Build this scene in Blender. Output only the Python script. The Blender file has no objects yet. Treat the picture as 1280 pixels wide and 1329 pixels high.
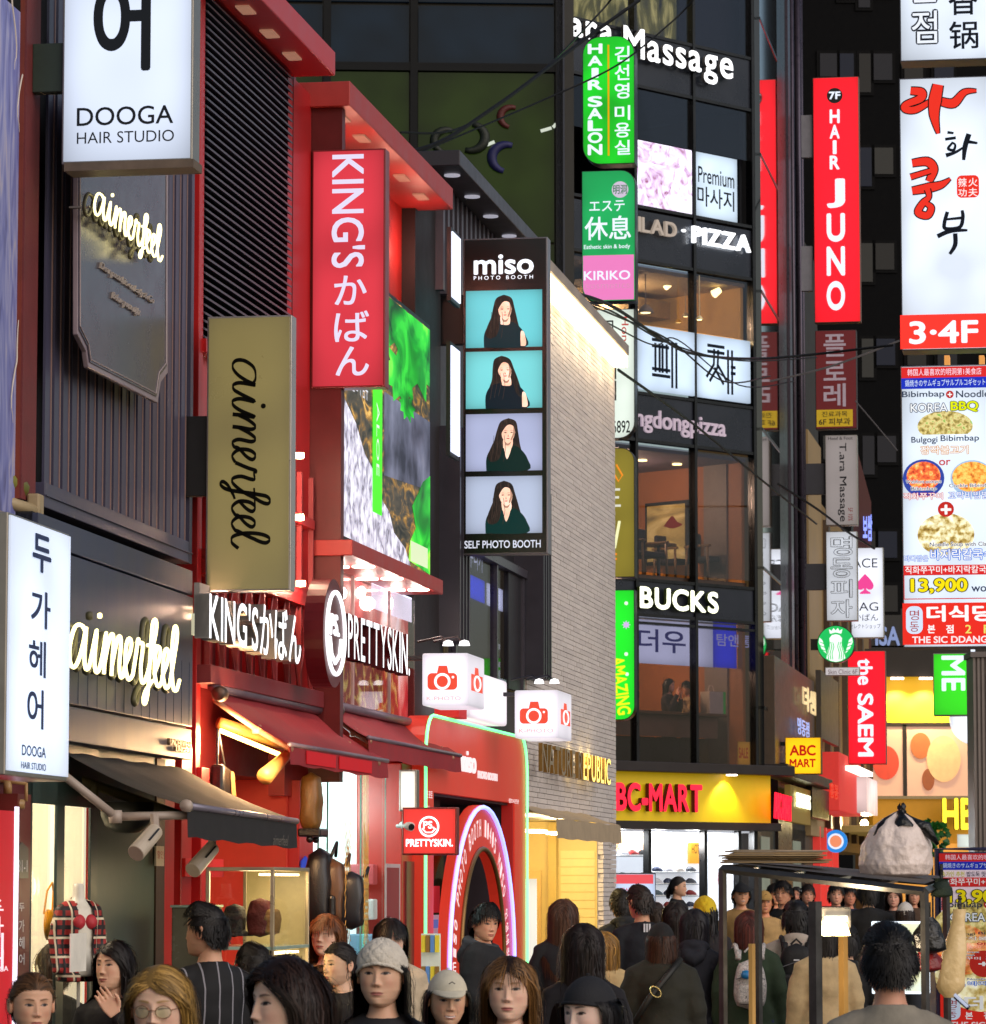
import bpy, math, random
from mathutils import Vector, Matrix, noise as mn
import numpy as np
random.seed(7); np.random.seed(7)
SC = bpy.context.scene; COL = SC.collection
PI = math.pi
# ---------------------------------------------------------------- camera
FPX, CXP, CYP, HOR, CAMH = 5000.0, 640.0, 664.5, 1150.0, 1.85
pit = math.atan((HOR - CYP) / FPX)
cd = bpy.data.cameras.new('camera'); cam = bpy.data.objects.new('camera', cd); COL.objects.link(cam)
cam.location = (0, 0, CAMH); cam.rotation_euler = (PI / 2 + pit, 0, 0)
cd.sensor_fit = 'HORIZONTAL'; cd.sensor_width = 36; cd.lens = 36 * FPX / 1280
cd.clip_start = .5; cd.clip_end = 600
cd.dof.use_dof = True; cd.dof.focus_distance = 24; cd.dof.aperture_fstop = 18
SC.camera = cam
# ---------------------------------------------------------------- world, sun, exposure
wd = bpy.data.worlds.new('World'); SC.world = wd; wd.use_nodes = True
nt = wd.node_tree; bg = nt.nodes['Background']
sk = nt.nodes.new('ShaderNodeTexSky'); sk.sky_type = 'NISHITA'; sk.sun_disc = False
sk.sun_elevation = math.radians(32); sk.sun_rotation = math.radians(160)
sk.air_density = 1.2; sk.dust_density = 2.0
nt.links.new(sk.outputs[0], bg.inputs[0]); bg.inputs[1].default_value = .068
sl = bpy.data.lights.new('sun', 'SUN'); sl.energy = 1.9; sl.angle = math.radians(65); sl.color = (1, .91, .86)
so = bpy.data.objects.new('sun', sl); COL.objects.link(so)
so.rotation_euler = Vector((-.74, .52, -.44)).to_track_quat('-Z', 'Y').to_euler()
SC.view_settings.view_transform = 'Standard'; SC.view_settings.look = 'None'
SC.view_settings.exposure = .0; SC.view_settings.gamma = 1.0; SC.view_settings.use_curve_mapping = False
SC.cycles.use_denoising = True; SC.cycles.max_bounces = 6; SC.cycles.diffuse_bounces = 3
SC.cycles.glossy_bounces = 4; SC.cycles.transparent_max_bounces = 12; SC.cycles.sample_clamp_indirect = 4
SC.cycles.caustics_reflective = False; SC.cycles.caustics_refractive = False

# ---------------------------------------------------------------- materials
def hx(s):
    s = s.lstrip('#'); r = []
    for i in (0, 2, 4):
        c = int(s[i:i + 2], 16) / 255
        r.append(c / 12.92 if c <= .04045 else ((c + .055) / 1.055) ** 2.4)
    return tuple(r)
_M = {}
def mat(key, col='#808080', rough=.6, metal=0.0, var=.15, scale=6.0, bump=0.0, bscale=80.0, emit=None, es=0.0, coat=0.0, stretch=None, evar=0.0, spec=.5, attr=None, dist=.01):
    if key in _M: return _M[key]
    m = bpy.data.materials.new(key); m.use_nodes = True; t = m.node_tree; N = t.nodes; L = t.links
    p = N['Principled BSDF']
    c = hx(col) if isinstance(col, str) else col
    p.inputs['Base Color'].default_value = (*c, 1); p.inputs['Roughness'].default_value = rough
    p.inputs['Metallic'].default_value = metal; p.inputs['Coat Weight'].default_value = coat
    p.inputs['Specular IOR Level'].default_value = spec
    tc = N.new('ShaderNodeTexCoord'); mp = N.new('ShaderNodeMapping'); L.new(tc.outputs['Object'], mp.inputs[0])
    if stretch: mp.inputs['Scale'].default_value = stretch
    if var > 0:
        n = N.new('ShaderNodeTexNoise'); n.inputs['Scale'].default_value = scale; n.inputs['Detail'].default_value = 6
        n.inputs['Roughness'].default_value = .65; L.new(mp.outputs[0], n.inputs['Vector'])
        r = N.new('ShaderNodeMapRange'); r.inputs[1].default_value = .3; r.inputs[2].default_value = .7
        r.inputs[3].default_value = 1 - var; r.inputs[4].default_value = 1 + var * .6; L.new(n.outputs[0], r.inputs[0])
        mx = N.new('ShaderNodeMix'); mx.data_type = 'RGBA'; mx.blend_type = 'MULTIPLY'; mx.inputs[0].default_value = 1
        L.new(r.outputs[0], mx.inputs[7])
        if attr:
            a = N.new('ShaderNodeAttribute'); a.attribute_name = attr; L.new(a.outputs[0], mx.inputs[6])
        else: mx.inputs[6].default_value = (*c, 1)
        L.new(mx.outputs[2], p.inputs['Base Color'])
        r2 = N.new('ShaderNodeMapRange'); r2.inputs[3].default_value = max(.03, rough - .12); r2.inputs[4].default_value = min(1, rough + .12)
        L.new(n.outputs[0], r2.inputs[0]); L.new(r2.outputs[0], p.inputs['Roughness'])
    elif attr:
        a = N.new('ShaderNodeAttribute'); a.attribute_name = attr; L.new(a.outputs[0], p.inputs['Base Color'])
    if bump > 0:
        b = N.new('ShaderNodeBump'); b.inputs['Strength'].default_value = bump; b.inputs['Distance'].default_value = dist
        n2 = N.new('ShaderNodeTexNoise'); n2.inputs['Scale'].default_value = bscale; n2.inputs['Detail'].default_value = 4
        L.new(mp.outputs[0], n2.inputs['Vector']); L.new(n2.outputs[0], b.inputs['Height']); L.new(b.outputs[0], p.inputs['Normal'])
    if emit is not None:
        e = hx(emit) if isinstance(emit, str) else emit
        p.inputs['Emission Color'].default_value = (*e, 1); p.inputs['Emission Strength'].default_value = es
        if evar > 0:     # tubes behind an acrylic face: uneven glow
            n3 = N.new('ShaderNodeTexNoise'); n3.inputs['Scale'].default_value = 1.6; n3.inputs['Detail'].default_value = 1
            L.new(tc.outputs['Object'], n3.inputs['Vector'])
            r3 = N.new('ShaderNodeMapRange'); r3.inputs[1].default_value = .3; r3.inputs[2].default_value = .7
            r3.inputs[3].default_value = es * (1 - evar); r3.inputs[4].default_value = es * (1 + evar)
            L.new(n3.outputs[0], r3.inputs[0]); v = r3.outputs[0]; sx = N.new('ShaderNodeSeparateXYZ'); L.new(tc.outputs['Generated'], sx.inputs[0])
            def mt(op, a, b):
                q = N.new('ShaderNodeMath'); q.operation = op
                for i, w in enumerate((a, b)):
                    if hasattr(w, 'links'): L.new(w, q.inputs[i])
                    else: q.inputs[i].default_value = w
                return q.outputs[0]
            for ax in (0, 2):   # the tubes end short of the box edges
                u = mt('ABSOLUTE', mt('SUBTRACT', mt('MULTIPLY', sx.outputs[ax], 2.0), 1.0), 0); v = mt('MULTIPLY', v, mt('SUBTRACT', 1.04, mt('MULTIPLY', mt('POWER', u, 5.0), .34)))
            L.new(v, p.inputs['Emission Strength'])
    _M[key] = m; return m
def lit(col, es=1.0, evar=.15):          # illuminated acrylic face / print on it: it glows more than it reflects
    return mat(f'lit_{col}_{es}_{evar}', tuple(c * .12 for c in hx(col)), rough=.35, var=0, emit=col, es=es, evar=evar, spec=.2)
def paint(col, rough=.5, var=.15, bump=0): return mat(f'paint_{col}_{rough}', col, rough=rough, var=var, bump=bump)
def glassmat(key, tint='#ffffff', refl=.12, dark=0.0):
    if key in _M: return _M[key]
    m = bpy.data.materials.new(key); m.use_nodes = True; t = m.node_tree; N = t.nodes; L = t.links
    N.remove(N['Principled BSDF']); out = N['Material Output']
    tr = N.new('ShaderNodeBsdfTransparent'); tr.inputs[0].default_value = (*hx(tint), 1)
    gl = N.new('ShaderNodeBsdfGlossy'); gl.inputs['Roughness'].default_value = .02
    ms = N.new('ShaderNodeMixShader'); lw = N.new('ShaderNodeLayerWeight'); lw.inputs[0].default_value = .25
    mr = N.new('ShaderNodeMapRange'); mr.inputs[3].default_value = refl; mr.inputs[4].default_value = min(1, refl + .22)
    L.new(lw.outputs['Fresnel'], mr.inputs[0]); L.new(mr.outputs[0], ms.inputs[0])
    L.new(tr.outputs[0], ms.inputs[1]); L.new(gl.outputs[0], ms.inputs[2]); L.new(ms.outputs[0], out.inputs[0])
    _M[key] = m; return m
def ramp_mat(key, stops, scale=8, detail=6, rough=.5, emit=0, stretch=(1, 1, 1), kind='noise', dist=0.0):
    """colour picked from a ramp by noise / voronoi: prints, food pictures, foliage pictures"""
    if key in _M: return _M[key]
    m = bpy.data.materials.new(key); m.use_nodes = True; t = m.node_tree; N = t.nodes; L = t.links
    p = N['Principled BSDF']; p.inputs['Roughness'].default_value = rough
    tc = N.new('ShaderNodeTexCoord'); mp = N.new('ShaderNodeMapping'); mp.inputs['Scale'].default_value = stretch
    L.new(tc.outputs['Object'], mp.inputs[0])
    if kind == 'vor':
        n = N.new('ShaderNodeTexVoronoi'); n.inputs['Scale'].default_value = scale; o = n.outputs['Color']
        sx = N.new('ShaderNodeSeparateColor'); L.new(o, sx.inputs[0]); o = sx.outputs[0]
    elif kind == 'wave':
        n = N.new('ShaderNodeTexWave'); n.inputs['Scale'].default_value = scale; n.inputs['Distortion'].default_value = dist
        n.inputs['Detail'].default_value = detail; o = n.outputs[1]
    else:
        n = N.new('ShaderNodeTexNoise'); n.inputs['Scale'].default_value = scale; n.inputs['Detail'].default_value = detail
        n.inputs['Distortion'].default_value = dist; o = n.outputs[0]
    L.new(mp.outputs[0], n.inputs['Vector'])
    cr = N.new('ShaderNodeValToRGB'); e = cr.color_ramp.elements
    for i, (pos, c) in enumerate(stops):
        el = e[i] if i < 2 else e.new(pos)
        el.position = pos; el.color = (*hx(c), 1)
    L.new(o, cr.inputs[0]); L.new(cr.outputs[0], p.inputs['Base Color'])
    if emit: L.new(cr.outputs[0], p.inputs['Emission Color']); p.inputs['Emission Strength'].default_value = emit
    _M[key] = m; return m

# ---------------------------------------------------------------- frames: pixel <-> plane
_up = Vector((0, -math.sin(pit), math.cos(pit))); _fw = Vector((0, math.cos(pit), math.sin(pit))); _C = Vector((0, 0, CAMH))
def ray(px, py): return _fw + Vector((1, 0, 0)) * ((px - CXP) / FPX) + _up * (-(py - CYP) / FPX)
def at_depth(px, py, z):
    d = ray(px, py); return _C + d * (z / d.y)
class Fr:
    """a vertical wall plane: x runs along it (reading direction), y into it, z up"""
    def __init__(s, ox, oy, ang):
        s.O = Vector((ox, oy, 0)); s.ang = ang; s.a = Vector((math.cos(ang), math.sin(ang), 0)); s.i = Vector((-math.sin(ang), math.cos(ang), 0))
    def w(s, x, y, z): return s.O + s.a * x + s.i * y + Vector((0, 0, z))
    def pt(s, px, py, y=0.0):
        d = ray(px, py); t = (s.O + s.i * y - _C).dot(s.i) / d.dot(s.i); P = _C + d * t - s.O
        return P.dot(s.a), (_C + d * t).z
    def rect(s, x0, y0, x1, y1, y=0.0):
        a, z1 = s.pt(x0, y0, y); b, _ = s.pt(x1, (y0 + y1) / 2, y); _, z0 = s.pt(x0, y1, y)
        return a, b, min(z0, z1), max(z0, z1)
TH = math.atan(.162)
def blade_frame(px, py, z, ang=-TH):
    P = at_depth(px, py, z); return Fr(P.x, P.y, ang)

class T:
    """a thing: an Empty at its base; parts are added in frame coordinates"""
    def __init__(s, name, label=None, cat=None, fr=None, b=(0, 0, 0), group=None, kind=None):
        s.f = fr or Fr(0, 0, 0); s.b = Vector(b)
        s.o = bpy.data.objects.new(name, None); COL.objects.link(s.o); s.o.empty_display_size = .1
        s.o.location = s.f.w(*b); s.o.rotation_euler = (0, 0, s.f.ang)
        tag(s.o, label, cat, group, kind)
def tag(o, label=None, cat=None, group=None, kind=None):
    if label: o['label'] = label
    if cat: o['category'] = cat
    if group: o['group'] = group
    if kind: o['kind'] = kind
    return o
class MB:
    def __init__(s): s.V = []; s.F = []
    def add(s, v, f):
        n = len(s.V); s.V += [tuple(q) for q in v]; s.F += [tuple(i + n for i in q) for q in f]; return s
    def box(s, x0, x1, y0, y1, z0, z1):
        return s.add([(x, y, z) for x in (x0, x1) for y in (y0, y1) for z in (z0, z1)],
            [(0, 1, 3, 2), (4, 6, 7, 5), (0, 4, 5, 1), (2, 3, 7, 6), (0, 2, 6, 4), (1, 5, 7, 3)])
    def prism(s, pts, y0, y1):       # polygon in x,z (counter-clockwise seen from -y) extruded along y
        n = len(pts); v = [(x, y0, z) for x, z in pts] + [(x, y1, z) for x, z in pts]
        return s.add(v, [tuple(range(n)), tuple(range(2 * n - 1, n - 1, -1))] + [(i, i + n, (i + 1) % n + n, (i + 1) % n) for i in range(n)])
    def quad(s, *p): return s.add(p, [tuple(range(len(p)))])
    def tube(s, pts, r, n=8, cap=True):
        pts = [Vector(p) for p in pts]; k = len(pts); rs = r if hasattr(r, '__len__') else [r] * k; V = []; F = []
        up = None
        for i, p in enumerate(pts):
            t = (pts[min(i + 1, k - 1)] - pts[max(i - 1, 0)]).normalized()
            if up is None: up = Vector((0, 0, 1)) if abs(t.z) < .9 else Vector((1, 0, 0))
            u = (up - t * up.dot(t))
            u = u.normalized() if u.length > 1e-5 else t.orthogonal().normalized()
            w = t.cross(u); up = u
            for j in range(n):
                a = 2 * PI * j / n; V.append(p + (u * math.cos(a) + w * math.sin(a)) * rs[i])
        for i in range(k - 1):
            for j in range(n): F.append((i * n + j, i * n + (j + 1) % n, (i + 1) * n + (j + 1) % n, (i + 1) * n + j))
        if cap: F.append(tuple(range(n - 1, -1, -1))); F.append(tuple((k - 1) * n + j for j in range(n)))
        return s.add(V, F)
    def lathe(s, prof, c=(0, 0, 0), n=20, axis='z'):
        V = []; F = []; k = len(prof); c = Vector(c)
        for r, h in prof:
            for j in range(n):
                a = 2 * PI * j / n
                q = {'z': (r * math.cos(a), r * math.sin(a), h), 'y': (r * math.cos(a), h, r * math.sin(a)), 'x': (h, r * math.cos(a), r * math.sin(a))}[axis]
                V.append(c + Vector(q))
        for i in range(k - 1):
            for j in range(n): F.append((i * n + j, i * n + (j + 1) % n, (i + 1) * n + (j + 1) % n, (i + 1) * n + j))
        F.append(tuple(range(n - 1, -1, -1))); F.append(tuple((k - 1) * n + j for j in range(n)))
        return s.add(V, F)
    def grid(s, P):                 # P[i][j] rows of points
        n, m = len(P), len(P[0])
        return s.add([p for r in P for p in r], [(i * m + j, i * m + j + 1, (i + 1) * m + j + 1, (i + 1) * m + j) for i in range(n - 1) for j in range(m - 1)])
    def build(s, name, m, t=None, parent=None, smooth=False, bevel=0, label=None, kind=None):
        b = t.b if t is not None else Vector((0, 0, 0))
        me = bpy.data.meshes.new(name); me.from_pydata([(v[0] - b.x, v[1] - b.y, v[2] - b.z) for v in s.V], [], s.F)
        for q in (m if isinstance(m, (list, tuple)) else [m]): me.materials.append(q)
        if smooth: me.polygons.foreach_set('use_smooth', [True] * len(me.polygons))
        me.update(); o = bpy.data.objects.new(name, me); COL.objects.link(o)
        o.parent = parent if parent is not None else (t.o if t is not None else None)
        if bevel:
            md = o.modifiers.new('bevel', 'BEVEL'); md.width = bevel; md.segments = 2; md.limit_method = 'ANGLE'; md.harden_normals = False
        if label: o['label'] = label
        if kind: o['kind'] = kind
        return o
def bx(t, name, m, x0, x1, y0, y1, z0, z1, parent=None, bevel=0, **k): return MB().box(x0, x1, y0, y1, z0, z1).build(name, m, t, parent, bevel=bevel, **k)
def copies(o, offs):
    r = [o]
    for d in offs:
        c = o.copy(); COL.objects.link(c); c.parent = o.parent; c.location = o.location + Vector(d); r.append(c)
    return r

# ---------------------------------------------------------------- lettering
_TX = {}; _TS = bpy.data.scenes.new('tmp')
def glyphs(s, bold=0.0, shear=0.0, spacing=1.0):
    """triangulated outline of a word; weight is added by layering shifted copies a hair apart"""
    k = (s, round(bold, 4), shear, spacing)
    if k in _TX: return _TX[k]
    if bold > 0:
        V0, F0, B0 = glyphs(s, 0, shear, spacing); V, F, B = [V0], list(F0), list(B0); n = len(V0)
        for j in range(8 if bold > .02 else 4):
            a = 2 * PI * j / (8 if bold > .02 else 4) + PI / 4; c = V0.copy(); c[:, 0] += bold * math.cos(a); c[:, 1] += bold * math.sin(a); c[:, 2] = j + 1; V.append(c); o = n * (j + 1)
            F += [tuple(i + o for i in f) for f in F0]; B += [(p + o, q + o) for p, q in B0]
        _TX[k] = (np.vstack(V), F, B); return _TX[k]
    f = bpy.data.curves.new('t', 'FONT'); f.body = s; f.size = 1; f.resolution_u = 9 if len(s) <= 2 else 4; f.shear = shear; f.space_character = spacing
    o = bpy.data.objects.new('t', f); _TS.collection.objects.link(o)
    _TS.view_layers[0].update(); dg = _TS.view_layers[0].depsgraph; me = bpy.data.meshes.new_from_object(o.evaluated_get(dg))
    V = np.empty(len(me.vertices) * 3); me.vertices.foreach_get('co', V); V = V.reshape(-1, 3); V[:, 2] = 0
    F = [tuple(p.vertices) for p in me.polygons]; E_ = set()
    for q in F:
        for i in range(len(q)): E_.add((q[i], q[(i + 1) % len(q)]))
    B = [e for e in E_ if (e[1], e[0]) not in E_]
    bpy.data.objects.remove(o); bpy.data.curves.remove(f); bpy.data.meshes.remove(me)
    _TX[k] = (V, F, B); return _TX[k]
def txt(t, s, m, cx, cz, w, h, y=0.0, d=.004, rot=0, bold=0.0, grow=0.0, shear=0.0, name='lettering', parent=None, mirror=False, spacing=1.0, build=True, mbx=None, side=None):
    kj = any(0x3000 < ord(c) < 0xa000 for c in s); hg = any(ord(c) >= 0xac00 for c in s); bold = min(bold * .5, .014 if kj else .025 if hg else .032)
    V0, F, B = glyphs(s, bold, shear, spacing)
    if len(V0) == 0: return None
    lo, hi = V0[:, :2].min(0), V0[:, :2].max(0)
    V = V0
    if grow: V, F, B = glyphs(s, bold + grow, shear, spacing)
    mid = (lo + hi) / 2; sz = np.maximum(hi - lo, 1e-6)
    W, H = (w, h) if rot % 180 == 0 else (h, w)
    U = (V[:, :2] - mid) / sz * np.array([W, H])
    a = math.radians(rot); c, sn = math.cos(a), math.sin(a)
    X = U[:, 0] * c - U[:, 1] * sn + cx; Z = U[:, 0] * sn + U[:, 1] * c + cz; Yl = y - d - V[:, 2] * .00015
    n = len(X); v = [(X[i], Yl[i], Z[i]) for i in range(n)]; mb = MB()
    if d > .003: mb.add(v + [(X[i], y, Z[i]) for i in range(n)], F + [(q, p, p + n, q + n) for p, q in B])
    else: mb.add(v, F)
    o = mb.build(name, m if side is None else [m, side], t, parent)
    if side is not None and d > .003: o.data.polygons.foreach_set('material_index', [0 if i < len(F) else 1 for i in range(len(o.data.polygons))])
    return o
def rtxt(t, s, m, px, y=0.0, **k):      # text filling a pixel rectangle measured on the thing's plane
    x0, x1, z0, z1 = t.f.rect(*px, y=y); return txt(t, s, m, (x0 + x1) / 2, (z0 + z1) / 2, x1 - x0, z1 - z0, y=y, **k)
def rbox(t, name, m, px, y0, y1, parent=None, **k):   # box whose front (y0) fills a pixel rectangle
    x0, x1, z0, z1 = t.f.rect(*px, y=y0); return bx(t, name, m, x0, x1, y0, y1, z0, z1, parent, **k)
def letters(t, s, m, px, y=0.0, d=.03, bold=.02, gap=.12, side=None, name='letter', ym=None):
    """raised channel letters, each an object of its own, spread over a pixel rectangle"""
    x0, x1, z0, z1 = t.f.rect(*px, y=y if ym is None else ym); ws = []
    capV = glyphs('H', bold * .5)[0]; ch = capV[:, 1].max() - capV[:, 1].min(); base = capV[:, 1].min(); g = []
    for c in s:
        if c == ' ': g.append(None); ws.append(.3); continue
        V = glyphs(c, bold * .5)[0]; lo, hi = V.min(0), V.max(0); g.append((lo, hi)); ws.append(hi[0] - lo[0] + gap * ch)
    tot = sum(ws) - gap * ch; k = (x1 - x0) / tot; kz = (z1 - z0) / ch; x = x0; out = []
    for c, q, w in zip(s, g, ws):
        if q is not None:
            lo, hi = q; cw = (hi[0] - lo[0]) * k; zz0 = z0 + (lo[1] - base) * kz; zz1 = z0 + (hi[1] - base) * kz
            o = txt(t, c, m, x + cw / 2, (zz0 + zz1) / 2, cw, zz1 - zz0, y=y, d=d, bold=bold, name=name, side=side); out.append(o)
        x += w * k
    return out
def rrect(x0, x1, z0, z1, r, n=6, corners=(1, 1, 1, 1)):   # ccw from bottom-left
    P = []
    for (cx, cz, a0, on) in ((x0, z0, PI, corners[0]), (x1, z0, -PI / 2, corners[1]), (x1, z1, 0, corners[2]), (x0, z1, PI / 2, corners[3])):
        if not on: P.append((cx, cz)); continue
        ox = cx + (r if cx == x0 else -r); oz = cz + (r if cz == z0 else -r)
        for i in range(n + 1):
            a = a0 + PI / 2 * i / n; P.append((ox + r * math.cos(a), oz + r * math.sin(a)))
    return P
def ell(cx, cz, rx, rz, n=28): return [(cx + rx * math.cos(2 * PI * i / n), cz + rz * math.sin(2 * PI * i / n)) for i in range(n)]
def catmull(P, n=6):
    P = [np.array(p, float) for p in P]; Q = [P[0]] + P + [P[-1]]; R = []
    for i in range(1, len(Q) - 2):
        for j in range(n):
            u = j / n; a, b, c, d = Q[i - 1:i + 3]
            R.append(.5 * ((2 * b) + (-a + c) * u + (2 * a - 5 * b + 4 * c - d) * u * u + (-a + 3 * b - 3 * c + d) * u ** 3))
    R.append(P[-1]); return R
# one-stroke script word
_e = lambda x: [(x, .3), (x + .25, .62), (x + .36, .9), (x + .22, 1.04), (x + .06, .78), (x + .03, .3), (x + .22, .0), (x + .45, .14)]
SCRIPT = [
    [(.82, .9), (.6, 1.04), (.28, .92), (.06, .5), (.06, .12), (.25, -.02), (.5, .2), (.72, .62), (.86, 1.0), (.78, .35), (.84, .04), (1.0, .06), (1.16, .4),
     (1.4, 1.0), (1.3, .35), (1.36, .02), (1.52, .05), (1.7, .4), (1.9, 1.0), (1.84, .5), (1.8, .0)],
    [(1.82, .25), (2.0, .72), (2.2, 1.02), (2.3, .85), (2.24, .4), (2.2, 0)],
    [(2.22, .25), (2.42, .75), (2.6, 1.02), (2.7, .85), (2.62, .3), (2.7, .02), (2.85, .08)] + _e(2.92) ,
    [(3.37, .14), (3.55, .7), (3.66, 1.12), (3.72, .98), (3.9, 1.0), (3.92, .85), (3.82, .4), (3.88, .04), (4.05, .05), (4.35, .55), (4.62, 1.35), (4.72, 1.95), (4.62, 2.15),
     (4.48, 1.9), (4.4, 1.1), (4.3, .2), (4.2, -.6), (4.06, -.95), (3.98, -.75), (4.1, -.35), (4.35, .0), (4.55, .12)],
    [(4.2, .98), (4.8, 1.04)],
    _e(4.6)[0:] + _e(5.1) + [(5.6, .3), (5.85, 1.0), (5.98, 1.75), (5.92, 2.1), (5.8, 2.05), (5.7, 1.5), (5.66, .6), (5.76, .06), (5.95, .0), (6.15, .3)],
]
def script_word(t, m, x0, x1, zb, xh, y, r, name='neon_tube', rot=False, flat=False, parent=None, dot=True, xb=None):
    k = (x1 - x0) / 6.15; mb = MB()
    def mp(p):
        p = (p[0], p[1] if 0 <= p[1] <= 1 else 1 + (p[1] - 1) * .6 if p[1] > 1 else p[1] * .55)
        if rot: return (xb + p[1] * xh, y, x0 + p[0] * k)    # reads downwards
        return (x0 + p[0] * k, y, zb + p[1] * xh)
    for st in SCRIPT: 
        q = catmull(st, 5)
        if flat:
            P = [mp(c) for c in q]; L = []; Rr = []
            for i, c in enumerate(P):
                d = Vector(P[min(i + 1, len(P) - 1)]) - Vector(P[max(i - 1, 0)]); d.y = 0; d.normalize()
                wv = r * (.55 + .75 * abs(d.z if not rot else d.x))
                L.append((c[0] - d.z * wv, y, c[2] + d.x * wv)); Rr.append((c[0] + d.z * wv, y, c[2] - d.x * wv))
            mb.grid([L, Rr])
        else: mb.tube([mp(c) for c in q], r, 6)
    if dot:
        c = mp((1.55, 1.62)); 
        if flat: mb.prism(ell(c[0], c[2], r * 1.7, r * 1.7, 10), y, y + .001)
        else: mb.lathe([(r * 1.2, -r), (r * 1.5, 0), (r * 1.2, r)], c, 8, 'y')
    return mb.build(name, m, t, parent, smooth=not flat)
def spot(t, loc, target, energy, color=(1, .8, .55), size=60, r=.03, name='lamp_light'):
    l = bpy.data.lights.new(name, 'SPOT'); l.energy = energy; l.color = color; l.spot_size = math.radians(size); l.spot_blend = .6; l.shadow_soft_size = r
    o = bpy.data.objects.new(name, l); COL.objects.link(o); o.location = loc
    o.rotation_euler = (Vector(target) - Vector(loc)).to_track_quat('-Z', 'Y').to_euler(); return o
def bulb(loc, energy, color=(1, .8, .55), r=.05, name='lamp_light'):
    l = bpy.data.lights.new(name, 'POINT'); l.energy = energy; l.color = color; l.shadow_soft_size = r
    o = bpy.data.objects.new(name, l); COL.objects.link(o); o.location = loc; return o
# ================================================================ setting
L = Fr(-5.09, 0, PI / 2 - TH)
LA = Fr(-4.534, 0, PI / 2 - math.atan(.136))
BLK = paint('#15151a', .45); WHT = lit('#f4f8ff', 1.15)
g = T('ground'); o = MB().quad((-80, -10, 0), (80, -10, 0), (80, 260, 0), (-80, 260, 0)).build('paving', mat('paving', '#4a4744', rough=.55, var=.35, scale=1.5, bump=.4, bscale=30), g); o.parent = None; bpy.data.objects.remove(g.o); o.name = 'ground'; tag(o, kind='structure')

# ================================================================ far left: banner wall
t = T('corner_building', 'purple building face with printed feather banner, leftmost on the street', 'building', LA, (16.9, .3, 0))
rbox(t, 'wall', mat('lilacwall', '#4c4a66', var=.3, scale=2), (-60, -60, 46, 1260), .06, 1.2)
feather = ramp_mat('feather_print', [(.25, '#4d4a72'), (.45, '#6f72a8'), (.6, '#8f8fb4'), (.74, '#b8a9a6'), (.9, '#d9cfca')], scale=3.2, detail=9, stretch=(3.0, 1, .55), dist=2.2, emit=.10)
b = rbox(t, 'banner', feather, (-60, -60, 34, 655), .03, .05)
for i in range(12):
    x0 = 16.95 + random.random() * .8; z0 = 3.4 + i * .27; k = random.choice((-1, 1)); P = [(x0 + k * .1 * j / 8 * (1 + .3 * math.sin(j)), .026 - .001 * i, z0 - .05 * j + .02 * math.sin(j * 1.3)) for j in range(12)]
    MB().tube(P, [.001 + .003 * math.sin(j / 11 * PI) for j in range(12)], 5).build('feather_quill', mat('quill', '#b9ab9c', emit='#b9ab9c', es=.25), t, b)
rbox(t, 'post', mat('rustpost', '#6e2a2a', var=.2, bump=.2), (36, -60, 50, 650), -.0, .02)
rbox(t, 'post', mat('rustedge', '#7a2f1c', var=.2), (33, -60, 36, 650), .01, .03)
rbox(t, 'lower_panel', mat('beigepanel', '#8a7a78', rough=.4), (-60, 640, 14, 1010), .0, .05)
rbox(t, 'panel_joint', BLK, (-60, 872, 14, 874), -.004, .03)
rbox(t, 'base_panel', mat('dkred', '#5b1518'), (-60, 1010, 38, 1420), .02, .05)

t = T('folded_awning', 'small folded olive awning arms beside the purple banner', 'awning', LA, (17.3, -.2, 3.2))
for (a, b_, r, c) in (((-10, 598), (16, 610), .02, '#8b8a3c'), ((-10, 612), (28, 636), .045, '#7b7a38'), ((-10, 632), (30, 645), .018, '#a08c86'), ((-12, 645), (48, 664), .03, '#a3906e')):
    p = at_depth(*a, 17.4); q = at_depth(*b_, 17.6); lo = lambda P: ((P - LA.O).dot(LA.a), (P - LA.O).dot(LA.i), P.z)
    MB().tube([lo(p), lo(q)], r, 10).build('awning_arm', mat('arm' + c, c, rough=.45), t, smooth=True)
p = lo(at_depth(45, 655, 17.6)); bx(t, 'elbow_joint', mat('arm#a3906e', '#a3906e'), p[0] - .03, p[0] + .06, p[1] - .03, p[1] + .03, p[2] - .05, p[2] + .05, bevel=.01)

# ================================================================ lingerie shop building
LP = '#474456'
SL = mat('slat_paint', '#444258', rough=.4, var=.2, scale=3, stretch=(1, 1, .3)); DK = mat('recess_black', '#0c0c10', var=.2)
SLT = mat('slat_edge', '#8c6f68', rough=.4)
t = T('lingerie_shop_building', 'grey slatted shop facade with dark lower fascia behind the cursive neon word', 'building', LA, (18, 0, 0)); LB = t
rbox(t, 'wall', DK, (46, -80, 250, 990), .12, 1.0)
xa, _ = LA.pt(57, 650); xb, _ = LA.pt(243, 700)
zt = LA.pt(60, -80)[1]; zb = LA.pt(62, 628)[1]; zbb = LA.pt(55, 658)[1]
n = 18; st = (xb - xa) / n
s0 = MB().box(xa, xa + st * .58, .0, .012, zb, zt).build('slat', SL, t)
e0 = MB().box(xa + st * .565, xa + st * .63, -.004, .01, zb, zt).build('slat_edge', SLT, t, s0); e0.parent = s0
for i in range(1, n):
    c = s0.copy(); COL.objects.link(c); c.parent = t.o; c.location.x += st * i
    d = e0.copy(); COL.objects.link(d); d.parent = c
bx(t, 'lower_rail', SL, xa - .02, xb + .06, -.01, .11, zbb, zb, bevel=.004)
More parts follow.
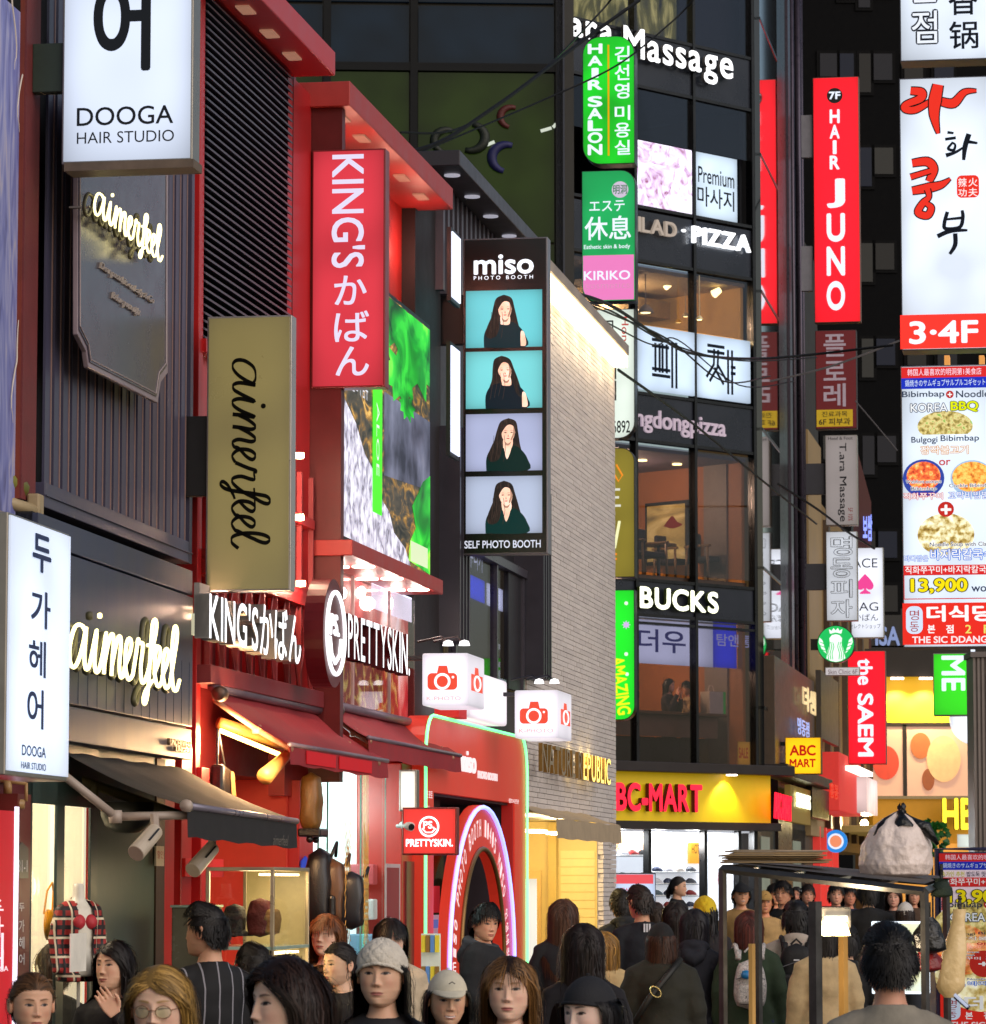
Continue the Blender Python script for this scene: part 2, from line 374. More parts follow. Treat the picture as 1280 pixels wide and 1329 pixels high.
bx(t, 'rail_bead', SL, xa - .02, xb + .06, -.02, .0, zbb + (zb - zbb) * .45, zbb + (zb - zbb) * .5)
bx(t, 'end_stile', SL, xb + .0, xb + .07, -.012, .03, zbb, zt)
PN = mat('fascia_panel', '#363d54', rough=.42, var=.3, scale=1.4, stretch=(3, 1, .5))
x0, _ = LA.pt(50, 700, -.08); x1, _ = LA.pt(250, 760, -.08)
z1 = LA.pt(55, 665, -.08)[1]; z2 = LA.pt(55, 706, -.08)[1]; z3 = LA.pt(84, 914, -.08)[1]; z4 = LA.pt(84, 963, -.08)[1]
for i, (za, zc) in enumerate(((z1, z2), (z2, z3), (z3, z4))):
    bx(t, 'fascia_panel', PN, x0, x1, -.08 - .004 * (i % 2), .12, zc + .006, za - .006, bevel=.004)
bx(t, 'fascia_core', DK, x0, x1 - .01, -.05, .12, z4 + .01, z1)
x = x0
while x < x1:   # vertical drip marks / seams
    bx(t, 'seam', mat('seamline', '#343a50'), x, x + .003, -.0855, -.079, z3 + .01, z3 + .35); x += .19
# shop front below
GR = mat('green_column', '#4d5a52', rough=.5, var=.12, scale=2)
xx = lambda p, y=0: LA.pt(p, 1100, y)[0]
bx(t, 'column', GR, xx(128), xx(203), .01, .05, 0, z4 + .02)
bx(t, 'side_pier', mat('brownpier', '#3b2a22'), xx(203), xx(214), .0, .04, 0, z4)
SHOP = mat('shopwall', '#d8cfa8', emit='#fff0d0', es=.8, var=.1)  # shop walls get a glow of their own in place of room light
bx(t, 'interior_wall', SHOP, xx(124), xx(127), .06, 1.4, 0, z4 - .12)
bx(t, 'interior_ceiling', SHOP, xx(30) - .3, xx(128), .2, 1.15, z4 - .12, z4 - .1)
FRM = mat('window_frame', '#33423c', rough=.4)
for p0, p1 in ((38, 42), (74, 84), (118, 127)): bx(t, 'window_frame', FRM, xx(p0), xx(p1), .0, .015, .1, z4 - .12, bevel=.004)
bx(t, 'window_frame', FRM, xx(38), xx(127), .0, .015, LA.pt(40, 1042)[1], z4)
SG = glassmat('shopglass', '#fffdf8', .03)
bx(t, 'glass_pane', SG, xx(42), xx(74), .035, .045, .2, LA.pt(40, 1042)[1]); bx(t, 'glass_pane', SG, xx(86), xx(118), .035, .045, .2, LA.pt(40, 1042)[1])
MB().tube([(xx(123), .75 - .05 * i + .12 * math.sin(i * .9) * (i > 5), 1.98 + .08 * math.cos(i * .7)) for i in range(10)], .006, 6).build('wall_scroll', mat('scroll', '#b7a77a'), t, smooth=True)
bulb(LA.w(xx(60), .5, 2.2), 40, (1, .84, .66), .15)
# hanging and displayed lingerie
for (px, py, c, n_) in ((62, 1200, '#f0a000', 'yellow'), (74, 1205, '#2c2638', 'dark purple')):
    x, z = LA.pt(px, py, .12); q = T('bra', f'{n_} bra hanging in the lit shop window', 'bra', LA, (x, .12, z))
    for k in (-1, 1):
        MB().lathe([(.075 * math.cos(a), .055 * math.sin(a)) for a in [i * PI / 2 / 6 for i in range(7)]][::-1], (x + k * .085, .14, z), 14, 'y').build('cup', mat('bra' + c, c, rough=.5), q, smooth=True).scale = (1, -1, 1)
        MB().tube([(x + k * .08, .12, z + .05), (x + k * .06, .11, z + .16), (x, .1, z + .2)], .005, 5).build('strap', mat('bra' + c, c), q)
x, z = LA.pt(100, 1165, -.15)
plaid = mat('plaid', '#8f2422')
if plaid.node_tree:
    N = plaid.node_tree.nodes; Lk = plaid.node_tree.links; tc = N.new('ShaderNodeTexCoord'); sx = N.new('ShaderNodeSeparateXYZ'); Lk.new(tc.outputs['Object'], sx.inputs[0])
    def band(o_, f, th):
        a = N.new('ShaderNodeMath'); a.operation = 'MULTIPLY'; a.inputs[1].default_value = f; Lk.new(o_, a.inputs[0])
        b2 = N.new('ShaderNodeMath'); b2.operation = 'FRACT'; Lk.new(a.outputs[0], b2.inputs[0])
        c2 = N.new('ShaderNodeMath'); c2.operation = 'LESS_THAN'; c2.inputs[1].default_value = th; Lk.new(b2.outputs[0], c2.inputs[0]); return c2.outputs[0]
    col = None
    for o_, f, th, c in ((sx.outputs[2], 14, .45, '#241a1c'), (sx.outputs[0], 16, .4, '#241a1c'), (sx.outputs[2], 7, .12, '#e6d6b8'), (sx.outputs[0], 8, .1, '#e6d6b8')):
        mx = N.new('ShaderNodeMix'); mx.data_type = 'RGBA'; Lk.new(band(o_, f, th), mx.inputs[0])
        if col is None: mx.inputs[6].default_value = (*hx('#a02a26'), 1)
        else: Lk.new(col, mx.inputs[6])
        mx.inputs[7].default_value = (*hx(c), 1); col = mx.outputs[2]
    Lk.new(col, N['Principled BSDF'].inputs['Base Color'])
k = z - 1.55
q = T('price_card', 'white price card leaning on the mannequin in plaid', 'card', LA, (x, -.32, 1.15 + k)); rbox(q, 'card', mat('cardwhite', '#efe9dc'), (92, 1212, 112, 1262), -.34, -.335)

# plaque with notched corners
t = T('notched_plaque', 'grey purple plaque with notched corners and fine cream script on the slatted wall', 'sign', LA, (19, -.1, 5))
def plq(ins, y): 
    P = [LA.pt(a, b, y) for a, b in ((101, 120), (101, 434), (112, 456), (115, 477), (205, 523), (209, 496), (218, 484), (219, 150))]
    cx = sum(p[0] for p in P) / 8; cz = sum(p[1] for p in P) / 8
    return [(p[0] + (ins if p[0] < cx else -ins), p[1] + (ins if p[1] < cz else -ins)) for p in P]
MB().prism(plq(0, -.14), -.14, -.115).build('frame', mat('plq_edge', '#8f8088', rough=.35), t, bevel=.004)
MB().prism(plq(.03, -.146), -.146, -.14).build('field', mat('plq', '#4f4a58', rough=.25, var=.12, metal=.3), t)
mbq = MB(); P = plq(.045, -.148); P.append(P[0]); mbq.tube([(a, -.148, b) for a, b in P], .003, 5); mbq.build('inner_line', mat('plq_line', '#b0a0a0'), t)
CRM = mat('cream_script', '#a89c96')
for s_, r_ in (("Dear pastel is on Lady & Co", (128, 339, 198, 351)), ("Before you tonight", (144, 378, 180, 390))): rtxt(t, s_, CRM, r_, y=-.147, d=.012, shear=.35)

NEO = mat('neon_warm', '#fff2b0', emit='#fff0a8', es=2.8, var=0); NBK = mat('neon_back', '#4a4630', rough=.5)
for (lab, pa, pb, pyb, xhp, yy) in (('small warm neon cursive word on the notched plaque', 122, 211, 276, 30, -.24), ('large warm neon cursive word on the lower grey fascia', 89, 233, 864, 56, -.2)):
    xa, zb_ = LA.pt(pa, pyb, yy); xb = LA.pt(pb, pyb + 30, yy)[0]; zt_ = LA.pt(pa, pyb - xhp, yy)[1]
    t = T('neon_word_sign', lab, 'sign', LA, (xa, yy, zb_)); xh = zt_ - zb_
    script_word(t, NEO, xa, xb, zb_, xh, yy, .0062 if xhp < 40 else .0095)
    script_word(t, NBK, xa, xb, zb_, xh, yy + .05, .009 if xhp < 40 else .015, name='back_channel')
    for i in range(7):
        x_ = xa + (xb - xa) * (i + .4) / 7; MB().tube([(x_, yy + .04, zb_ + xh * .4), (x_, -.1, zb_ + xh * .4)], .006, 6).build('standoff', mat('steel', '#9a958c', metal=.8, rough=.3), t)
t = T('small_letter_sign', 'tiny metal letters reading underwear at the low right corner of the grey fascia', 'sign', LA, (21, -.1, 2.4))
rtxt(t, 'UNDERWEAR', mat('bronze', '#7c6a55', metal=.6, rough=.4), (217, 958, 246, 967), y=-.09, d=.015, bold=.02); rtxt(t, 'LINGERIE', mat('bronze'), (225, 969, 246, 975), y=-.09, d=.015, bold=.02)

# lit boxes of the hair studio
TXD = lit('#2d3138', .25, 0); STL = mat('box_alu', '#9a958e', metal=.7, rough=.35)
def signbox(lab, px, z, depth=.18, face='#e8f2ff', es=1.1, frame=STL, ang=-TH, inset=.012, bracket=None, name='blade_sign', group=None, r=0, corners=(1, 1, 1, 1), fm=None, bm=None):
    f = blade_frame((px[0] + px[2]) / 2, px[1], z, ang); x0, x1, z0, z1 = f.rect(*px)
    t = T(name, lab, 'sign', f, ((x0 + x1) / 2, depth / 2, z0), group)
    fm = fm or lit(face, es)
    if r:
        MB().prism(rrect(x0, x1, z0, z1, r, corners=corners), .004, depth).build('case', frame, t, bevel=.004)
        MB().prism(rrect(x0 + inset, x1 - inset, z0 + inset, z1 - inset, r * .93, corners=corners), -.006, .004).build('face', fm, t)
    else:
        bx(t, 'case', frame, x0, x1, .004, depth, z0, z1, bevel=.005); bx(t, 'face', fm, x0 + inset, x1 - inset, -.006, .004, z0 + inset, z1 - inset)
    if bracket:
        for (q0, q1, q2, q3) in bracket:
            a0, a1, b0, b1 = f.rect(q0, q1, q2, q3, depth * .4); bx(t, 'bracket', bm or BLK, a0, a1, depth * .25, depth * .75, b0, b1, bevel=.004)
    t.px = lambda r_: r_; t.y = -.006
    return t
t = signbox('lit white hair studio box at top left above the small neon word', (83, -120, 251, 213), 17.5, .14, '#dfeaff', 1.0, bracket=[(44, 58, 83, 121)], bm=mat('bracket_green', '#2a3a30', var=.3))
for s_, r_, b_ in (('어', (122, -30, 196, 94), .05), ('DOOGA', (100, 140, 225, 164), .018), ('HAIR STUDIO', (100, 172, 226, 187), 0)): rtxt(t, s_, TXD, r_, y=-.006, d=.002, bold=b_)
rbox(t, 'bottom_rail', mat('rusty_rail', '#6a5a4a', rough=.6, var=.4), (83, 211, 251, 222), .0, .17)
# facade-parallel lower box
t = T('hair_studio_box', 'tall lit white hair studio box at lower left with vertical korean word', 'sign', LA, (17.9, -.4, 2.2))
yy = -.42; x0, x1, z0, z1 = LA.rect(12, 664, 90, 1000, yy)
bx(t, 'case', STL, x0, x1, yy + .004, yy + .2, z0 - .02, z1, bevel=.006); bx(t, 'face', mat('litbox', '#dde6f5', emit='#c8dcf8', es=.8, var=0, evar=.35), x0 + .01, x1 - .01, yy - .004, yy + .005, z0 + .0, z1 - .012)
for s_, r_, b_ in (('두', (42, 690, 66, 740), .05), ('가', (40, 763, 65, 812), .04), ('헤', (37, 828, 59, 876), .04), ('어', (35, 892, 56, 944), .04), ('DOOGA', (28, 966, 59, 980), .03), ('HAIR STUDIO', (27, 988, 59, 997), .01)):
    rtxt(t, s_, mat('navy_print', '#1b2440', emit='#2a3860', es=.4, var=0), r_, y=yy - .004, d=.002, bold=b_)
# red signboard at the bottom left
t = T('red_signboard', 'standing red signboard with white light strip at the bottom left corner', 'sign', LA, (17.6, -.2, 0))
rbox(t, 'board', mat('redboard', '#a31522', emit='#d01020', es=.55, var=.1), (-60, 1047, 21, 1440), -.1, .0)
rbox(t, 'side', mat('maroon_side', '#6e2a24', rough=.4), (23, 1030, 38, 1440), -.09, .1)
rbox(t, 'light_strip', lit('#f3e8ff', 2.0, 0), (20.4, 1047, 22.6, 1440), -.105, -.1)
for s_, y0, y1 in (('두', 1172, 1183), ('가', 1194, 1210), ('헤', 1216, 1232), ('어', 1238, 1253)):
    rtxt(t, s_, mat('whiteprint', '#e0dcd8'), (24, y0, 31, y1), y=-.092, d=.002, bold=.02); rtxt(t, s_, lit('#ffe8f0', 1, 0), (-22, y0 - 4, 4, y1 + 8), y=-.1, d=.002, bold=.03)
rtxt(t, 'DOOGA', lit('#ffe8f0', 1, 0), (-22, 1256, 10, 1263), y=-.1, d=.002, bold=.03)
t = T('address_plate', 'small house shaped number plate on the maroon side of the red signboard', 'plate', LA, (17.9, -.1, 1.9))
P = [LA.pt(a, b, -.1) for a, b in ((21.5, 1140), (37, 1140), (37, 1101), (29, 1093), (21.5, 1101))]
MB().prism(P, -.1, -.092).build('plate', mat('plate_grey', '#6b6458', metal=.4, rough=.35), t); rtxt(t, '31-1', mat('whiteprint'), (23, 1116, 35, 1132), y=-.1, d=.002)
t = T('wall_lamp', 'beige bracket lamp above the red signboard', 'lamp', LA, (17.3, -.3, 2.3))
for (a, b_, r) in (((-5, 1012), (34, 1016), .012), ((10, 1014), (10, 1030), .02), ((34, 1016), (34, 1040), .008), ((-10, 1042), (32, 1044), .022)):
    MB().tube([lo(at_depth(*a, 17.2)), lo(at_depth(*b_, 17.2))], r, 8).build('tube', mat('arm_beige', '#b08a58', rough=.4), t, smooth=True)

# black retractable awning
AW = mat('awning_black', '#1c1a1c', rough=.8, var=.2, bump=.15, bscale=400); ARM = mat('arm_paint', '#a8988c', rough=.4, var=.1)
def loF(f, px, py, z): P = at_depth(px, py, z); return ((P - f.O).dot(f.a), (P - f.O).dot(f.i), P.z)
t = T('black_awning', 'black retractable awning with beige folding arms over the lingerie shop', 'awning', LA, (19, 0, 2.1))
A0 = (*[LA.pt(80, 975, -.02)[0]], -.02, LA.pt(80, 975, -.02)[1]); A1 = (LA.pt(250, 998, -.02)[0], -.02, LA.pt(240, 1000, -.02)[1])
B0 = loF(LA, 243, 1046, 18.1); yf = B0[1]; B1x, B1z = LA.pt(385, 1066, yf); B1 = (B1x, yf, B1z)
A1 = (B1x, -.02, A0[2])
def cloth(Pa, Pb, Pc, Pd, n=14, k=10, sag=.02):
    G = []
    for i in range(k + 1):
        u = i / k; a = Vector(Pa).lerp(Vector(Pd), u); b = Vector(Pb).lerp(Vector(Pc), u)
        G.append([tuple(a.lerp(b, j / n) - Vector((0, 0, sag * math.sin(u * PI) + .006 * math.sin(j * 1.9 + u * 3)))) for j in range(n + 1)])
    return MB().grid(G)
cloth(A0, A1, B1, B0).build('canopy', AW, t, smooth=True)
dz = LA.pt(243, 1090, yf)[1] - LA.pt(243, 1049, yf)[1]
cloth(B0, B1, (B1[0], B1[1] - .004, B1[2] + dz), (B0[0], B0[1] - .004, B0[2] + dz), sag=0).build('valance', AW, t, smooth=True)
MB().tube([B0, B1], .017, 10).build('front_bar', mat('bar_lilac', '#8d8592', metal=.5, rough=.3), t, smooth=True)
MB().tube([B0, (B0[0] - .03, B0[1], B0[2])], .03, 12).build('end_cap', ARM, t, smooth=True)
rtxt(t, 'aimerfeel', mat('valance_print', '#6a645c'), (354, 1083, 374, 1097), y=yf - .006, d=.002, shear=.3)
e0 = loF(LA, 85, 1008, 17.9); e1 = loF(LA, 150, 1060, 18.1); e2 = loF(LA, 243, 1058, 18.15)
MB().tube([e0, e1], .022, 8).build('lower_arm', ARM, t, smooth=True); MB().tube([e1, e2], .02, 8).build('upper_arm', ARM, t, smooth=True)
MB().lathe([(.03, -.03), (.035, 0), (.03, .03)], e1, 12).build('elbow_joint', ARM, t, smooth=True)
f0 = loF(LA, 80, 1004, 18.6); f1 = loF(LA, 120, 1018, 18.8); f2 = loF(LA, 232, 1058, 19.0)
MB().tube([f0, f1, f2], .025, 8).build('far_arm', mat('arm_olive', '#9a9466', rough=.4), t, smooth=True)
MB().tube([f1, (f1[0], f1[1], f1[2] - .06)], .03, 8).build('motor', mat('arm_olive'), t)
for i, (px, py, z) in enumerate(((188, 1090, 18.0), (262, 1112, 19.4))):
    q = T('spotlight', ('white cylindrical spotlight hanging under the near awning arm', 'white cylindrical spotlight under the awning beside the glass cabinet')[i], 'spotlight', LA, loF(LA, px, py - 24, z), 'awning spotlights')
    a = Vector(loF(LA, px + 14, py - 12, z)); b_ = Vector(loF(LA, px - 12, py + 18, z - .15))
    MB().tube([a, b_], [.038, .042], 18).build('housing', mat('spot_white', '#b8aa98', rough=.4), q, smooth=False, bevel=.004)
    for k in range(4): 
        dv = Vector((.032 * math.cos(k * .5 + 2.6), -.037 * abs(math.sin(k * .5 + 1.0)), .02)); MB().tube([a.lerp(b_, .12) + dv, a.lerp(b_, .6) + dv], .004, 4).build('vent_slot', BLK, q)
    MB().tube([tuple(a), loF(LA, px + 12, py - 34, z)], .02, 8).build('stem', ARM, q)
q = T('dome_lamp', 'dark dome lamp under the black awning', 'lamp', LA, loF(LA, 165, 1075, 18.8))
MB().lathe([(.005, -.07), (.06, -.065), (.11, -.03), (.13, .02), (.13, .08)], loF(LA, 165, 1063, 18.8), 20).build('shade', mat('domedark', '#33342e', rough=.35), q, smooth=True)

# gold blade sign
t = signbox('gold blade sign with sideways cursive black word on a black bracket', (269, 411, 378, 768), 20.9, .12, fm=mat('goldface', '#857e66', rough=.3, metal=.3, var=.05, scale=1.2, emit='#a89650', es=.36, evar=.3), frame=mat('gold_alu', '#b0aaa8', metal=.6, rough=.3), bracket=[(228, 541, 269, 645)])
f = t.f; x0, z0 = f.pt(308, 466); _, z9 = f.pt(308, 712); xbse = f.pt(302, 600)[0]; xtop = f.pt(331, 600)[0]
script_word(t, lit('#17140f', .02, 0), z0, z9, 0, (xtop - xbse), -.008, .0085, name='lettering', rot=True, flat=True, xb=xbse)
for o_ in [c for c in t.o.children if c.name.startswith('lettering')]: pass
# ================================================================ red bag shop
RED = mat('red_paint', '#a6181b', rough=.38, var=.15, scale=2.5); RED2 = mat('red_bright', '#bb1d20', rough=.35, var=.12, scale=2); RDK = mat('red_dark', '#5a0e12', rough=.45, var=.2)
def spans(f, p0, p1, y=0): return f.pt(p0, 800, y)[0], f.pt(p1, 800, y)[0]
t = T('bag_shop_building', 'red facade with black louvres and trusses above the red bag shop awning', 'building', L, (22, 0, 0)); KB = t
x0, x1 = spans(L, 251, 401)
bx(t, 'wall', RDK, x0, x1, .1, 1.2, 2.5, LA.pt(250, -120)[1])
bx(t, 'corner_post', RED2, x0, x0 + .1, -.02, .1, 2.4, 7.4, bevel=.004)
zt = L.pt(375, 95)[1]; zb = L.pt(255, 436)[1]; xa = x0 + .11; xe = L.pt(373, 300)[0]
LV = mat('louvre', '#54505c', rough=.45, var=.15, scale=4, stretch=(.3, 1, 1))
bx(t, 'louvre_backing', mat('recess_black'), xa, xe, .06, .1, zb, zt)
k = 44; dz = (zt - zb) / k
s0 = MB().add([(xa, -.03, zb), (xe, -.03, zb), (xe, .05, zb + dz * .9), (xa, .05, zb + dz * .9), (xa, -.03, zb + .012), (xe, -.03, zb + .012), (xe, .05, zb + dz * .9 + .012), (xa, .05, zb + dz * .9 + .012)],
    [(0, 1, 2, 3), (7, 6, 5, 4), (0, 4, 5, 1), (1, 5, 6, 2), (2, 6, 7, 3), (3, 7, 4, 0)]).build('slat', LV, t)
copies(s0, [(0, 0, dz * i) for i in range(1, k)])
bx(t, 'louvre_sill', RED2, xa - .02, xe + .1, -.04, .1, zb - .08, zb - .005)
# red wall right of the louvres and its pipe
bx(t, 'upper_wall', RED, xe, x1, -.0, .1, 2.4, zt)
bx(t, 'wall_groove', RDK, xe + .14, xe + .15, -.004, .0, 2.6, zt)
# roof hood
fx1 = L.pt(415, 80, -.2)[0]; fz1 = L.pt(414, 64, -.2)[1]
bx(t, 'hood', RED2, x0 - 1.5, L.pt(375, 95)[0] + .12, -.27, .4, zt, zt + .15, bevel=.006)
for i, (px, py) in enumerate(((327, 19), (358, 50), (387, 80))):
    x, z = L.pt(px - 8, py, -.13); bx(t, 'downlight', mat('downlight_dim', '#8a6a5a', emit='#c08a70', es=.5, var=0), x - .1, x + .1, -.17, -.09, zt - .012, zt - .001)
# panels and trusses
bx(t, 'red_panel', RED2, xa, xe, .02, .08, L.pt(258, 540)[1], zb - .08)
zA = L.pt(262, 735, -.06)[1]; zB = L.pt(255, 860, -.06)[1]; zB2 = L.pt(255, 884, -.06)[1]
zC = L.pt(262, 548, -.06)[1]
x2 = L.pt(392, 800)[0]
nb = 8; st = (x2 - xa) / nb; TR = mat('truss_paint', '#8a3034', rough=.45, var=.12)
beam = [bx(t, 'beam', RED, xa, x2, -.08, .0, z - .03, z + .03, bevel=.003) for z in (zC - .3, zC - .75, zA, zB + .62)]
bx(t, 'floor_beam', mat('beam_dusty', '#7c2a30', rough=.5), xa - .1, x1 + .0, -.1, .08, zB2, zB, bevel=.004)
for i in range(nb + 1):
    x = xa + st * i
    bx(t, 'mullion', TR, x - .012, x + .012, -.07, -.04, zB, zC, bevel=0)
    bx(t, 'wall_strip', (RED2, RED)[i % 2], x + st * .45, x + st * .75, .06, .1, zB, zC + .5)
    if i < nb:
        for (z0_, z1_) in ((zB, zB + .6), (zA, zC - .75)):
            MB().tube([(x, -.05, z1_), (x + st, -.05, z0_)], .006, 5).build('brace', TR, t); MB().tube([(x + st, -.055, z1_), (x, -.055, z0_)], .006, 5).build('brace', TR, t)
for i, (px, py) in enumerate(((248, 795), (380, 758), (378, 672), (378, 592))):
    x, z = L.pt(px + 6, py, -.1); P = L.w(x, -.15, z); 
    MB().lathe([(.0, -.02), (.03, -.015), (.03, .02)], (x, -.12, z), 12).build('uplight', mat('bulb_warm', '#fff0c8', emit='#ffd8a0', es=6, var=0), t); bulb(P, 16, (1, .62, .42), .04)
# posts at street level
for p0, p1, m_ in ((212, 228, RED2), (236, 248, RED), (252, 262, RED2), (380, 398, RED2)):
    a0, a1 = spans(L if p0 > 250 else LA, p0, p1); f_ = L if p0 > 250 else LA
    if p0 > 250: bx(t, 'post', m_, a0, a1, -.05, .06, 0, 2.5, bevel=.004)
    else:
        q0 = LA.w(a0, 0, 0); q1 = LA.w(a1, 0, 0); r0 = (q0 - L.O).dot(L.a); r1 = (q1 - L.O).dot(L.a); bx(t, 'post', m_, r0, r1, -.02, .1, 0, 2.6, bevel=.004)
a0, a1 = spans(L, 262, 380)
bx(t, 'interior_wall', mat('bagshop_wall', '#c23a2a', rough=.5, var=.1, emit='#ff3a22', es=.08), a0, a1, .7, .75, 0, 2.5)  # faint red glow put into the wall for the warm shop light
bx(t, 'interior_end', mat('bagshop_wall'), a1 - .06, a1 - .02, .02, .8, 0, 2.5); bx(t, 'ledge', RED2, a0 - .5, a0 + .4, -.04, .0, 1.9, 2.0)

t = T('bag_shop_lettering', 'white lit raised letters of the red bag shop above its awning', 'sign', L, (22.5, -.15, 3.1))
RET = mat('letter_return', '#8d8a88', rough=.4, metal=.3, var=.1); LW = mat('letter_white', '#ffffff', emit='#f2f8ff', es=1.2, var=0)
# the word steps along the facade: a steady height in 3D
letters(t, "KING'Sかばん", LW, (272, 770, 391, 828), y=-.2, ym=-.28, d=.08, bold=.03, gap=.16, name='letter', side=RET)
rbox(t, 'lamp_box', mat('lampbox', '#c8c4a8', emit='#f2ecc8', es=.5, var=0), (258, 796, 272, 824), -.17, -.13)
rbox(t, 'bracket', mat('greyplate', '#8f8884'), (259, 756, 272, 796), -.16, -.13)

# red awnings
AR = mat('awning_red', '#98252c', rough=.75, var=.18, bump=.1, bscale=300); ARL = mat('awning_lit', '#8c1018', rough=.8, emit='#d00818', es=.5, var=.1)
RL = mat('roller', '#7c6c78', metal=.4, rough=.4); ORG = mat('arm_tan', '#b08468', rough=.4)
def awning(lab, pa, pb_x, pc, zc, pd_x, drop, win=False):
    t = T('red_awning', lab, 'awning', L, (L.pt(*pa)[0], 0, 2.1), 'red shop awnings')
    xa, za = L.pt(*pa); xb = L.pt(pb_x, pa[1])[0]
    C0 = loF(L, pc[0], pc[1], zc); xC = L.pt(pd_x, pc[1] + 30, C0[1])[0]; C1 = (xC, C0[1], C0[2])
    cloth((xa, -.04, za), (xb, -.04, za), C1, C0, sag=.015).build('canopy', AR, t, smooth=True)
    cloth(C0, C1, (C1[0], C1[1] - .006, C1[2] - drop), (C0[0], C0[1] - .006, C0[2] - drop), sag=0).build('valance', AR, t, smooth=True)
    if win:
        for (u0, u1) in ((.14, .42), (.46, .8)):
            x0_ = C0[0] + (C1[0] - C0[0]) * u0; x1_ = C0[0] + (C1[0] - C0[0]) * u1
            bx(t, 'glowing_patch', ARL, x0_, x1_, C0[1] - .014, C0[1] - .009, C0[2] - drop * .85, C0[2] - drop * .2)
    MB().tube([C0, C1], .014, 8).build('front_bar', RL, t, smooth=True)
    MB().tube([(xa, -.06, za + .02), (xb, -.06, za + .02)], .03, 10).build('roller', RL, t, smooth=True)
    for u in (.02, .9):
        a = Vector((xa + (xb - xa) * u, -.06, za - .05)); c = Vector(C0).lerp(Vector(C1), u) - Vector((0, 0, .03)); m = a.lerp(c, .5) + Vector((.08, 0, -.02))
        MB().tube([a, m, c], .018, 8).build('folding_arm', ORG, t, smooth=True); MB().lathe([(.025, -.025), (.03, 0), (.025, .025)], m, 10).build('elbow_joint', ORG, t, smooth=True)
    x, z = xa + .02, za - .02; MB().lathe([(.03, -.05), (.045, -.03), (.045, .03), (.03, .05)], (x, -.1, z), 12, 'x').build('gearbox', mat('gearbox', '#55453c', metal=.5, rough=.4), t, smooth=True)
    return C0, C1
awning('red awning with two glowing patches in its valance, over the bag shop', (262, 896), 402, (376, 966), 21.9, 503, .115, True)
a2 = awning('plain dark red awning over the cosmetics shop, beside the black gabled building', (417, 918), 549, (478, 957), 24.6, 598, .125)
t = T('tube_lamp', 'bright warm tube lamp under the glowing red awning', 'lamp', L, loF(L, 325, 960, 22.3))
a = loF(L, 286, 948, 21.9); b_ = loF(L, 362, 979, 22.2)
MB().tube([a, b_], .014, 8).build('tube', mat('tube_glow', '#fff0c0', emit='#ffc860', es=9, var=0), t)
a = loF(L, 285, 938, 21.95); b_ = loF(L, 368, 966, 22.3); MB().tube([a, b_], .035, 10).build('reflector', mat('reflector', '#b88a50', rough=.35), t, smooth=True)
for px, py in ((300, 957), (345, 975)): bulb(at_depth(px, py + 6, 21.6), 34, (1, .6, .28), .08)
t = T('bullet_lamp', 'tan bullet lamp shade at the end of the warm tube', 'lamp', L, loF(L, 350, 998, 22))
MB().tube([loF(L, 372, 980, 22.2), loF(L, 344, 1008, 21.9)], [.03, .05], 14).build('shade', mat('reflector'), t, smooth=True)

# hanging bags
LEA = mat('black_leather', '#161214', rough=.35, var=.2, bump=.25, bscale=90)
t = T('handbag', 'black leather tote with fringe hanging by its strap under the bag shop awning', 'bag', L, loF(L, 288, 1035, 21.6))
c = loF(L, 287, 1015, 21.6)
G = MB().prism([(c[0] - .12, c[2] - .09), (c[0] + .1, c[2] - .12), (c[0] + .12, c[2] + .07), (c[0] - .10, c[2] + .1)], c[1] - .04, c[1] + .04).build('body', LEA, t, bevel=.02)
top = loF(L, 283, 947, 21.6)
for k in (-1, 1): MB().tube([(c[0] + k * .09, c[1], c[2] + .08), (top[0] + k * .01, top[1], top[2])], .007, 6).build('strap', LEA, t)
for i in range(9): MB().tube([(c[0] + .05 + i * .009, c[1] - .045, c[2] + .06 - .01 * (i % 3)), (c[0] + .07 + i * .012, c[1] - .05, c[2] - .12 + .02 * (i % 2))], .004, 4).build('fringe', mat('fringe_tan', '#9a7240'), t)
def bagmesh(t, c, w, h, d, m, lean=0, name='body', bumps=.012):
    V = []; nu, nv = 18, 12; G = []
    for i in range(nv + 1):
        v = i / nv; s = min(1, (math.sin(min(v, 1 - v) * PI) ** .2)) if 0 < v < 1 else .05; row = []
        for j in range(nu + 1):
            a = 2 * PI * j / nu; ca, sa = math.cos(a), math.sin(a); e = .55
            x = math.copysign(abs(ca) ** e, ca) * w / 2 * s * (1 - .2 * v); y = math.copysign(abs(sa) ** e, sa) * d / 2 * s
            n = mn.noise(Vector((x * 9 + c[0], y * 9, v * 5))) * bumps
            row.append((c[0] + x * (1 + n * 3) + lean * v * h, c[1] + y + n, c[2] + v * h))
        G.append(row)
    return MB().grid(G).build(name, m, t, smooth=True)
TAN = mat('tan_leather', '#7a5526', rough=.4, var=.25, bump=.3, bscale=60)
t = T('duffel_bag', 'tan hanging garment bag with black trim right of the red post', 'bag', L, loF(L, 405, 1080, 23))
c = loF(L, 404, 1081, 23); bagmesh(t, c, .23, .36, .12, TAN, -.02, bumps=.012); c2 = loF(L, 406, 1082, 22.95)
bx(t, 'trim', LEA, c2[0] - .11, c2[0] + .12, c2[1] - .07, c2[1] + .07, c2[2] - .02, c2[2] + .03, bevel=.012)
for k in (-1, 1): MB().lathe([(.012, -.02), (.022, 0), (.012, .02)], (c2[0] + k * .09, c2[1], c2[2] - .035), 10, 'x').build('wheel', LEA, t, smooth=True)
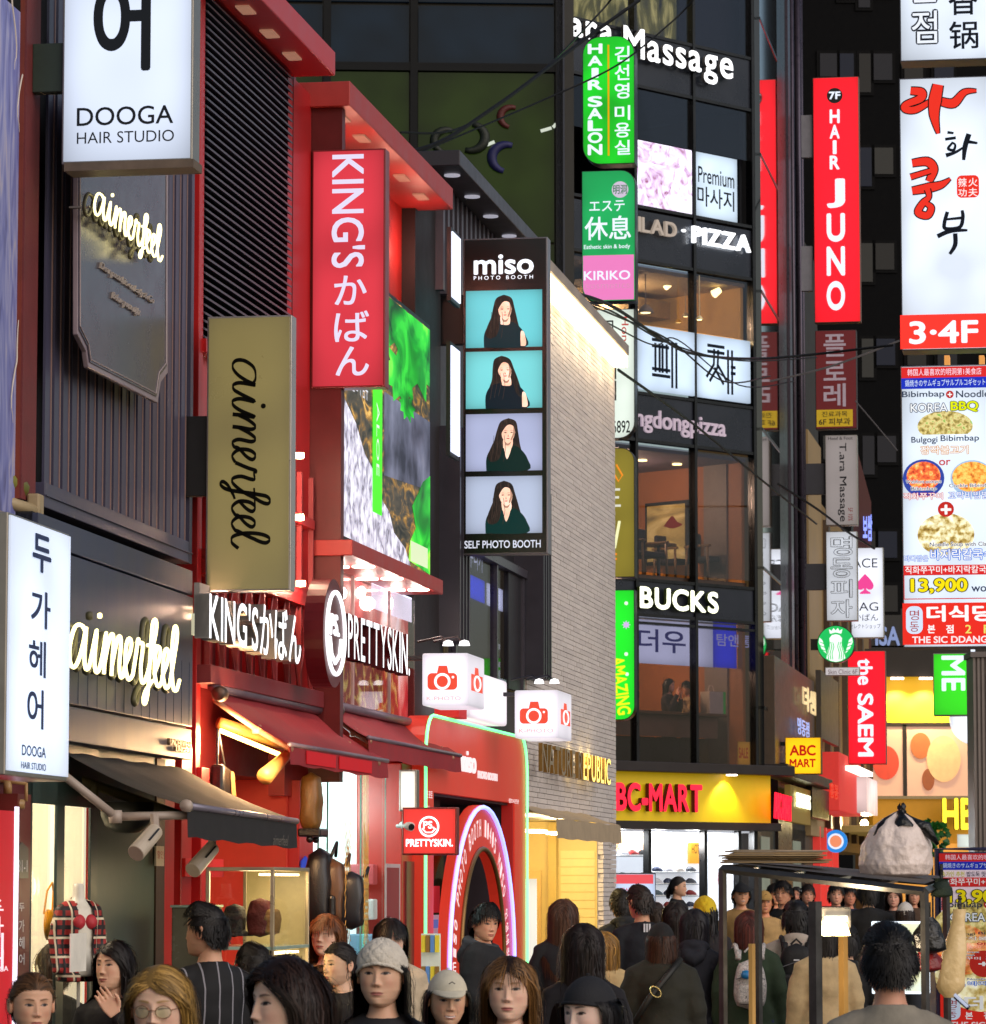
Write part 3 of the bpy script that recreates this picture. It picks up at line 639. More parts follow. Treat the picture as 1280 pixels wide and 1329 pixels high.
for (px, py, w, h, m_, lab) in ((415, 1200, .33, .5, LEA, 'big black backpack hanging beside the glass cabinet'), (432, 1192, .2, .4, mat('brown_leather', '#5a3c26', rough=.4), 'brown leather bag between the black backpack and the quilted bag'), (456, 1195, .17, .34, mat('quilt', '#22242c', rough=.35), 'dark quilted bag with gold chain pattern by the glass shopfront')):
    c = loF(L, px, py + 12, 22.6); t = T('backpack', lab, 'bag', L, (c[0], c[1], c[2])); bagmesh(t, c, w, h, .16, m_, 0)
    MB().tube([(c[0] - w * .2, c[1] - .08, c[2] + h * .9), (c[0], c[1] - .1, c[2] + h * 1.06), (c[0] + w * .2, c[1] - .08, c[2] + h * .9)], .01, 6).build('handle', m_, t, smooth=True)
    if 'quilted' in lab:
        for i in range(-3, 5):
            for s_ in (-1, 1): MB().tube([(c[0] - w * .42, c[1] - .088, c[2] + .06 + i * .07 + (.0 if s_ > 0 else .28)), (c[0] + w * .42, c[1] - .088, c[2] + .06 + i * .07 + (.28 if s_ > 0 else 0))], .0022, 4).build('stitch_line', mat('goldline', '#c79a4a'), t)
    else: bx(t, 'front_pocket', m_, c[0] - w * .3, c[0] + w * .3, c[1] - .11, c[1] - .06, c[2] + h * .12, c[2] + h * .45, bevel=.02)

# glass cabinet on the street
t = T('display_cabinet', 'lit glass display cabinet full of hats and bags under the black awning', 'cabinet', L, loF(L, 300, 1330, 20.3)); CF = blade_frame(302, 1128, 19.6, -TH)
t = T('display_cabinet', 'lit glass display cabinet full of hats and bags under the black awning', 'cabinet', CF, (0, .2, 0)) if False else t
bpy.data.objects.remove(t.o)
x0, x1, z0, z1 = CF.rect(267, 1125, 355, 1420); t = T('display_cabinet', 'lit glass display cabinet of hats and bags under the black awning', 'cabinet', CF, ((x0 + x1) / 2, .3, 0))
dep = .85; AL = mat('cabinet_alu', '#b7a88e', metal=.6, rough=.3)
for a in (x0, x1 - .02):
    for b_ in (0, dep): bx(t, 'frame_post', AL, a, a + .02, b_, b_ + .02, 0, z1 - .02, bevel=.003)
for zz in (z1 - .02, z1 - .42, z1 - .8, .1): bx(t, 'shelf', AL if zz != z1 - .42 else mat('glass_shelf', '#9fb8a8', rough=.1), x0, x1, 0, dep + .02, zz, zz + .018, bevel=.002)
for zz in (z1 - .045, z1 - .445): bx(t, 'light_bar', mat('led_warm', '#fff2c8', emit='#ffe0a0', es=7, var=0), x1 - .09, x1 - .03, .05, dep - .1, zz, zz + .012)
CG = glassmat('cabglass', '#fffdfa', .03)
bx(t, 'glass_pane', CG, x0 + .02, x1 - .02, .008, .012, .12, z1 - .02); bx(t, 'glass_pane', CG, x1 - .012, x1 - .008, .02, dep, .12, z1 - .02)
bx(t, 'back_panel', mat('cabback', '#c9b98a', rough=.4), x0 + .02, x1 - .02, dep, dep + .004, .1, z1 - .02)
bulb(CF.w((x0 + x1) / 2, .4, z1 - .1), 4.5, (1, .8, .45), .1); bulb(CF.w((x0 + x1) / 2, .4, z1 - .55), 3.5, (1, .8, .45), .1)
goods = [('hat', 'black bucket hat on the top shelf of the glass cabinet', x0 + .1, z1 - .36, .12, .17, '#1d1c20'), ('handbag', 'dark red fur bag on the top shelf of the glass cabinet', x0 + .235, z1 - .36, .14, .2, '#5c1c1c'), ('tan_cap', 'tan cap at the lit right side of the cabinet shelf', x0 + .3, z1 - .35, .08, .14, '#9a7a48'),
    ('scarf', 'cream knitted scarf heap on the lower cabinet shelf', x0 + .2, z1 - .76, .2, .17, '#d8b070'), ('handbag', 'small black pouch on the lower cabinet shelf', x0 + .1, z1 - .76, .07, .16, '#202024'), ('teal_box', 'teal glass box on the lower cabinet shelf', x0 + .31, z1 - .76, .06, .1, '#3c6a60')]
for (nm, lab, gx, gz, w, h, c) in goods:
    q = T(nm, lab, nm.split('_')[-1], CF, (gx, .2, gz)); bagmesh(q, (gx, .22, gz + .002), w, h, .16, mat('goods' + c, c, rough=.8, bump=.5, bscale=70, dist=.02), 0, bumps=.03)
    if nm == 'hat': MB().lathe([(.05, .02), (.1, -.002), (.1, .004), (.05, .03)], (gx, .22, gz + .01), 18).build('brim', mat('goods' + c), q, smooth=True)
q = T('small_cabinet', 'short glass cabinet left of the tall lit one', 'cabinet', CF, (x0 - .12, .3, 0)); zs = CF.pt(230, 1178)[1]
bx(q, 'body', mat('cab2', '#6e6a58', rough=.25), x0 - .2, x0 - .03, .1, .5, 0, zs, bevel=.006); bx(q, 'glass_top', mat('glass_shelf'), x0 - .205, x0 - .025, .09, .51, zs, zs + .012)
q = T('blue_number_plate', 'blue house shaped number plate on the red post', 'plate', L, (0, -.1, 0)); P = [L.pt(a, b, -.07) for a, b in ((392, 1147), (402, 1147), (402, 1118), (397, 1111), (392, 1118))]
MB().prism(P, -.07, -.062).build('plate', mat('plate_blue', '#1f3fae', emit='#2a4ad0', es=.3), q); rtxt(q, '53', mat('whiteprint'), (393, 1132, 401, 1144), y=-.07, d=.002)
q = T('poster', 'small white and red notice on the brown pier', 'poster', LA, (20, -.02, 1.8)); rbox(q, 'sheet', mat('notice', '#c8b8a8'), (203, 1098, 213, 1124), -.03, -.02); rtxt(q, '할인', mat('redink', '#b02020'), (204, 1104, 212, 1114), y=-.03, d=.001)

# bag shop blade
t = signbox('pink red blade sign with sideways white word over three japanese letters', (405, 195, 500, 504), 24.2, .14, fm=mat('kingface', '#601018', rough=.35, emit='#d83a48', es=.95, var=0, evar=.25), frame=mat('redcase', '#7a1f24', rough=.35), bracket=[(398, 300, 405, 320), (398, 440, 405, 455)], bm=RED)
KW = lit('#e4ddf6', 1.0, 0)
rtxt(t, "KING'S", KW, (431, 201, 474, 348), y=-.006, d=.002, rot=-90, bold=.03)
for s_, r_ in (('か', (434, 358, 476, 396)), ('ば', (434, 404, 479, 444)), ('ん', (436, 450, 479, 488))): rtxt(t, s_, KW, r_, y=-.006, d=.002, bold=.05)

# ================================================================ cosmetics building (red)
t = T('cosmetics_building', 'red lit building front with large screen and downlit red hoods', 'building', L, (25, 0, 0))
x0, x1 = spans(L, 401.5, 538)
zt = L.pt(405, 141)[1]; zh = L.pt(414, 108, -.22)[1]
bx(t, 'wall', mat('red_wall_lit', '#a8231c', rough=.5, var=.1, scale=1.5), x0, x1, .1, 1.2, 2.72, zt)
bx(t, 'reveal', RDK, x0, x0 + .1, -.2, .1, 2.5, zt); bx(t, 'pilaster', mat('pilaster', '#8a4a3a', rough=.4), L.pt(403, 600)[0], L.pt(430, 600)[0], .02, .1, L.pt(404, 690)[1], zt - .1)
bx(t, 'hood', mat('hood_red', '#a83430', rough=.45, var=.1), x0 - .05, x1 + .12, -.26, .4, zt, zt + .16, bevel=.006)
for px, py in ((441, 152), (468, 180), (520, 228), (545, 253)):
    x = L.pt(px - 4, py, -.1)[0]; bx(t, 'downlight', mat('downlight_dim'), x - .12, x + .12, -.17, -.09, zt - .012, zt - .001)
for xx_ in (x0 + .8, x0 + 2.2, x0 + 3.4): bulb(L.w(xx_, -.12, zt - .35), 7, (1, .35, .25), .05)
# screen
sx0, sx1 = L.pt(430, 600, -.08)[0], L.pt(557, 600, -.08)[0]; sz0 = L.pt(557, 746, -.08)[1]; sz1 = L.pt(557, 427, -.08)[1]
bx(t, 'side_wall', mat('dark_gap', '#1a1214'), x1, L.pt(572, 500)[0], .0, 1.2, 0, sz1 + 1.0)
q = T('video_screen', 'large bright video screen of green leaves and white rock on the red building', 'screen', L, ((sx0 + sx1) / 2, -.1, sz0))
bx(q, 'casing', BLK, sx0 - .03, sx1 + .02, -.08, .1, sz0 - .03, sz1 + .03)
W_, H_ = sx1 - sx0, sz1 - sz0
P = lambda u, v: (sx0 + u * W_, sz0 + v * H_)
def pic(nm, pts, m, y): MB().prism([P(*p) for p in pts], y, y + .002).build(nm, m, q)
pic('picture', [(0, 0), (1, 0), (1, 1), (0, 1)], ramp_mat('pic_water', [(.3, '#141c18'), (.5, '#4a4436'), (.62, '#8f6a2c'), (.75, '#e8b860')], scale=5, dist=1.5, emit=.8, stretch=(.8, 1, 2)), -.084)
rock = [(0, 0), (.78, 0), (.72, .06), (.6, .1), (.55, .17), (.48, .2), (.38, .3), (.3, .34), (.22, .43), (.12, .49), (0, .57)]
pic('rock_picture', rock, ramp_mat('pic_rock', [(.3, '#4c4a58'), (.45, '#a8a6b8'), (.6, '#dcdcea'), (.8, '#f4f4fc')], scale=11, dist=.6, detail=12, emit=.85), -.088)
LEAF = ramp_mat('pic_leaf', [(.3, '#042c0c'), (.45, '#0c8a20'), (.58, '#30c834'), (.7, '#90e848'), (.85, '#e0f888')], scale=2.4, dist=.8, detail=3, emit=1.0, stretch=(.7, 1, 1.2))
random.seed(3)
def leafpoly(cx, cz, r, n=9, sq=.8): 
    return [(min(.995, max(.005, p)), min(.995, max(.005, q_))) for p, q_ in [(cx + r * sq * (1 if i % 2 == 0 else .62) * math.cos(2 * PI * i / (2 * n) + .2) * (1 + .15 * math.sin(i * 2.3)), cz + r * .5 * (1 if i % 2 == 0 else .62) * math.sin(2 * PI * i / (2 * n) + .2)) for i in range(2 * n)]]
for (cx, cz, r) in ((.05, .9, .3), (.32, .86, .3), (.6, .93, .3), (.85, .84, .32), (.95, .97, .3), (.66, .72, .24), (.42, .98, .25), (.2, .97, .3), (.74, .62, .12)): pic('leaf_picture', leafpoly(cx, cz, r), LEAF, -.087 - .0002 * random.random() * 8)
for pts in ([(.76, .02), (1, .0), (1, .4), (.92, .36), (.86, .3), (.8, .24), (.84, .16), (.78, .1)],): pic('leaf_picture', pts, LEAF, -.0885)
pic('smoke_picture', [(.5, .3), (1, .34), (1, .62), (.5, .62)], ramp_mat('pic_smoke', [(.35, '#2a2c38'), (.6, '#6e7288'), (.8, '#9a9cae')], scale=2.2, emit=.7), -.0862)
bx(q, 'tube_picture', mat('tube_green', '#3fe820', emit='#48f028', es=1.0, var=0), P(.38, 0)[0], P(.47, 0)[0], -.091, -.088, P(0, .14)[1], P(0, .8)[1])
txt(q, 'ALOE', lit('#e8ffe8', 1, 0), P(.425, 0)[0], P(0, .42)[1], .1, .5, y=-.091, d=.002, rot=-90)
txt(q, '100', lit('#c8d8c8', .9, 0), P(.1, 0)[0], P(0, .72)[1], .3, .22, y=-.09, d=.002)
txt(q, '제주산 알로에 함유', lit('#e8e8f0', .9, 0), P(.2, 0)[0], P(0, .585)[1], .9, .16, y=-.09, d=.002)
pic('tag_picture', [(.78, .02), (.97, .02), (.97, .1), (.78, .1)], lit('#e8f8c8', .9, 0), -.0905)
# lower hood with six downlights
hz1 = L.pt(440, 696, -.24)[1]; hz0 = L.pt(440, 717, -.24)[1]
bx(t, 'lower_hood', mat('hood_red'), x0 - .02, L.pt(568, 770, -.24)[0], -.28, .3, hz0, hz1, bevel=.006)
for i in range(3):
    for j, yy_ in enumerate((-.2, -.03)):
        x = x0 + .75 + i * 1.0; MB().lathe([(.0, 0), (.075, 0), (.075, .01)], (x, yy_, hz0 - .012), 18).build('downlight', mat('bulb_soft', '#fff0e0', emit='#ffe8d8', es=5, var=0), t)
        bulb(L.w(x, yy_, hz0 - .1), 3.2, (1, .8, .7), .05)
# show window
wx0, wx1 = L.pt(401, 830)[0] + .0, L.pt(535, 830)[0]; wz1 = hz0 - .02; wz0 = L.pt(400, 905)[1]
bx(t, 'window_frame', RED, wx0, wx1, -.03, .06, wz0 - .05, wz0); 
bx(t, 'window_backdrop', ramp_mat('pic_window', [(.3, '#6a1c24'), (.45, '#b03038'), (.58, '#d8a8a0'), (.72, '#efe6f0'), (.9, '#f8f8ff')], scale=1.6, dist=1.2, detail=7, emit=.8), wx0, wx1, .03, .06, wz0, wz1)  # self-glowing pattern stands in for the window's reflections and posters
bx(t, 'food_print', ramp_mat('pic_food', [(.3, '#6a1a10'), (.45, '#b83018'), (.6, '#e08a20'), (.72, '#e8d860'), (.85, '#6aa030')], scale=9, kind='vor', emit=.5), wx0 + .1, wx0 + .7, .026, .03, wz0 + .02, wz0 + .42)
bx(t, 'food_print', ramp_mat('pic_food2', [(.3, '#5a1214'), (.5, '#8a2a20'), (.62, '#c8c060'), (.8, '#e8e8d0')], scale=4, dist=3, emit=.45), wx0 + 1.2, wx0 + 3.2, .026, .03, wz0 + .02, wz0 + .5)
bx(t, 'white_print', mat('win_white', '#c8ccf0', emit='#e4e8ff', es=1.1, var=.1), wx0 + .1, wx0 + 1.0, .02, .028, wz0 + 1.05, wz1 - .02)
bx(t, 'white_print', mat('win_white'), wx0 + 2.2, wx0 + 3.7, .02, .028, wz0 + .9, wz1 - .15)
txt(t, '포대', lit('#3a48c8', .8, 0), wx0 + .75, wz0 + 1.4, .9, .26, y=.018, d=.002, bold=.04)
bx(t, 'glass_pane', glassmat('winglass', '#fff8f8', .1), wx0, wx1, -.02, -.015, wz0, wz1)
for xx_ in (wx0 + 1.3, wx0 + 2.6): bx(t, 'mullion', mat('thinwhite', '#c8b0b0'), xx_, xx_ + .02, -.03, -.01, wz0, wz1)
q = T('cosmetics_lettering', 'white lit raised cosmetics shop name with round dark red emblem', 'sign', L, (25.4, -.3, 3.1))
cx, cz = L.pt(434, 822, -.34); 
MB().lathe([(0, 0), (.33, 0), (.33, .12)], (cx, -.34, cz), 36, 'y').build('disc', mat('disc_red', '#5c0c18', rough=.4), q)
mbq = MB(); mbq.tube([(a, -.35, b) for a, b in ell(cx, cz, .27, .25, 36)] + [(cx + .27, -.35, cz)], .013, 8); mbq.build('emblem_ring', LW, q, smooth=True)
txt(q, 'PS.', LW, cx - .01, cz + .05, .26, .13, y=-.34, d=.01, bold=.02); mbq = MB(); mbq.tube([(cx - .17, -.345, cz - .03), (cx - .12, -.345, cz - .13), (cx, -.345, cz - .18), (cx + .12, -.345, cz - .13), (cx + .17, -.345, cz - .03)], .014, 8); mbq.build('emblem_smile', LW, q, smooth=True)
letters(q, 'PRETTYSKIN.', LW, (452, 796, 532, 853), y=-.26, ym=-.34, d=.08, bold=.008, gap=.2, side=mat('deepred', '#5c0c18'))
# mirrored camera box reflection is left to the glass

# ground floor of the cosmetics shop
gx0, gx1 = spans(L, 404, 504); ztop = 2.7
WALLW = mat('white_interior', '#e8f0f0', emit='#f0fcff', es=1.0, var=.05)  # white walls glow by themselves instead of being lit
bx(t, 'interior_wall', WALLW, gx1 - .05, gx1 - .02, .0, 1.2, .0, ztop)
bx(t, 'interior_ceiling', WALLW, gx0, gx1, .1, .8, ztop - .02, ztop)
bx(t, 'glass_pane', glassmat('shopglass2', '#f4fffc', .02), gx0 + .3, gx1, -.005, .005, .1, ztop - .05)
for px in (413, 425, 468, 500): x = spans(L, px, px)[0]; bx(t, 'glass_edge', mat('glass_green', '#7fb8a8', rough=.2), x, x + .012, -.01, .0, .05, ztop - .05)
for i in range(5): bx(t, 'product_shelf', mat('shelf' + str(i), ('#8fc8c0', '#c86a78', '#78a8c8', '#d8d8d8', '#b84a50')[i], emit=('#8fc8c0', '#c86a78', '#78a8c8', '#d8d8d8', '#b84a50')[i], es=.35), gx1 - .25, gx1 - .06, .05, .22, .9 + i * .24, 1.04 + i * .24, bevel=.01)
bulb(L.w(gx0 + 1, .4, 2.4), 20, (.9, 1, 1), .2); bulb(L.w(gx0 + 2.0, .3, 2.4), 20, (.9, 1, 1), .2)
px0, px1 = spans(L, 500, 521); bx(t, 'pillar', mat('pillar_red', '#b83028', rough=.35), px0, px1, -.12, .2, 0, ztop, bevel=.01)
px0, px1 = spans(L, 530, 556); bx(t, 'dark_pier', mat('darkpier', '#1c1e2a', rough=.3), px0, px1, -.02, .2, 0, ztop); bx(t, 'grey_panel', mat('greyred', '#6a2a2c', rough=.4), spans(L, 504, 0)[0], spans(L, 519, 0)[0], -.135, -.12, 1.0, L.pt(504, 1118)[1])
q = T('framed_poster', 'red framed poster on the salmon pillar under the square red blade sign', 'poster', L, (26, -.14, 1.4)); rbox(q, 'frame', mat('thinwhite'), (501.5, 1121, 519.5, 1330), -.15, -.14); rbox(q, 'sheet', mat('posterred', '#7a3030', emit='#a04040', es=.2), (503, 1126, 518, 1330), -.154, -.15)
q = signbox('white lamp box hanging above the security camera', (518, 999, 541, 1053), 25.5, .1, '#fff8ec', 1.25, name='lamp_box'); 
f = blade_frame(530, 1070, 25.4)
q = T('security_camera', 'white dome ended security camera on the salmon pillar', 'camera', f, (0, 0, f.pt(530, 1070)[1]))
x, z = f.pt(523, 1072); MB().tube([(x - .04, .02, z), (x + .02, -.04, z)], .014, 8).build('bracket', mat('camwhite', '#c8c0ba', rough=.3), q, smooth=True)
MB().tube([(x + .0, -.02, z + .008), (x + .075, -.1, z - .008)], [.026, .03], 14).build('housing', mat('camwhite'), q, smooth=True); MB().tube([(x + .072, -.097, z - .008), (x + .08, -.106, z - .01)], [.024, .02], 14).build('lens', mat('lens', '#0a0a0c', rough=.1), q)
q = signbox('square red blade sign with round white emblem and shop name below', (522, 1048, 593, 1110), 25.3, .1, fm=mat('sqred', '#c8302c', emit='#ee3a34', es=.75, var=0, evar=.12), frame=mat('redcase'))
f = q.f; cx, cz = f.pt(557, 1073); mbq = MB(); mbq.tube([(a, -.008, b) for a, b in ell(cx, cz, .062, .062, 30)] + [(cx + .062, -.008, cz)], .007, 6); mbq.build('emblem_ring', LW, q)
txt(q, 'PS.', LW, cx, cz + .012, .075, .05, y=-.008, d=.002, bold=.06); MB().tube([(cx - .045, -.008, cz - .012), (cx - .02, -.008, cz - .038), (cx + .02, -.008, cz - .038), (cx + .045, -.008, cz - .012)], .005, 5).build('emblem_smile', LW, q)
rtxt(q, 'PRETTYSKIN.', LW, (527, 1089, 588, 1099), y=-.006, d=.002, bold=.09)

# ================================================================ black photo booth building
t = T('photo_booth_building', 'black building front with slatted gable hood above the red arch panel', 'building', L, (29, 0, 0)); 
DKW = mat('black_wall', '#1b1a20', rough=.4, var=.2); x0, x1 = L.pt(572, 500)[0], L.pt(684, 500)[0]
zt = L.pt(595, 216, -.28)[1]; zh = L.pt(595, 196, -.28)[1]
bx(t, 'wall', DKW, x0, x1, .1, 1.2, L.pt(563, 1028, -.2)[1], zt)
bx(t, 'hood', mat('hood_black', '#2a262e', rough=.4, var=.1), L.pt(545, 210)[0], L.pt(697, 312, -.28)[0] + .1, -.3, .4, zt, zh, bevel=.006)
xa = L.pt(572, 300, -.04)[0]
n = 22; st = (x1 - xa) / n; zlow = L.pt(570, 380)[1]
s0 = MB().box(xa, xa + st * .4, -.06, .1, zlow, zt).build('slat', mat('gable_slat', '#4a4650', rough=.4), t); copies(s0, [(st * i, 0, 0) for i in range(1, n)])
for px, py in ((587, 224), (613, 250), (637, 275), (661, 300)):
    x = L.pt(px, py, -.18)[0]; MB().lathe([(0, 0), (.06, 0), (.06, .01)], (x, -.18, zt - .012), 14).build('downlight', mat('downlight_grey', '#8a8890', emit='#c8c8d8', es=.6, var=0), t)
for k_, (pa, ya, yb) in enumerate(((570, 655, 832), (682, 725, 880))):
    x = L.pt(pa, 700)[0]; za, zb_ = L.pt(pa, ya)[1], L.pt(pa, yb)[1]
    for i in range(4): bx(t, 'fin', mat('fin_grey', '#34323c', rough=.35), x + i * .14, x + i * .14 + .05, -.16, .1, zb_, za + .6)
wx0, wx1 = L.pt(592, 800)[0], L.pt(682, 800)[0]; wz1 = L.pt(592, 700)[1]; wz0 = L.pt(592, 870)[1]
ROOMW = mat('dim_room', '#4a4030', emit='#6a5a30', es=.25, var=.3)
bx(t, 'room_wall', ROOMW, wx0, wx1, .09, .098, wz0, wz1)
for i, c in enumerate(('#2838d8', '#3040e0', '#e8ecf8')): 
    a0 = wx0 + .1 + i * .95; bx(t, 'banner_image', lit(c, 1.6, .1), a0, a0 + .8, .08, .088, wz0 + .65, wz1 - .18)  # reflected banners built as glowing panels behind the pane, lettering included
txt(t, '우리가', lit('#e8ecf8', 1, 0), wx0 + 1.4, wz0 + 1.0, .7, .22, y=.079, d=.002); txt(t, '의', lit('#e8ecf8', 1, 0), wx0 + .45, wz0 + 1.0, .3, .22, y=.079, d=.002)
bx(t, 'glass_pane', glassmat('winglass2', '#d8d8e8', .12), wx0, wx1, .03, .04, wz0, wz1)
for xx_ in (wx0, wx0 + 2.0, wx1 - .1): bx(t, 'window_frame', mat('metal_frame', '#5a5662', metal=.6, rough=.3), xx_, xx_ + .06, .0, .06, wz0, wz1)
bx(t, 'window_head', mat('metal_frame'), wx0, wx1, -.02, .06, wz1 - .03, wz1 + .04); bx(t, 'window_board', DKW, wx1 - .8, wx1 - .1, .02, .06, wz0, wz1)
for (pa, ya, yb) in ((571, 448, 586), (572, 300, 385)):   # cool light strips on the black wall behind the blade
    x, z1_ = L.pt(pa + 14, ya, -.3); z0_ = L.pt(pa + 14, yb, -.3)[1]; bx(t, 'light_strip', lit('#dfe6ff', 1.6, 0), x, x + .35, -.31, -.3, z0_, z1_); bx(t, 'light_strip_case', BLK, x - .02, x + .37, -.3, -.27, z0_ - .03, z1_ + .03)

# blade with four portraits
t = signbox('tall black blade sign with a strip of four portrait photographs', (601, 310, 711, 720), 29.0, .16, fm=mat('black_face', '#08080a', rough=.25, var=0), frame=mat('grey_alu', '#77757c', metal=.6, rough=.35), bracket=[(569, 384, 602, 448), (569, 586, 602, 655)], bm=paint('#0c0c10', .4))
f = t.f; S_ = lit('#f4f6ff', 1.3, 0)
mbx_ = rtxt(t, 'miso', S_, (615, 331, 693, 357), y=-.006, d=.002, bold=.05); rtxt(t, 'PHOTO BOOTH', S_, (615, 358.5, 692, 363.5), y=-.006, d=.002, bold=.03, spacing=1.6)
rtxt(t, 'SELF PHOTO BOOTH', lit('#d8dcec', 1.0, 0), (603, 702, 702, 712), y=-.006, d=.002, bold=.04)
HR = ramp_mat('hair_print', [(.35, '#0c0809'), (.55, '#1e1614'), (.7, '#3a2c26')], scale=30, emit=.8, stretch=(3, 1, .5), dist=.5); SKN = ramp_mat('skin_print', [(.3, '#e0b098'), (.5, '#f0c8b0'), (.7, '#fadccc')], scale=9, detail=2, emit=.9); SHD = lit('#c89880', .9, 0)
def smooth_poly(pts, n=4): 
    q = catmull(pts + [pts[0]], n); return [(float(a[0]), float(a[1])) for a in q[:-1]]
for i, (ya, c, top, vneck) in enumerate(((378, '#6fd3dc', '#0e3038', 0), (457, '#7ad8dc', '#10222e', 0), (538, '#b4bce0', '#0c2c28', 1), (619, '#b8c4de', '#0a3634', 1))):
    x0, x1, z0, z1 = f.rect(605, ya, 704, ya + 74); w, h = x1 - x0, z1 - z0; q0 = bx(t, 'photo', lit(c, .95, .1), x0, x1, -.008, -.006, z0, z1)
    R = lambda pts: [(x0 + u * w, z0 + v * h) for u, v in pts]
    dx = (.0, .02, .03, .02)[i]
    tl = (.0, -.10, .06, -.04)[i]; lay = lambda pts, m, y: MB().prism(R(smooth_poly([(u + dx + tl * max(0, v - .42), v) for u, v in pts])), y, y + .0006).build('portrait_print', m, t, q0)
    lay([(.5, .92), (.4, .86), (.36, .7), (.33, .5), (.27, .3), (.25, .14), (.4, .1), (.62, .12), (.72, .2), (.68, .45), (.64, .68), (.6, .86)], HR, -.0092)
    lay([(.24, .0), (.24, .22), (.3, .38), (.42, .44), (.6, .44), (.7, .36), (.78, .2), (.78, .0)], lit(top, .8, 0), -.0100)
    if vneck: lay([(.46, .46), (.51, .2), (.57, .46)], SKN, -.0106)
    else: lay([(.45, .42), (.52, .39), (.58, .42), (.52, .48)], SKN, -.0106); lay([(.72, .02), (.72, .26), (.76, .26), (.79, .1), (.78, .02)], SKN, -.0106)
    lay([(.46, .4), (.46, .56), (.57, .56), (.57, .4)], SKN, -.0108)
    lay([(.43, .76), (.43, .62), (.47, .52), (.52, .48), (.57, .53), (.6, .64), (.6, .76), (.52, .82)], SKN, -.0112)
    lay([(.52, .86), (.44, .82), (.41, .7), (.41, .6), (.44, .7), (.5, .8), (.57, .78), (.61, .66), (.63, .7), (.6, .82)], HR, -.0118)
    if i != 1: lay([(.36, .6), (.42, .5), (.44, .36), (.4, .2), (.3, .16), (.26, .28)], HR, -.0116)
    else: lay([(.6, .6), (.64, .5), (.68, .3), (.7, .18), (.63, .3)], HR, -.0116)
    lay([(.56, .52), (.6, .64), (.6, .76), (.575, .78), (.575, .66), (.55, .55)], SHD, -.0114); lay([(.47, .52), (.52, .475), (.565, .53), (.54, .45), (.49, .45)], SHD, -.0110)
    for j in range(4): u = .3 + j * .055 + (.18 if j > 3 else 0); MB().tube([(a, -.0122, b_) for a, b_ in R([(u + dx, .16 + .03 * (j % 3)), (u + dx + .03, .4), (u + dx + .04 - .01 * j, .62)])], .0016, 4).build('portrait_print', lit('#4a3830', .8, 0), t, q0)
    for u in (.475, .555): lay([(u - .02, .67), (u, .678), (u + .02, .67), (u, .66)], HR, -.0122); lay([(u - .024, .7), (u, .71), (u + .024, .70), (u, .704)], lit('#5a3a30', .5, 0), -.0122)
    lay([(.49, .565), (.515, .573), (.54, .565), (.515, .553)], lit('#c86a68', .9, 0), -.0122)
    lay([(.511, .63), (.519, .63), (.525, .595), (.508, .595)], lit('#dba892', .9, 0), -.0122)

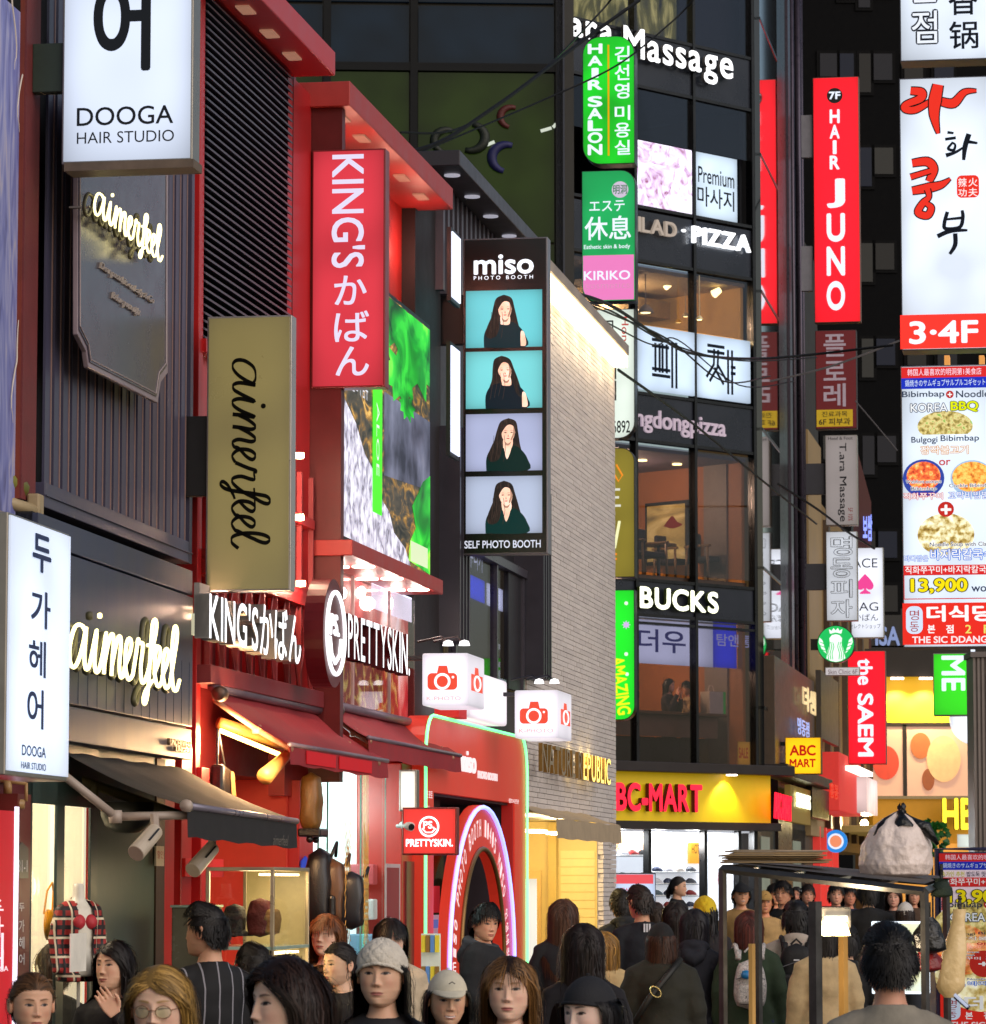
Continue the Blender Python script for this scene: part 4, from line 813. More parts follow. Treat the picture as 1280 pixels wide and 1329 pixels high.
# camera cubes
CAMR = lit('#f4503a', .95, 0)
for k_, (px, z, wsd, lab) in enumerate((((548, 848, 608, 916), 26.2, 38, 'white cube lamp with red camera symbol, above the left end of the red arch panel'), ((668, 896, 725, 958), 29.6, 34, 'white cube lamp with red camera symbol, in front of the white brick wall'))):
    f = blade_frame(px[0], px[1], z, -TH + .0); x0, x1, z0, z1 = f.rect(*px); dd = (x1 - x0) * 2.1
    t = T('camera_cube_lamp', lab, 'sign', f, ((x0 + x1) / 2, dd / 2, z0), 'camera symbol cube lamps')
    bx(t, 'box', lit('#fbf4ff', 1.1, .08), x0, x1, 0, dd, z0, z1, bevel=.012)
    w, h = x1 - x0, z1 - z0
    for side in (0, 1):
        R = lambda u, v: (x0 + u * w, z0 + v * h)
        mbq = MB()
        if side == 0:
            mbq.prism(rrect(*[R(.12, 0)[0], R(.76, 0)[0]], R(0, .3)[1], R(0, .62)[1], .03), -.004, -.001)
            mbq.prism([R(.32, .6), R(.58, .6), R(.54, .76), (R(.36, 0)[0], R(0, .76)[1])], -.0045, -.001)
            o_ = mbq.build('camera_print', CAMR, t); c = R(.44, .46)
            mbq = MB(); mbq.tube([(a, -.006, b) for a, b in ell(c[0], c[1], w * .15, w * .15)] + [(c[0] + w * .15, -.006, c[1])], .009, 6); mbq.build('lens_ring', lit('#ffffff', 1.2, 0), t); MB().prism(ell(*R(.67, .54), .009, .009, 10), -.006, -.004).build('lens_dot', lit('#ffffff', 1.2, 0), t)
            rtxt(t, 'K-PHOTO', lit('#f0b0b0', 1.0, 0), (px[0] + 6, px[3] - 12, px[0] + 50, px[3] - 7), y=0, d=.002)
        else:
            P3 = lambda v, h_: (x1 + .004, v * dd, z0 + h_ * h)
            mbq.add([P3(.14, .3), P3(.86, .3), P3(.86, .62), P3(.14, .62)], [(0, 1, 2, 3)]); mbq.add([P3(.35, .62), P3(.62, .62), P3(.58, .76), P3(.38, .76)], [(0, 1, 2, 3)]); mbq.build('camera_print', CAMR, t)
            mbq = MB(); mbq.tube([(x1 + .006, dd * .5 + math.cos(a) * dd * .19, z0 + .46 * h + math.sin(a) * w * .15) for a in [2 * PI * i / 24 for i in range(25)]], .008, 6); mbq.build('lens_ring', lit('#ffffff', 1.2, 0), t)
    a0, a1 = (x0 - .1, x0 - .02); bx(t, 'wall_arm', BLK, x0 - .45, x0 + .05, dd * .4, dd * .5, z1 - .03, z1 + .0)
    for (u, v) in ((.5, .02), (.85, .02)) :
        x_ = x0 + u * w; MB().tube([(x_ - .25, dd * .5, z1 + .1), (x_ - .05, dd * .2, z1 + .12), (x_, dd * .05, z1 + .08)], .008, 6).build('lamp_arm', BLK, t); MB().lathe([(.0, .0), (.04, 0), (.03, .03), (.0, .04)], (x_ + .02, .0, z1 + .05), 10).build('lamp_head', mat('lamp_head', '#d8d8e0', emit='#ffffff', es=1.5, var=0), t)
t = T('white_light_box', 'plain white light box between the two camera cube lamps', 'sign', L, (30, -.3, 3.0)); x0, x1, z0, z1 = L.rect(606, 868, 655, 930, -.3)
bx(t, 'box', lit('#fff2fb', 1.15, .1), x0, x1, -.32, -.12, z0, z1, bevel=.02); bx(t, 'back', mat('redboxback', '#c02020', emit='#d02020', es=.3), x0 - .35, x0, -.3, -.12, z0 - .02, z0 + .35)

# red arch panel
PR = mat('panel_red', '#cc3a2a', rough=.38, var=.08, scale=1.2, emit='#ff3a24', es=.22)
t = T('red_arch_panel', 'red entrance panel with green neon edge and narrow neon arch', 'shopfront', L, (30, -.1, 0))
x0, x1 = L.pt(550, 1000, -.2)[0], L.pt(682, 1000, -.2)[0]; z1 = L.pt(550, 926, -.2)[1]; 
ix0, ix1 = L.pt(563, 1050, -.2)[0], L.pt(668, 1080, -.2)[0]; iz = L.pt(563, 1028, -.2)[1]
PTS = rrect(x0, x1, 0, z1, .22, corners=(0, 0, 1, 1))
MB().prism([(x0, iz)] + [(x1, iz)] + [p for p in rrect(x0, x1, iz, z1, .3, corners=(0, 0, 1, 1)) if p[1] > iz + .01], -.2, -.05).build('fascia', PR, t)
bx(t, 'jamb', PR, x0, ix0, -.2, -.05, 0, iz); bx(t, 'jamb', PR, ix1, x1, -.2, -.05, 0, iz); bx(t, 'inner_jamb', mat('panel_red_in', '#a01c18', emit='#ff2010', es=.12), ix1 - .05, ix1, -.19, -.1, 0, iz - .005); bx(t, 'lobby_end', mat('lobby_dark', '#2c262c', rough=.5), ix1 - .04, ix1 - .01, -.1, 1.3, 0, iz)
arcp = [(x0, 0)] + [(x0, z1 - .3)] + [p for p in rrect(x0, x1, iz, z1, .3, corners=(0, 0, 1, 1)) if p[1] > iz + .01][::-1] + [(x1, 0)]
MB().tube([(a, -.215, b) for a, b in arcp], .012, 6).build('neon_edge', mat('neon_green', '#b8ffc8', emit='#58f088', es=2.2, var=0), t, smooth=True)
bx(t, 'lobby_wall', mat('lobby_dark'), ix0, ix1, .35, .4, 0, iz); bx(t, 'lobby_ceiling', mat('lobby_dark'), ix0, ix1, -.15, .4, iz - .02, iz)
bx(t, 'glass_pane', glassmat('lobbyglass', '#e8d8a8', .1), ix0, ix0 + 1.0, -.1, -.09, .1, iz - .3)
rtxt(t, 'miso', lit('#fbe8e8', 1.1, 0), (597, 973, 617, 1001), y=-.2, d=.01, bold=.03); rtxt(t, 'PHOTO BOOTH', lit('#f8e0e0', 1, 0), (620, 1000, 645, 1010), y=-.2, d=.006, bold=.03)
rtxt(t, '셀프 포토', lit('#f8e0e0', 1, 0), (550, 1025, 561, 1036), y=-.2, d=.003, bold=.02); rtxt(t, '무인', lit('#f8e0e0', 1, 0), (550, 1045, 557, 1049), y=-.2, d=.003); rtxt(t, '셀프사진관', lit('#f8e0e0', 1, 0), (660, 1036, 673, 1042), y=-.2, d=.003, bold=.03)
ya = -.26; ax0, ax1 = L.pt(575, 1240, ya)[0], L.pt(663, 1240, ya)[0]; cxa = (ax0 + ax1) / 2 + .15; az1 = L.pt(618, 1044, ya)[1]; zs_ = 1.25
def arch(w, h, z0=0): # half-width w, apex h
    P = [(-w, z0)]
    for i in range(25):
        a = PI - PI * i / 24; P.append((w * math.cos(a), zs_ + (h - zs_) * math.sin(a)))
    return P + [(w, z0)]
wo = (ax1 - ax0) / 2; wi = wo * .62
O_ = arch(wo, az1); I_ = arch(wi, az1 - .34)
mbq = MB(); n = len(O_)
mbq.add([(cxa + a, ya, b) for a, b in O_] + [(cxa + a, ya, b) for a, b in I_] + [(cxa + a, ya + .07, b) for a, b in O_] + [(cxa + a, ya + .07, b) for a, b in I_],
    [(i, i + 1, n + i + 1, n + i) for i in range(n - 1)] + [(i, 2 * n + i, 2 * n + i + 1, i + 1) for i in range(n - 1)] + [(n + i, n + i + 1, 3 * n + i + 1, 3 * n + i) for i in range(n - 1)])
mbq.build('arch', PR, t)
MB().tube([(cxa + a, ya - .015, b) for a, b in arch(wo * .97, az1 - .015)], .016, 6).build('neon_arch', mat('neon_blue', '#c8d8ff', emit='#7f8cff', es=2.2, var=0), t, smooth=True)
MB().tube([(cxa + a, ya - .01, b) for a, b in arch(wi * 1.04, az1 - .33)], .02, 6).build('bulb_rim', mat('gold_rim', '#8a6a3a', metal=.6, rough=.4), t, smooth=True)
S2 = 'miso PHOTO BOOTH 1·4·5 MISO 인생네컷'
wm, hm = wo * .8, az1 - .17
for i, c in enumerate(S2):
    if c == ' ': continue
    a = PI * .995 - PI * .97 * (i / (len(S2) - 1)); px_, pz_ = cxa + wm * math.cos(a), zs_ + (hm - zs_) * math.sin(a)
    txt(t, c, lit('#ffe8e8', 1, 0), px_, pz_, .13, .07, y=ya - .001, d=.003, rot=math.degrees(a) - 90, bold=.03)
for i in range(9):
    txt(t, 'MISOPHOTO'[i], lit('#ffe8e8', 1, 0), cxa - wm, zs_ - .06 - i * .1, .09, .07, y=ya - .001, d=.003, rot=75, bold=.02)
q = T('fire_extinguisher_poster', 'red and white notices on the glass left of the neon arch', 'poster', L, (28, -.12, 1.2)); rbox(q, 'sheet', mat('noticered', '#b82838', emit='#d03848', es=.25), (556, 1150, 571, 1185), -.13, -.12); rbox(q, 'lower_sheet', mat('noticeblue', '#c8cce8', emit='#c8cce8', es=.3), (556, 1188, 571, 1235), -.13, -.12); rbox(q, 'print_block', lit('#5a78c8', .6, 0), (558, 1194, 569, 1205), -.132, -.13)
q = T('leaflet_rack', 'clear leaflet rack with yellow cards before the red arch', 'rack', L, loF(L, 555, 1320, 25.6)); f = blade_frame(555, 1215, 25.0)
q = q; bpy.data.objects.remove(q.o); x0, x1, z0, z1 = f.rect(543, 1212, 568, 1300); q = T('leaflet_rack', 'clear leaflet rack with yellow cards before the red arch', 'rack', f, ((x0 + x1) / 2, .05, 0))
bx(q, 'back', mat('rackwhite', '#c8d0c8', rough=.3, emit='#d8e8d8', es=.2), x0, x1, .1, .12, 0, z1, bevel=.003)
for i in range(4):
    for j in range(2): bx(q, 'card', mat('cards%d' % ((i + j) % 3), ('#d8c838', '#8a6a30', '#5a8ac8')[(i + j) % 3], emit=('#d8c838', '#8a6a30', '#5a8ac8')[(i + j) % 3], es=.2), x0 + .01 + i * .03, x0 + .033 + i * .03, .05, .09, z1 - .12 - j * .2, z1 - .01 - j * .2)

# ================================================================ white brick building
t = T('white_brick_building', 'pale brick corner building with lit eaves strip and gold lettering', 'building', L, (36, 0, 0)); WB = t
MOR = mat('mortar', '#b4aaa6', rough=.8, var=.1)
x0, x1 = L.pt(684, 800)[0], L.pt(799, 800)[0]; zt = L.pt(799, 474)[1]; zl = L.pt(690, 1052)[1]
ox1 = L.pt(783, 1100)[0]
bx(t, 'wall', MOR, x0, x1, .05, 3.0, zl, zt); bx(t, 'wall', MOR, ox1, x1, .05, 3.0, 0, zl)
random.seed(5)
BR = [mat('brick%d' % i, c, rough=.55, var=.08, scale=12, bump=.25, bscale=120) for i, c in enumerate(('#d6cbc4', '#d1c6c0', '#dacfc8', '#cdc2bc'))]
bh = .046; bl = .42; bm = {}
allb = []
row = 0; z = 0.0
while z + bh < zt - .02:
    x = x0 - (row % 2) * bl * .5 - random.random() * .1
    while x < x1:
        a, b_ = max(x, x0), min(x + bl - .012, x1)
        if z + bh < zl + .02: a = max(a, ox1)
        if b_ - a > .04: allb.append((a, b_, z, row))
        x += bl
    row += 1; z += bh
allb.sort(key=lambda q: q[0] * 1.0 - abs(q[2] - 3.5) * 0)
base = {}
def brick_mesh(w, m):
    k_ = (round(w, 3), m)
    if k_ not in base:
        me = bpy.data.meshes.new('brick'); M_ = MB().box(0, w, 0, .08, 0, bh - .005); me.from_pydata(M_.V, [], M_.F); me.materials.append(BR[m]); base[k_] = me
    return base[k_]
rest = [MB() for _ in BR]
for i, (a, b_, z, r_) in enumerate(allb):
    m_ = random.choice((0, 0, 1, 2, 3)); y = random.uniform(-.002, .0015)
    if i < 300:
        o = bpy.data.objects.new('brick', brick_mesh(b_ - a, m_)); COL.objects.link(o); o.parent = t.o; o.location = (a - t.b.x, y - t.b.y, z - t.b.z)
    else: rest[m_].box(a, b_, y, .08, z, z + bh - .005)
V = MB(); mats = []; 
for i, r_ in enumerate(rest):
    n0 = len(V.F); V.add(r_.V, r_.F); mats += [i] * (len(V.F) - n0)
o = V.build('brickwork', BR, t, kind='stuff'); o.data.polygons.foreach_set('material_index', mats)
# side wall beyond the corner
bx(t, 'coping', mat('coping', '#8a8078', rough=.5), x0 - .02, x1 + .06, -.14, 3.0, zt + .1, zt + .2, bevel=.005)
bx(t, 'eaves_light', mat('eaves_glow', '#fff2d0', emit='#ffe2a8', es=3.0, var=0), x0, x1 + .02, -.13, .02, zt - .03, zt + .09)
for i in range(7): bulb(L.w(x0 + .5 + i * (x1 - x0 - .8) / 6, -.22, zt - .12), 4.5, (1, .78, .5), .12)
bx(t, 'edge_pier', mat('edge_pier', '#5a5058', rough=.5), x0 - .03, x0 + .0, -.1, .3, 4.5, zt + .12)
# the opening
zc = zl
bx(t, 'reveal', mat('reveal', '#6a5c38', rough=.4), x0 + .0, ox1, .05, 1.3, zl - .02, zl)
YW = mat('yellow_interior', '#b89a4a', rough=.5, emit='#ffd070', es=.32, var=.12)  # walls carry a yellow glow standing in for interior light
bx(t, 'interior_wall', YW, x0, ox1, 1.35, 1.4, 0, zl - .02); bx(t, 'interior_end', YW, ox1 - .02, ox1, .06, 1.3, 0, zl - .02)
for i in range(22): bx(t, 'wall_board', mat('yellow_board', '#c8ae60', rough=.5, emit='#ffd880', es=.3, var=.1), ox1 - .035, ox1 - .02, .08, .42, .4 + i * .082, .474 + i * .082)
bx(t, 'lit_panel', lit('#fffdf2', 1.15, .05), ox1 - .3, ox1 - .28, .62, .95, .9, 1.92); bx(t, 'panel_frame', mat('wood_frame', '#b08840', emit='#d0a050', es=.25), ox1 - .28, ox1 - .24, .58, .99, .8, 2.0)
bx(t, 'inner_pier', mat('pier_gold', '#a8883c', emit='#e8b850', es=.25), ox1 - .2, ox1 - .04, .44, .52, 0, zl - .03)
for i in range(3): x = x0 + 1.0 + i * 1.4; bx(t, 'ceiling_lamp', mat('ceil_lamp', '#fff0d0', emit='#ffe8b0', es=6, var=0), x, x + .5, .25, .4, zl - .16, zl - .13); bulb(L.w(x + .25, .35, zl - .3), 26, (1, .78, .38), .1)
MB().tube([(x0 + 4.3, .9, 1.9), (x0 + 4.3, .9, 2.15)], .09, 16).build('wall_lamp', mat('bulb_soft'), t, smooth=True)
bx(t, 'door_handle', BLK, ox1 - .06, ox1 - .035, .3, .33, 1.45, 1.62)
yy = -.28; C0 = loF(L, 724, 1068, 35.4)
aw = T('pale_awning', 'beige retracted awning on the pale brick building doorway', 'awning', L, (35.5, -.1, 2.3))
a0 = L.pt(722, 1062, -.3); a1 = L.pt(806, 1092, -.3); 
cloth((a0[0], .02, a0[1] + .12), (a1[0], .02, a0[1] + .12), (a1[0], -.3, a0[1]), (a0[0], -.3, a0[1]), sag=.01).build('canopy', mat('awn_beige', '#a89478', rough=.8), aw, smooth=True)
cloth((a0[0], -.3, a0[1]), (a1[0], -.3, a0[1]), (a1[0], -.31, a0[1] - .17), (a0[0], -.31, a0[1] - .17), sag=0).build('valance', mat('awn_beige'), aw, smooth=True)
rtxt(aw, 'NATURE', mat('faintprint', '#8a7a60'), (790, 1094, 803, 1101), y=-.312, d=.002)
t = T('gold_lettering', 'gold raised letters on the pale brick wall, right half glowing', 'sign', L, (35, -.1, 3.0))
GL = mat('gold_metal', '#a8844a', metal=.7, rough=.3); GG = mat('gold_glow', '#ffe28a', emit='#ffd860', es=2.0, var=0)
ls = letters(t, 'NATURE REPUBLIC', mat('gold_face', '#a89478', metal=.3, rough=.35), (699, 964, 788, 1001), y=-.13, d=.035, bold=.0, gap=.2, side=GL)
for i, o in enumerate(ls):
    if i > 6: o.data.materials[0] = GG; o.data.materials[1] = GL
for px in (770, 780, 755): x, z = L.pt(px, 1005, -.12); bulb(L.w(x, -.1, z + .15), 1.2, (1, .75, .3), .05)
# ================================================================ glass tower behind the row
G_ = Fr(0, 57, math.radians(3)); 
t = T('glass_tower', 'dark office tower with green and blue glazing behind the shop row', 'building', G_, (-2, .2, 0))
x0, x1 = G_.pt(330, 300)[0], G_.pt(733, 300)[0]
bx(t, 'wall', mat('tower_black', '#050608', rough=.4), x0 - 8, x1 + .15, .1, 8, 0, 24)
GR1 = mat('green_glazing', '#0c1404', rough=.2, spec=.2, var=.3, scale=.4, emit='#24340c', es=.55, evar=.3); BL1 = mat('blue_glazing', '#040a10', rough=.2, spec=.2, var=.3, scale=.4, emit='#0c1c2a', es=.6, evar=.3)
zg = G_.pt(540, 92)[1]; zb = [G_.pt(540, 20)[1], 26]
for i, (pa, pb) in enumerate(((300, 420), (421, 533), (540, 722))):
    a, b_ = G_.pt(pa, 300)[0], G_.pt(pb, 300)[0]
    for j in range(4): bx(t, 'green_pane', GR1, a + .03, b_ - .03, .0, .06, zg - (j + 1) * 2.6 + .02, zg - j * 2.6 - .02)
    bx(t, 'blue_pane', BL1, a + .03, b_ - .03, .0, .06, zg + .12, zg + 1.0); bx(t, 'blue_pane', BL1, a + .03, b_ - .03, .0, .06, zg + 1.06, 24)
    bx(t, 'mullion', mat('tower_frame', '#04070c', rough=.5, spec=.2), b_ - .01, b_ + .1, -.06, .08, 0, 24)
bx(t, 'transom', mat('tower_frame'), x0, x1, -.05, .08, zg, zg + .12)
bx(t, 'corner_strip', mat('corner_blue', '#101c34', rough=.25), G_.pt(723, 300)[0], G_.pt(733, 300)[0], -.06, .1, 0, 24)
def curl(px, py, r, m, fl=1, rot=0):
    c = G_.pt(px, py, -.03); s = r * 57 / FPX; P = []
    for i in range(12):
        a = rot + PI * 1.05 * i / 11; P.append((c[0] + fl * s * math.cos(a), -.03, c[1] + s * .9 * math.sin(a)))
    MB().tube(P, [s * (.18 + .16 * math.sin(i / 11 * PI)) for i in range(12)], 8).build('painted_curl', m, t, smooth=True)
curl(580, 183, 17, mat('curl_dark', '#141c10'), 1, 1.1); curl(610, 178, 20, mat('curl_dark'), 1, -1.9); curl(664, 152, 15, mat('curl_red', '#501410'), 1, 1.2); curl(658, 205, 20, mat('curl_blue', '#151650'), 1, 1.2)
for px, py, w in ((632, 188, 10), (702, 170, 14), (718, 165, 4)):
    a = G_.pt(px, py, -.02); MB().tube([(a[0], -.02, a[1]), (a[0] + w * 57 / FPX, -.02, a[1] + .05)], .025, 6).build('reflected_lamp', lit('#d8e0d0', .9, 0), t)

# ================================================================ corner tower with stacked shops
ANG = math.atan(5000 / 4960); S = Fr(1.176, 60, PI / 2 - math.atan(4960 / 5000))
t = T('stacked_shop_tower', 'black framed corner tower of stacked glass shop floors with red and yellow shoe shop below', 'building', S, (2, 1, 0)); ST = t
sx = lambda p, y=0: S.pt(p, 700, y)[0]; SR = Fr(*S.w(S.pt(981, 700)[0] - .14, 0, 0)[:2], S.ang - PI / 2)
sz = lambda py, p=829, y=0: S.pt(p, py, y)[1]
X0, X1 = sx(738), sx(981); MX = sx(902)
BF = mat('black_fascia', '#20242e', rough=.28, var=.15, scale=1.2); FR = mat('mullion_black', '#07080a', rough=.3)
# levels (z) measured at px 829
Z = dict(mas1=sz(43), mas0=sz(112), p31=sz(182), p30=sz(268), pz1=sz(273), pz0=sz(338), c1=sz(340), c0=sz(422), pj0=sz(505), my1=sz(510), my0=sz(571), sb1=sz(574), sb0=sz(744), bk1=sz(752), bk0=sz(798), bn0=sz(858), rf0=sz(992), ab1=sz(1003), ab0=sz(1066))
bx(t, 'side_core', mat('core_dark', '#101216'), X0 - .6, X0, .0, 3, Z['ab0'], 21)
def band(z0, z1, m, name='fascia', x0=X0, x1=X1, y=0): bx(t, name, m, x0, x1, y, y + .12, z0, z1)
for z0, z1 in ((Z['mas0'], Z['mas1']), (Z['pz0'], Z['pz1']), (Z['my0'], Z['my1']), (Z['bk0'], Z['bk1'])):
    band(z0, z1, BF, 'fascia_panel', X0, MX - .03); band(z0, z1, BF, 'fascia_panel', MX + .03, X1)
for x in (X0 + .02, sx(825), MX, X1 - .04): bx(t, 'mullion', FR, x - .03, x + .03, -.04, .1, Z['ab1'], 21)
for k_ in ('mas1', 'mas0', 'p30', 'pz0', 'my1', 'my0', 'bk1', 'bk0', 'rf0'): bx(t, 'transom', FR, X0, X1, -.03, .1, Z[k_] - .025, Z[k_] + .025)
bx(t, 'transom', FR, X0, X1, -.03, .1, sz(808) - .02, sz(808) + .02)
# rooms
def room(z0, z1, wall, wes, ceil, lampn=0, depth=4.5, pw=0, pc=(1, .72, .4)):
    bx(t, 'room_back', mat('rb' + wall + str(wes), wall, rough=.6, emit=wall, es=wes, var=.12, scale=1), X0, X1, depth, depth + .1, z0, z1)  # room walls glow in their own colour to brighten the floor
    bx(t, 'room_side', mat('rb' + wall + str(wes)), X1 - .12, X1 - .05, .2, depth, z0, z1)
    bx(t, 'room_ceiling', mat('rc' + ceil, ceil, rough=.6), X0, X1 - .1, .12, depth, z1, z1 + .06)
    bx(t, 'room_floor', mat('rfloor', '#3a2a20', rough=.4), X0, X1 - .1, .12, depth, z0 - .06, z0)
    for i in range(lampn):
        P = S.w(X0 + 1.0 + i * 1.6, 1.5, z1 - .35); bulb(P, pw / lampn, pc, .2)
room(Z['c0'], Z['c1'] - .1, '#b8883c', .6, '#c8b48a', 2, pw=260)
room(Z['sb0'], Z['sb1'] - .1, '#a0602c', .26, '#5c5060', 2, pw=300, pc=(1, .7, .42))
room(Z['rf0'], Z['bk0'] - .02, '#a05c2c', .26, '#3c3030', 2, pw=280, pc=(1, .66, .38))
room(Z['p31'] - 1.2, Z['mas0'], '#14161c', .0, '#1a1c22', 0)
bx(t, 'room_back', ramp_mat('top_room', [(.3, '#1c1c0c'), (.5, '#5a5a24'), (.65, '#b8b46a'), (.8, '#6a7420')], scale=1.3, dist=2, emit=1.7, stretch=(1.6, 1, .6)), X0, MX - .05, .3, .4, Z['mas1'], Z['mas1'] + 1.6)  # bright curtains, drawn as a pattern that glows on its own
bx(t, 'room_back', mat('dark_room', '#0c0d10'), MX, X1, .3, .4, Z['mas1'], 21); bx(t, 'upper_back', mat('dark_room'), X0, MX, .3, .4, Z['mas1'] + 1.6, 21)
bx(t, 'roof_slab', FR, X0 - .6, X1, .0, 5, 21, 21.3)
for i, (za, zc) in enumerate(((Z['mas1'], 21), (Z['p31'], Z['mas0']), (Z['c0'], Z['c1']), (Z['sb0'], Z['sb1']), (Z['rf0'], Z['bk0']))):
    for a, b_ in ((X0 + .05, sx(825) - .03), (sx(825) + .03, MX - .03), (MX + .03, X1 - .07)): bx(t, 'glass_pane', glassmat('towerglass', '#d8d4dc', .06), a, b_, .02, .03, za + .03, zc - .03)
# posters in the massage floor, pizza strip lights
a0 = sx(826); bx(t, 'lit_poster', ramp_mat('flower_print', [(.3, '#8a4a6a'), (.42, '#c8b0d8'), (.55, '#e8e4fa'), (.8, '#f4f6ff')], scale=3.2, dist=2.2, emit=.8), a0, MX - .06, -.03, .0, Z['p30'] + .03, Z['p31'])
bx(t, 'lit_poster', lit('#d8ecff', 1.0), MX + .05, sx(958), -.03, .0, Z['p30'] + .03, Z['p31'])
INK = lit('#28323c', .2, 0)
rtxt(t, 'Premium', INK, (906, 215, 953, 236), y=-.03, d=.003, bold=.02); rtxt(t, '마사지', INK, (905, 240, 953, 266), y=-.03, d=.003, bold=.03)
for (a, b_, c, d_) in ((sx(826), MX - .05, 842, 872), (MX + .04, sx(972), 905, 960)): bx(t, 'lit_sign_panel', lit('#d4e8ff', 1.05), a, b_, -.06, .0, Z['pj0'], Z['c0'])
def stripechar(segs, px):     # lettering made of parallel double strokes
    x0, x1, z0, z1 = S.rect(*px, y=-.06); mbq = MB()
    for pts in segs:
        P = [(x0 + u * (x1 - x0), z0 + v * (z1 - z0)) for u, v in pts]
        for o_ in (-.05, .05):
            L_, R_ = [], []
            for i, p in enumerate(P):
                a = Vector(P[max(i - 1, 0)]); b_ = Vector(P[min(i + 1, len(P) - 1)]); d = (b_ - a).normalized(); nx, nz = -d.y, d.x
                L_.append((p[0] + nx * (o_ + .026), -.064, p[1] + nz * (o_ + .026))); R_.append((p[0] + nx * (o_ - .026), -.064, p[1] + nz * (o_ - .026)))
            mbq.grid([L_, R_])
    mbq.build('lettering', lit('#0c2038', .2, 0), t)
stripechar([[(0, .93), (.68, .93)], [(0, .3), (.72, .3)], [(.22, .93), (.22, .3)], [(.5, .93), (.5, .3)], [(.88, 1), (.88, 0)]], (846, 440, 879, 500))
stripechar([[(0, .97), (.62, .97)], [(.32, .97), (.3, .6), (.02, .28)], [(.3, .6), (.64, .25)], [(.82, 1), (.82, 0)], [(.84, .55), (1.02, .55)]], (918, 450, 954, 508))
for s_, r_, m_, b_ in (("ara", (736, 12, 792, 46), LW, .05), ("Massage", (806, 33, 948, 72), LW, .04)): 
    letters(t, s_, LW, r_, y=-.08, d=.06, bold=b_, gap=.12, side=RET)
letters(t, 'ILAD', mat('letter_beige', '#8a8078', emit='#c8b8a8', es=.45, var=0), (826, 281, 876, 300), y=-.06, d=.05, bold=.04); letters(t, 'PIZZA', LW, (897, 293, 972, 315), y=-.06, d=.05, bold=.05)
rtxt(t, '·', LW, (884, 297, 889, 301), y=-.06, d=.03)
MGP = mat('letter_mauve', '#9a8a94', emit='#b8a8b8', es=.6, var=0)
rtxt(t, 'ngdongpizza', MGP, (824, 529, 941, 560), y=-.0, d=.03, bold=.03)
SBL = mat('letter_cream', '#ffffe8', emit='#f8ffdc', es=1.5, var=0)
letters(t, 'BUCKS', SBL, (827, 761, 929, 789), y=-.05, d=.06, bold=.07, gap=.1, side=mat('letter_side_green', '#5a6a30')) 
# banners inside the lower glass
bx(t, 'hanging_banner', lit('#ccd4ee', 1.15, .1), sx(800, .35), sx(925, .35), .35, .37, Z['bn0'], Z['bk0'] - .03); bx(t, 'hanging_banner', lit('#1626c8', 1.5, .1), sx(926, .3), X1 - .15, .3, .32, Z['bn0'] + .0, Z['bk0'] - .03)
rtxt(t, '더우', lit('#2a2e90', .6, 0), (828, 815, 890, 845), y=.34, d=.003, bold=.04); rtxt(t, '탐앤통', lit('#b8bcf0', .8, 0), (930, 822, 975, 838), y=.29, d=.003, bold=.03)
# pizza room fittings
def pendant(px, py, zz, r, big=False):
    f_ = S; P = at_depth(px, py, zz); x = (P - S.O).dot(S.a); y = (P - S.O).dot(S.i)
    q = T('pendant_lamp', None, 'lamp', S, (x, y, P.z)); q.o['label'] = PL.pop(0)
    MB().lathe([(.02, r * .9), (r * .5, r * .75), (r, 0), (r * .95, -.01)], (x, y, P.z), 18).build('shade', mat('shade_white', '#d8c8a0', rough=.4), q, smooth=True)
    MB().lathe([(0, -.02), (r * .6, -.015), (r * .6, .02)], (x, y, P.z), 12).build('bulb', mat('bulb_yellow', '#fff4c8', emit='#ffe890', es=8, var=0), q)
    MB().tube([(x, y, P.z + r * .9), (x, y, Z['c1'] - .1)], .01, 5).build('cord', mat('cordw', '#b8a888'), q)
PL = ['white dome pendant lamp in the left window of the pizza floor', 'small bright bulb pendant at the middle mullion of the pizza floor', 'small pendant in the left window beside the mullion of the pizza floor']
pendant(838, 405, 61.8, .14); pendant(908, 414, 61.9, .06); pendant(890, 410, 63.5, .06)
for px, py in ((926, 382), (863, 372)): P = at_depth(px, py, 63); x, y = (P - S.O).dot(S.a), (P - S.O).dot(S.i); MB().tube([(x, y, P.z), (x + .1, y - .06, P.z + .08)], [.07, .05], 12).build('track_spot', mat('bulb_yellow'), t)
bx(t, 'duct', mat('duct_w', '#b8a478', rough=.4), X0 + .3, X1 - .3, 1.6, 2.1, Z['c1'] - .5, Z['c1'] - .2); bx(t, 'room_column', mat('col_w', '#a8987c', rough=.5), sx(940, .8), sx(958, .8), .8, 1.2, Z['c0'], Z['c1']); bx(t, 'air_unit', mat('airunit', '#c8bc9c'), X0 + 1.2, X0 + 2.2, .6, 1.4, Z['c1'] - .22, Z['c1'] - .12)
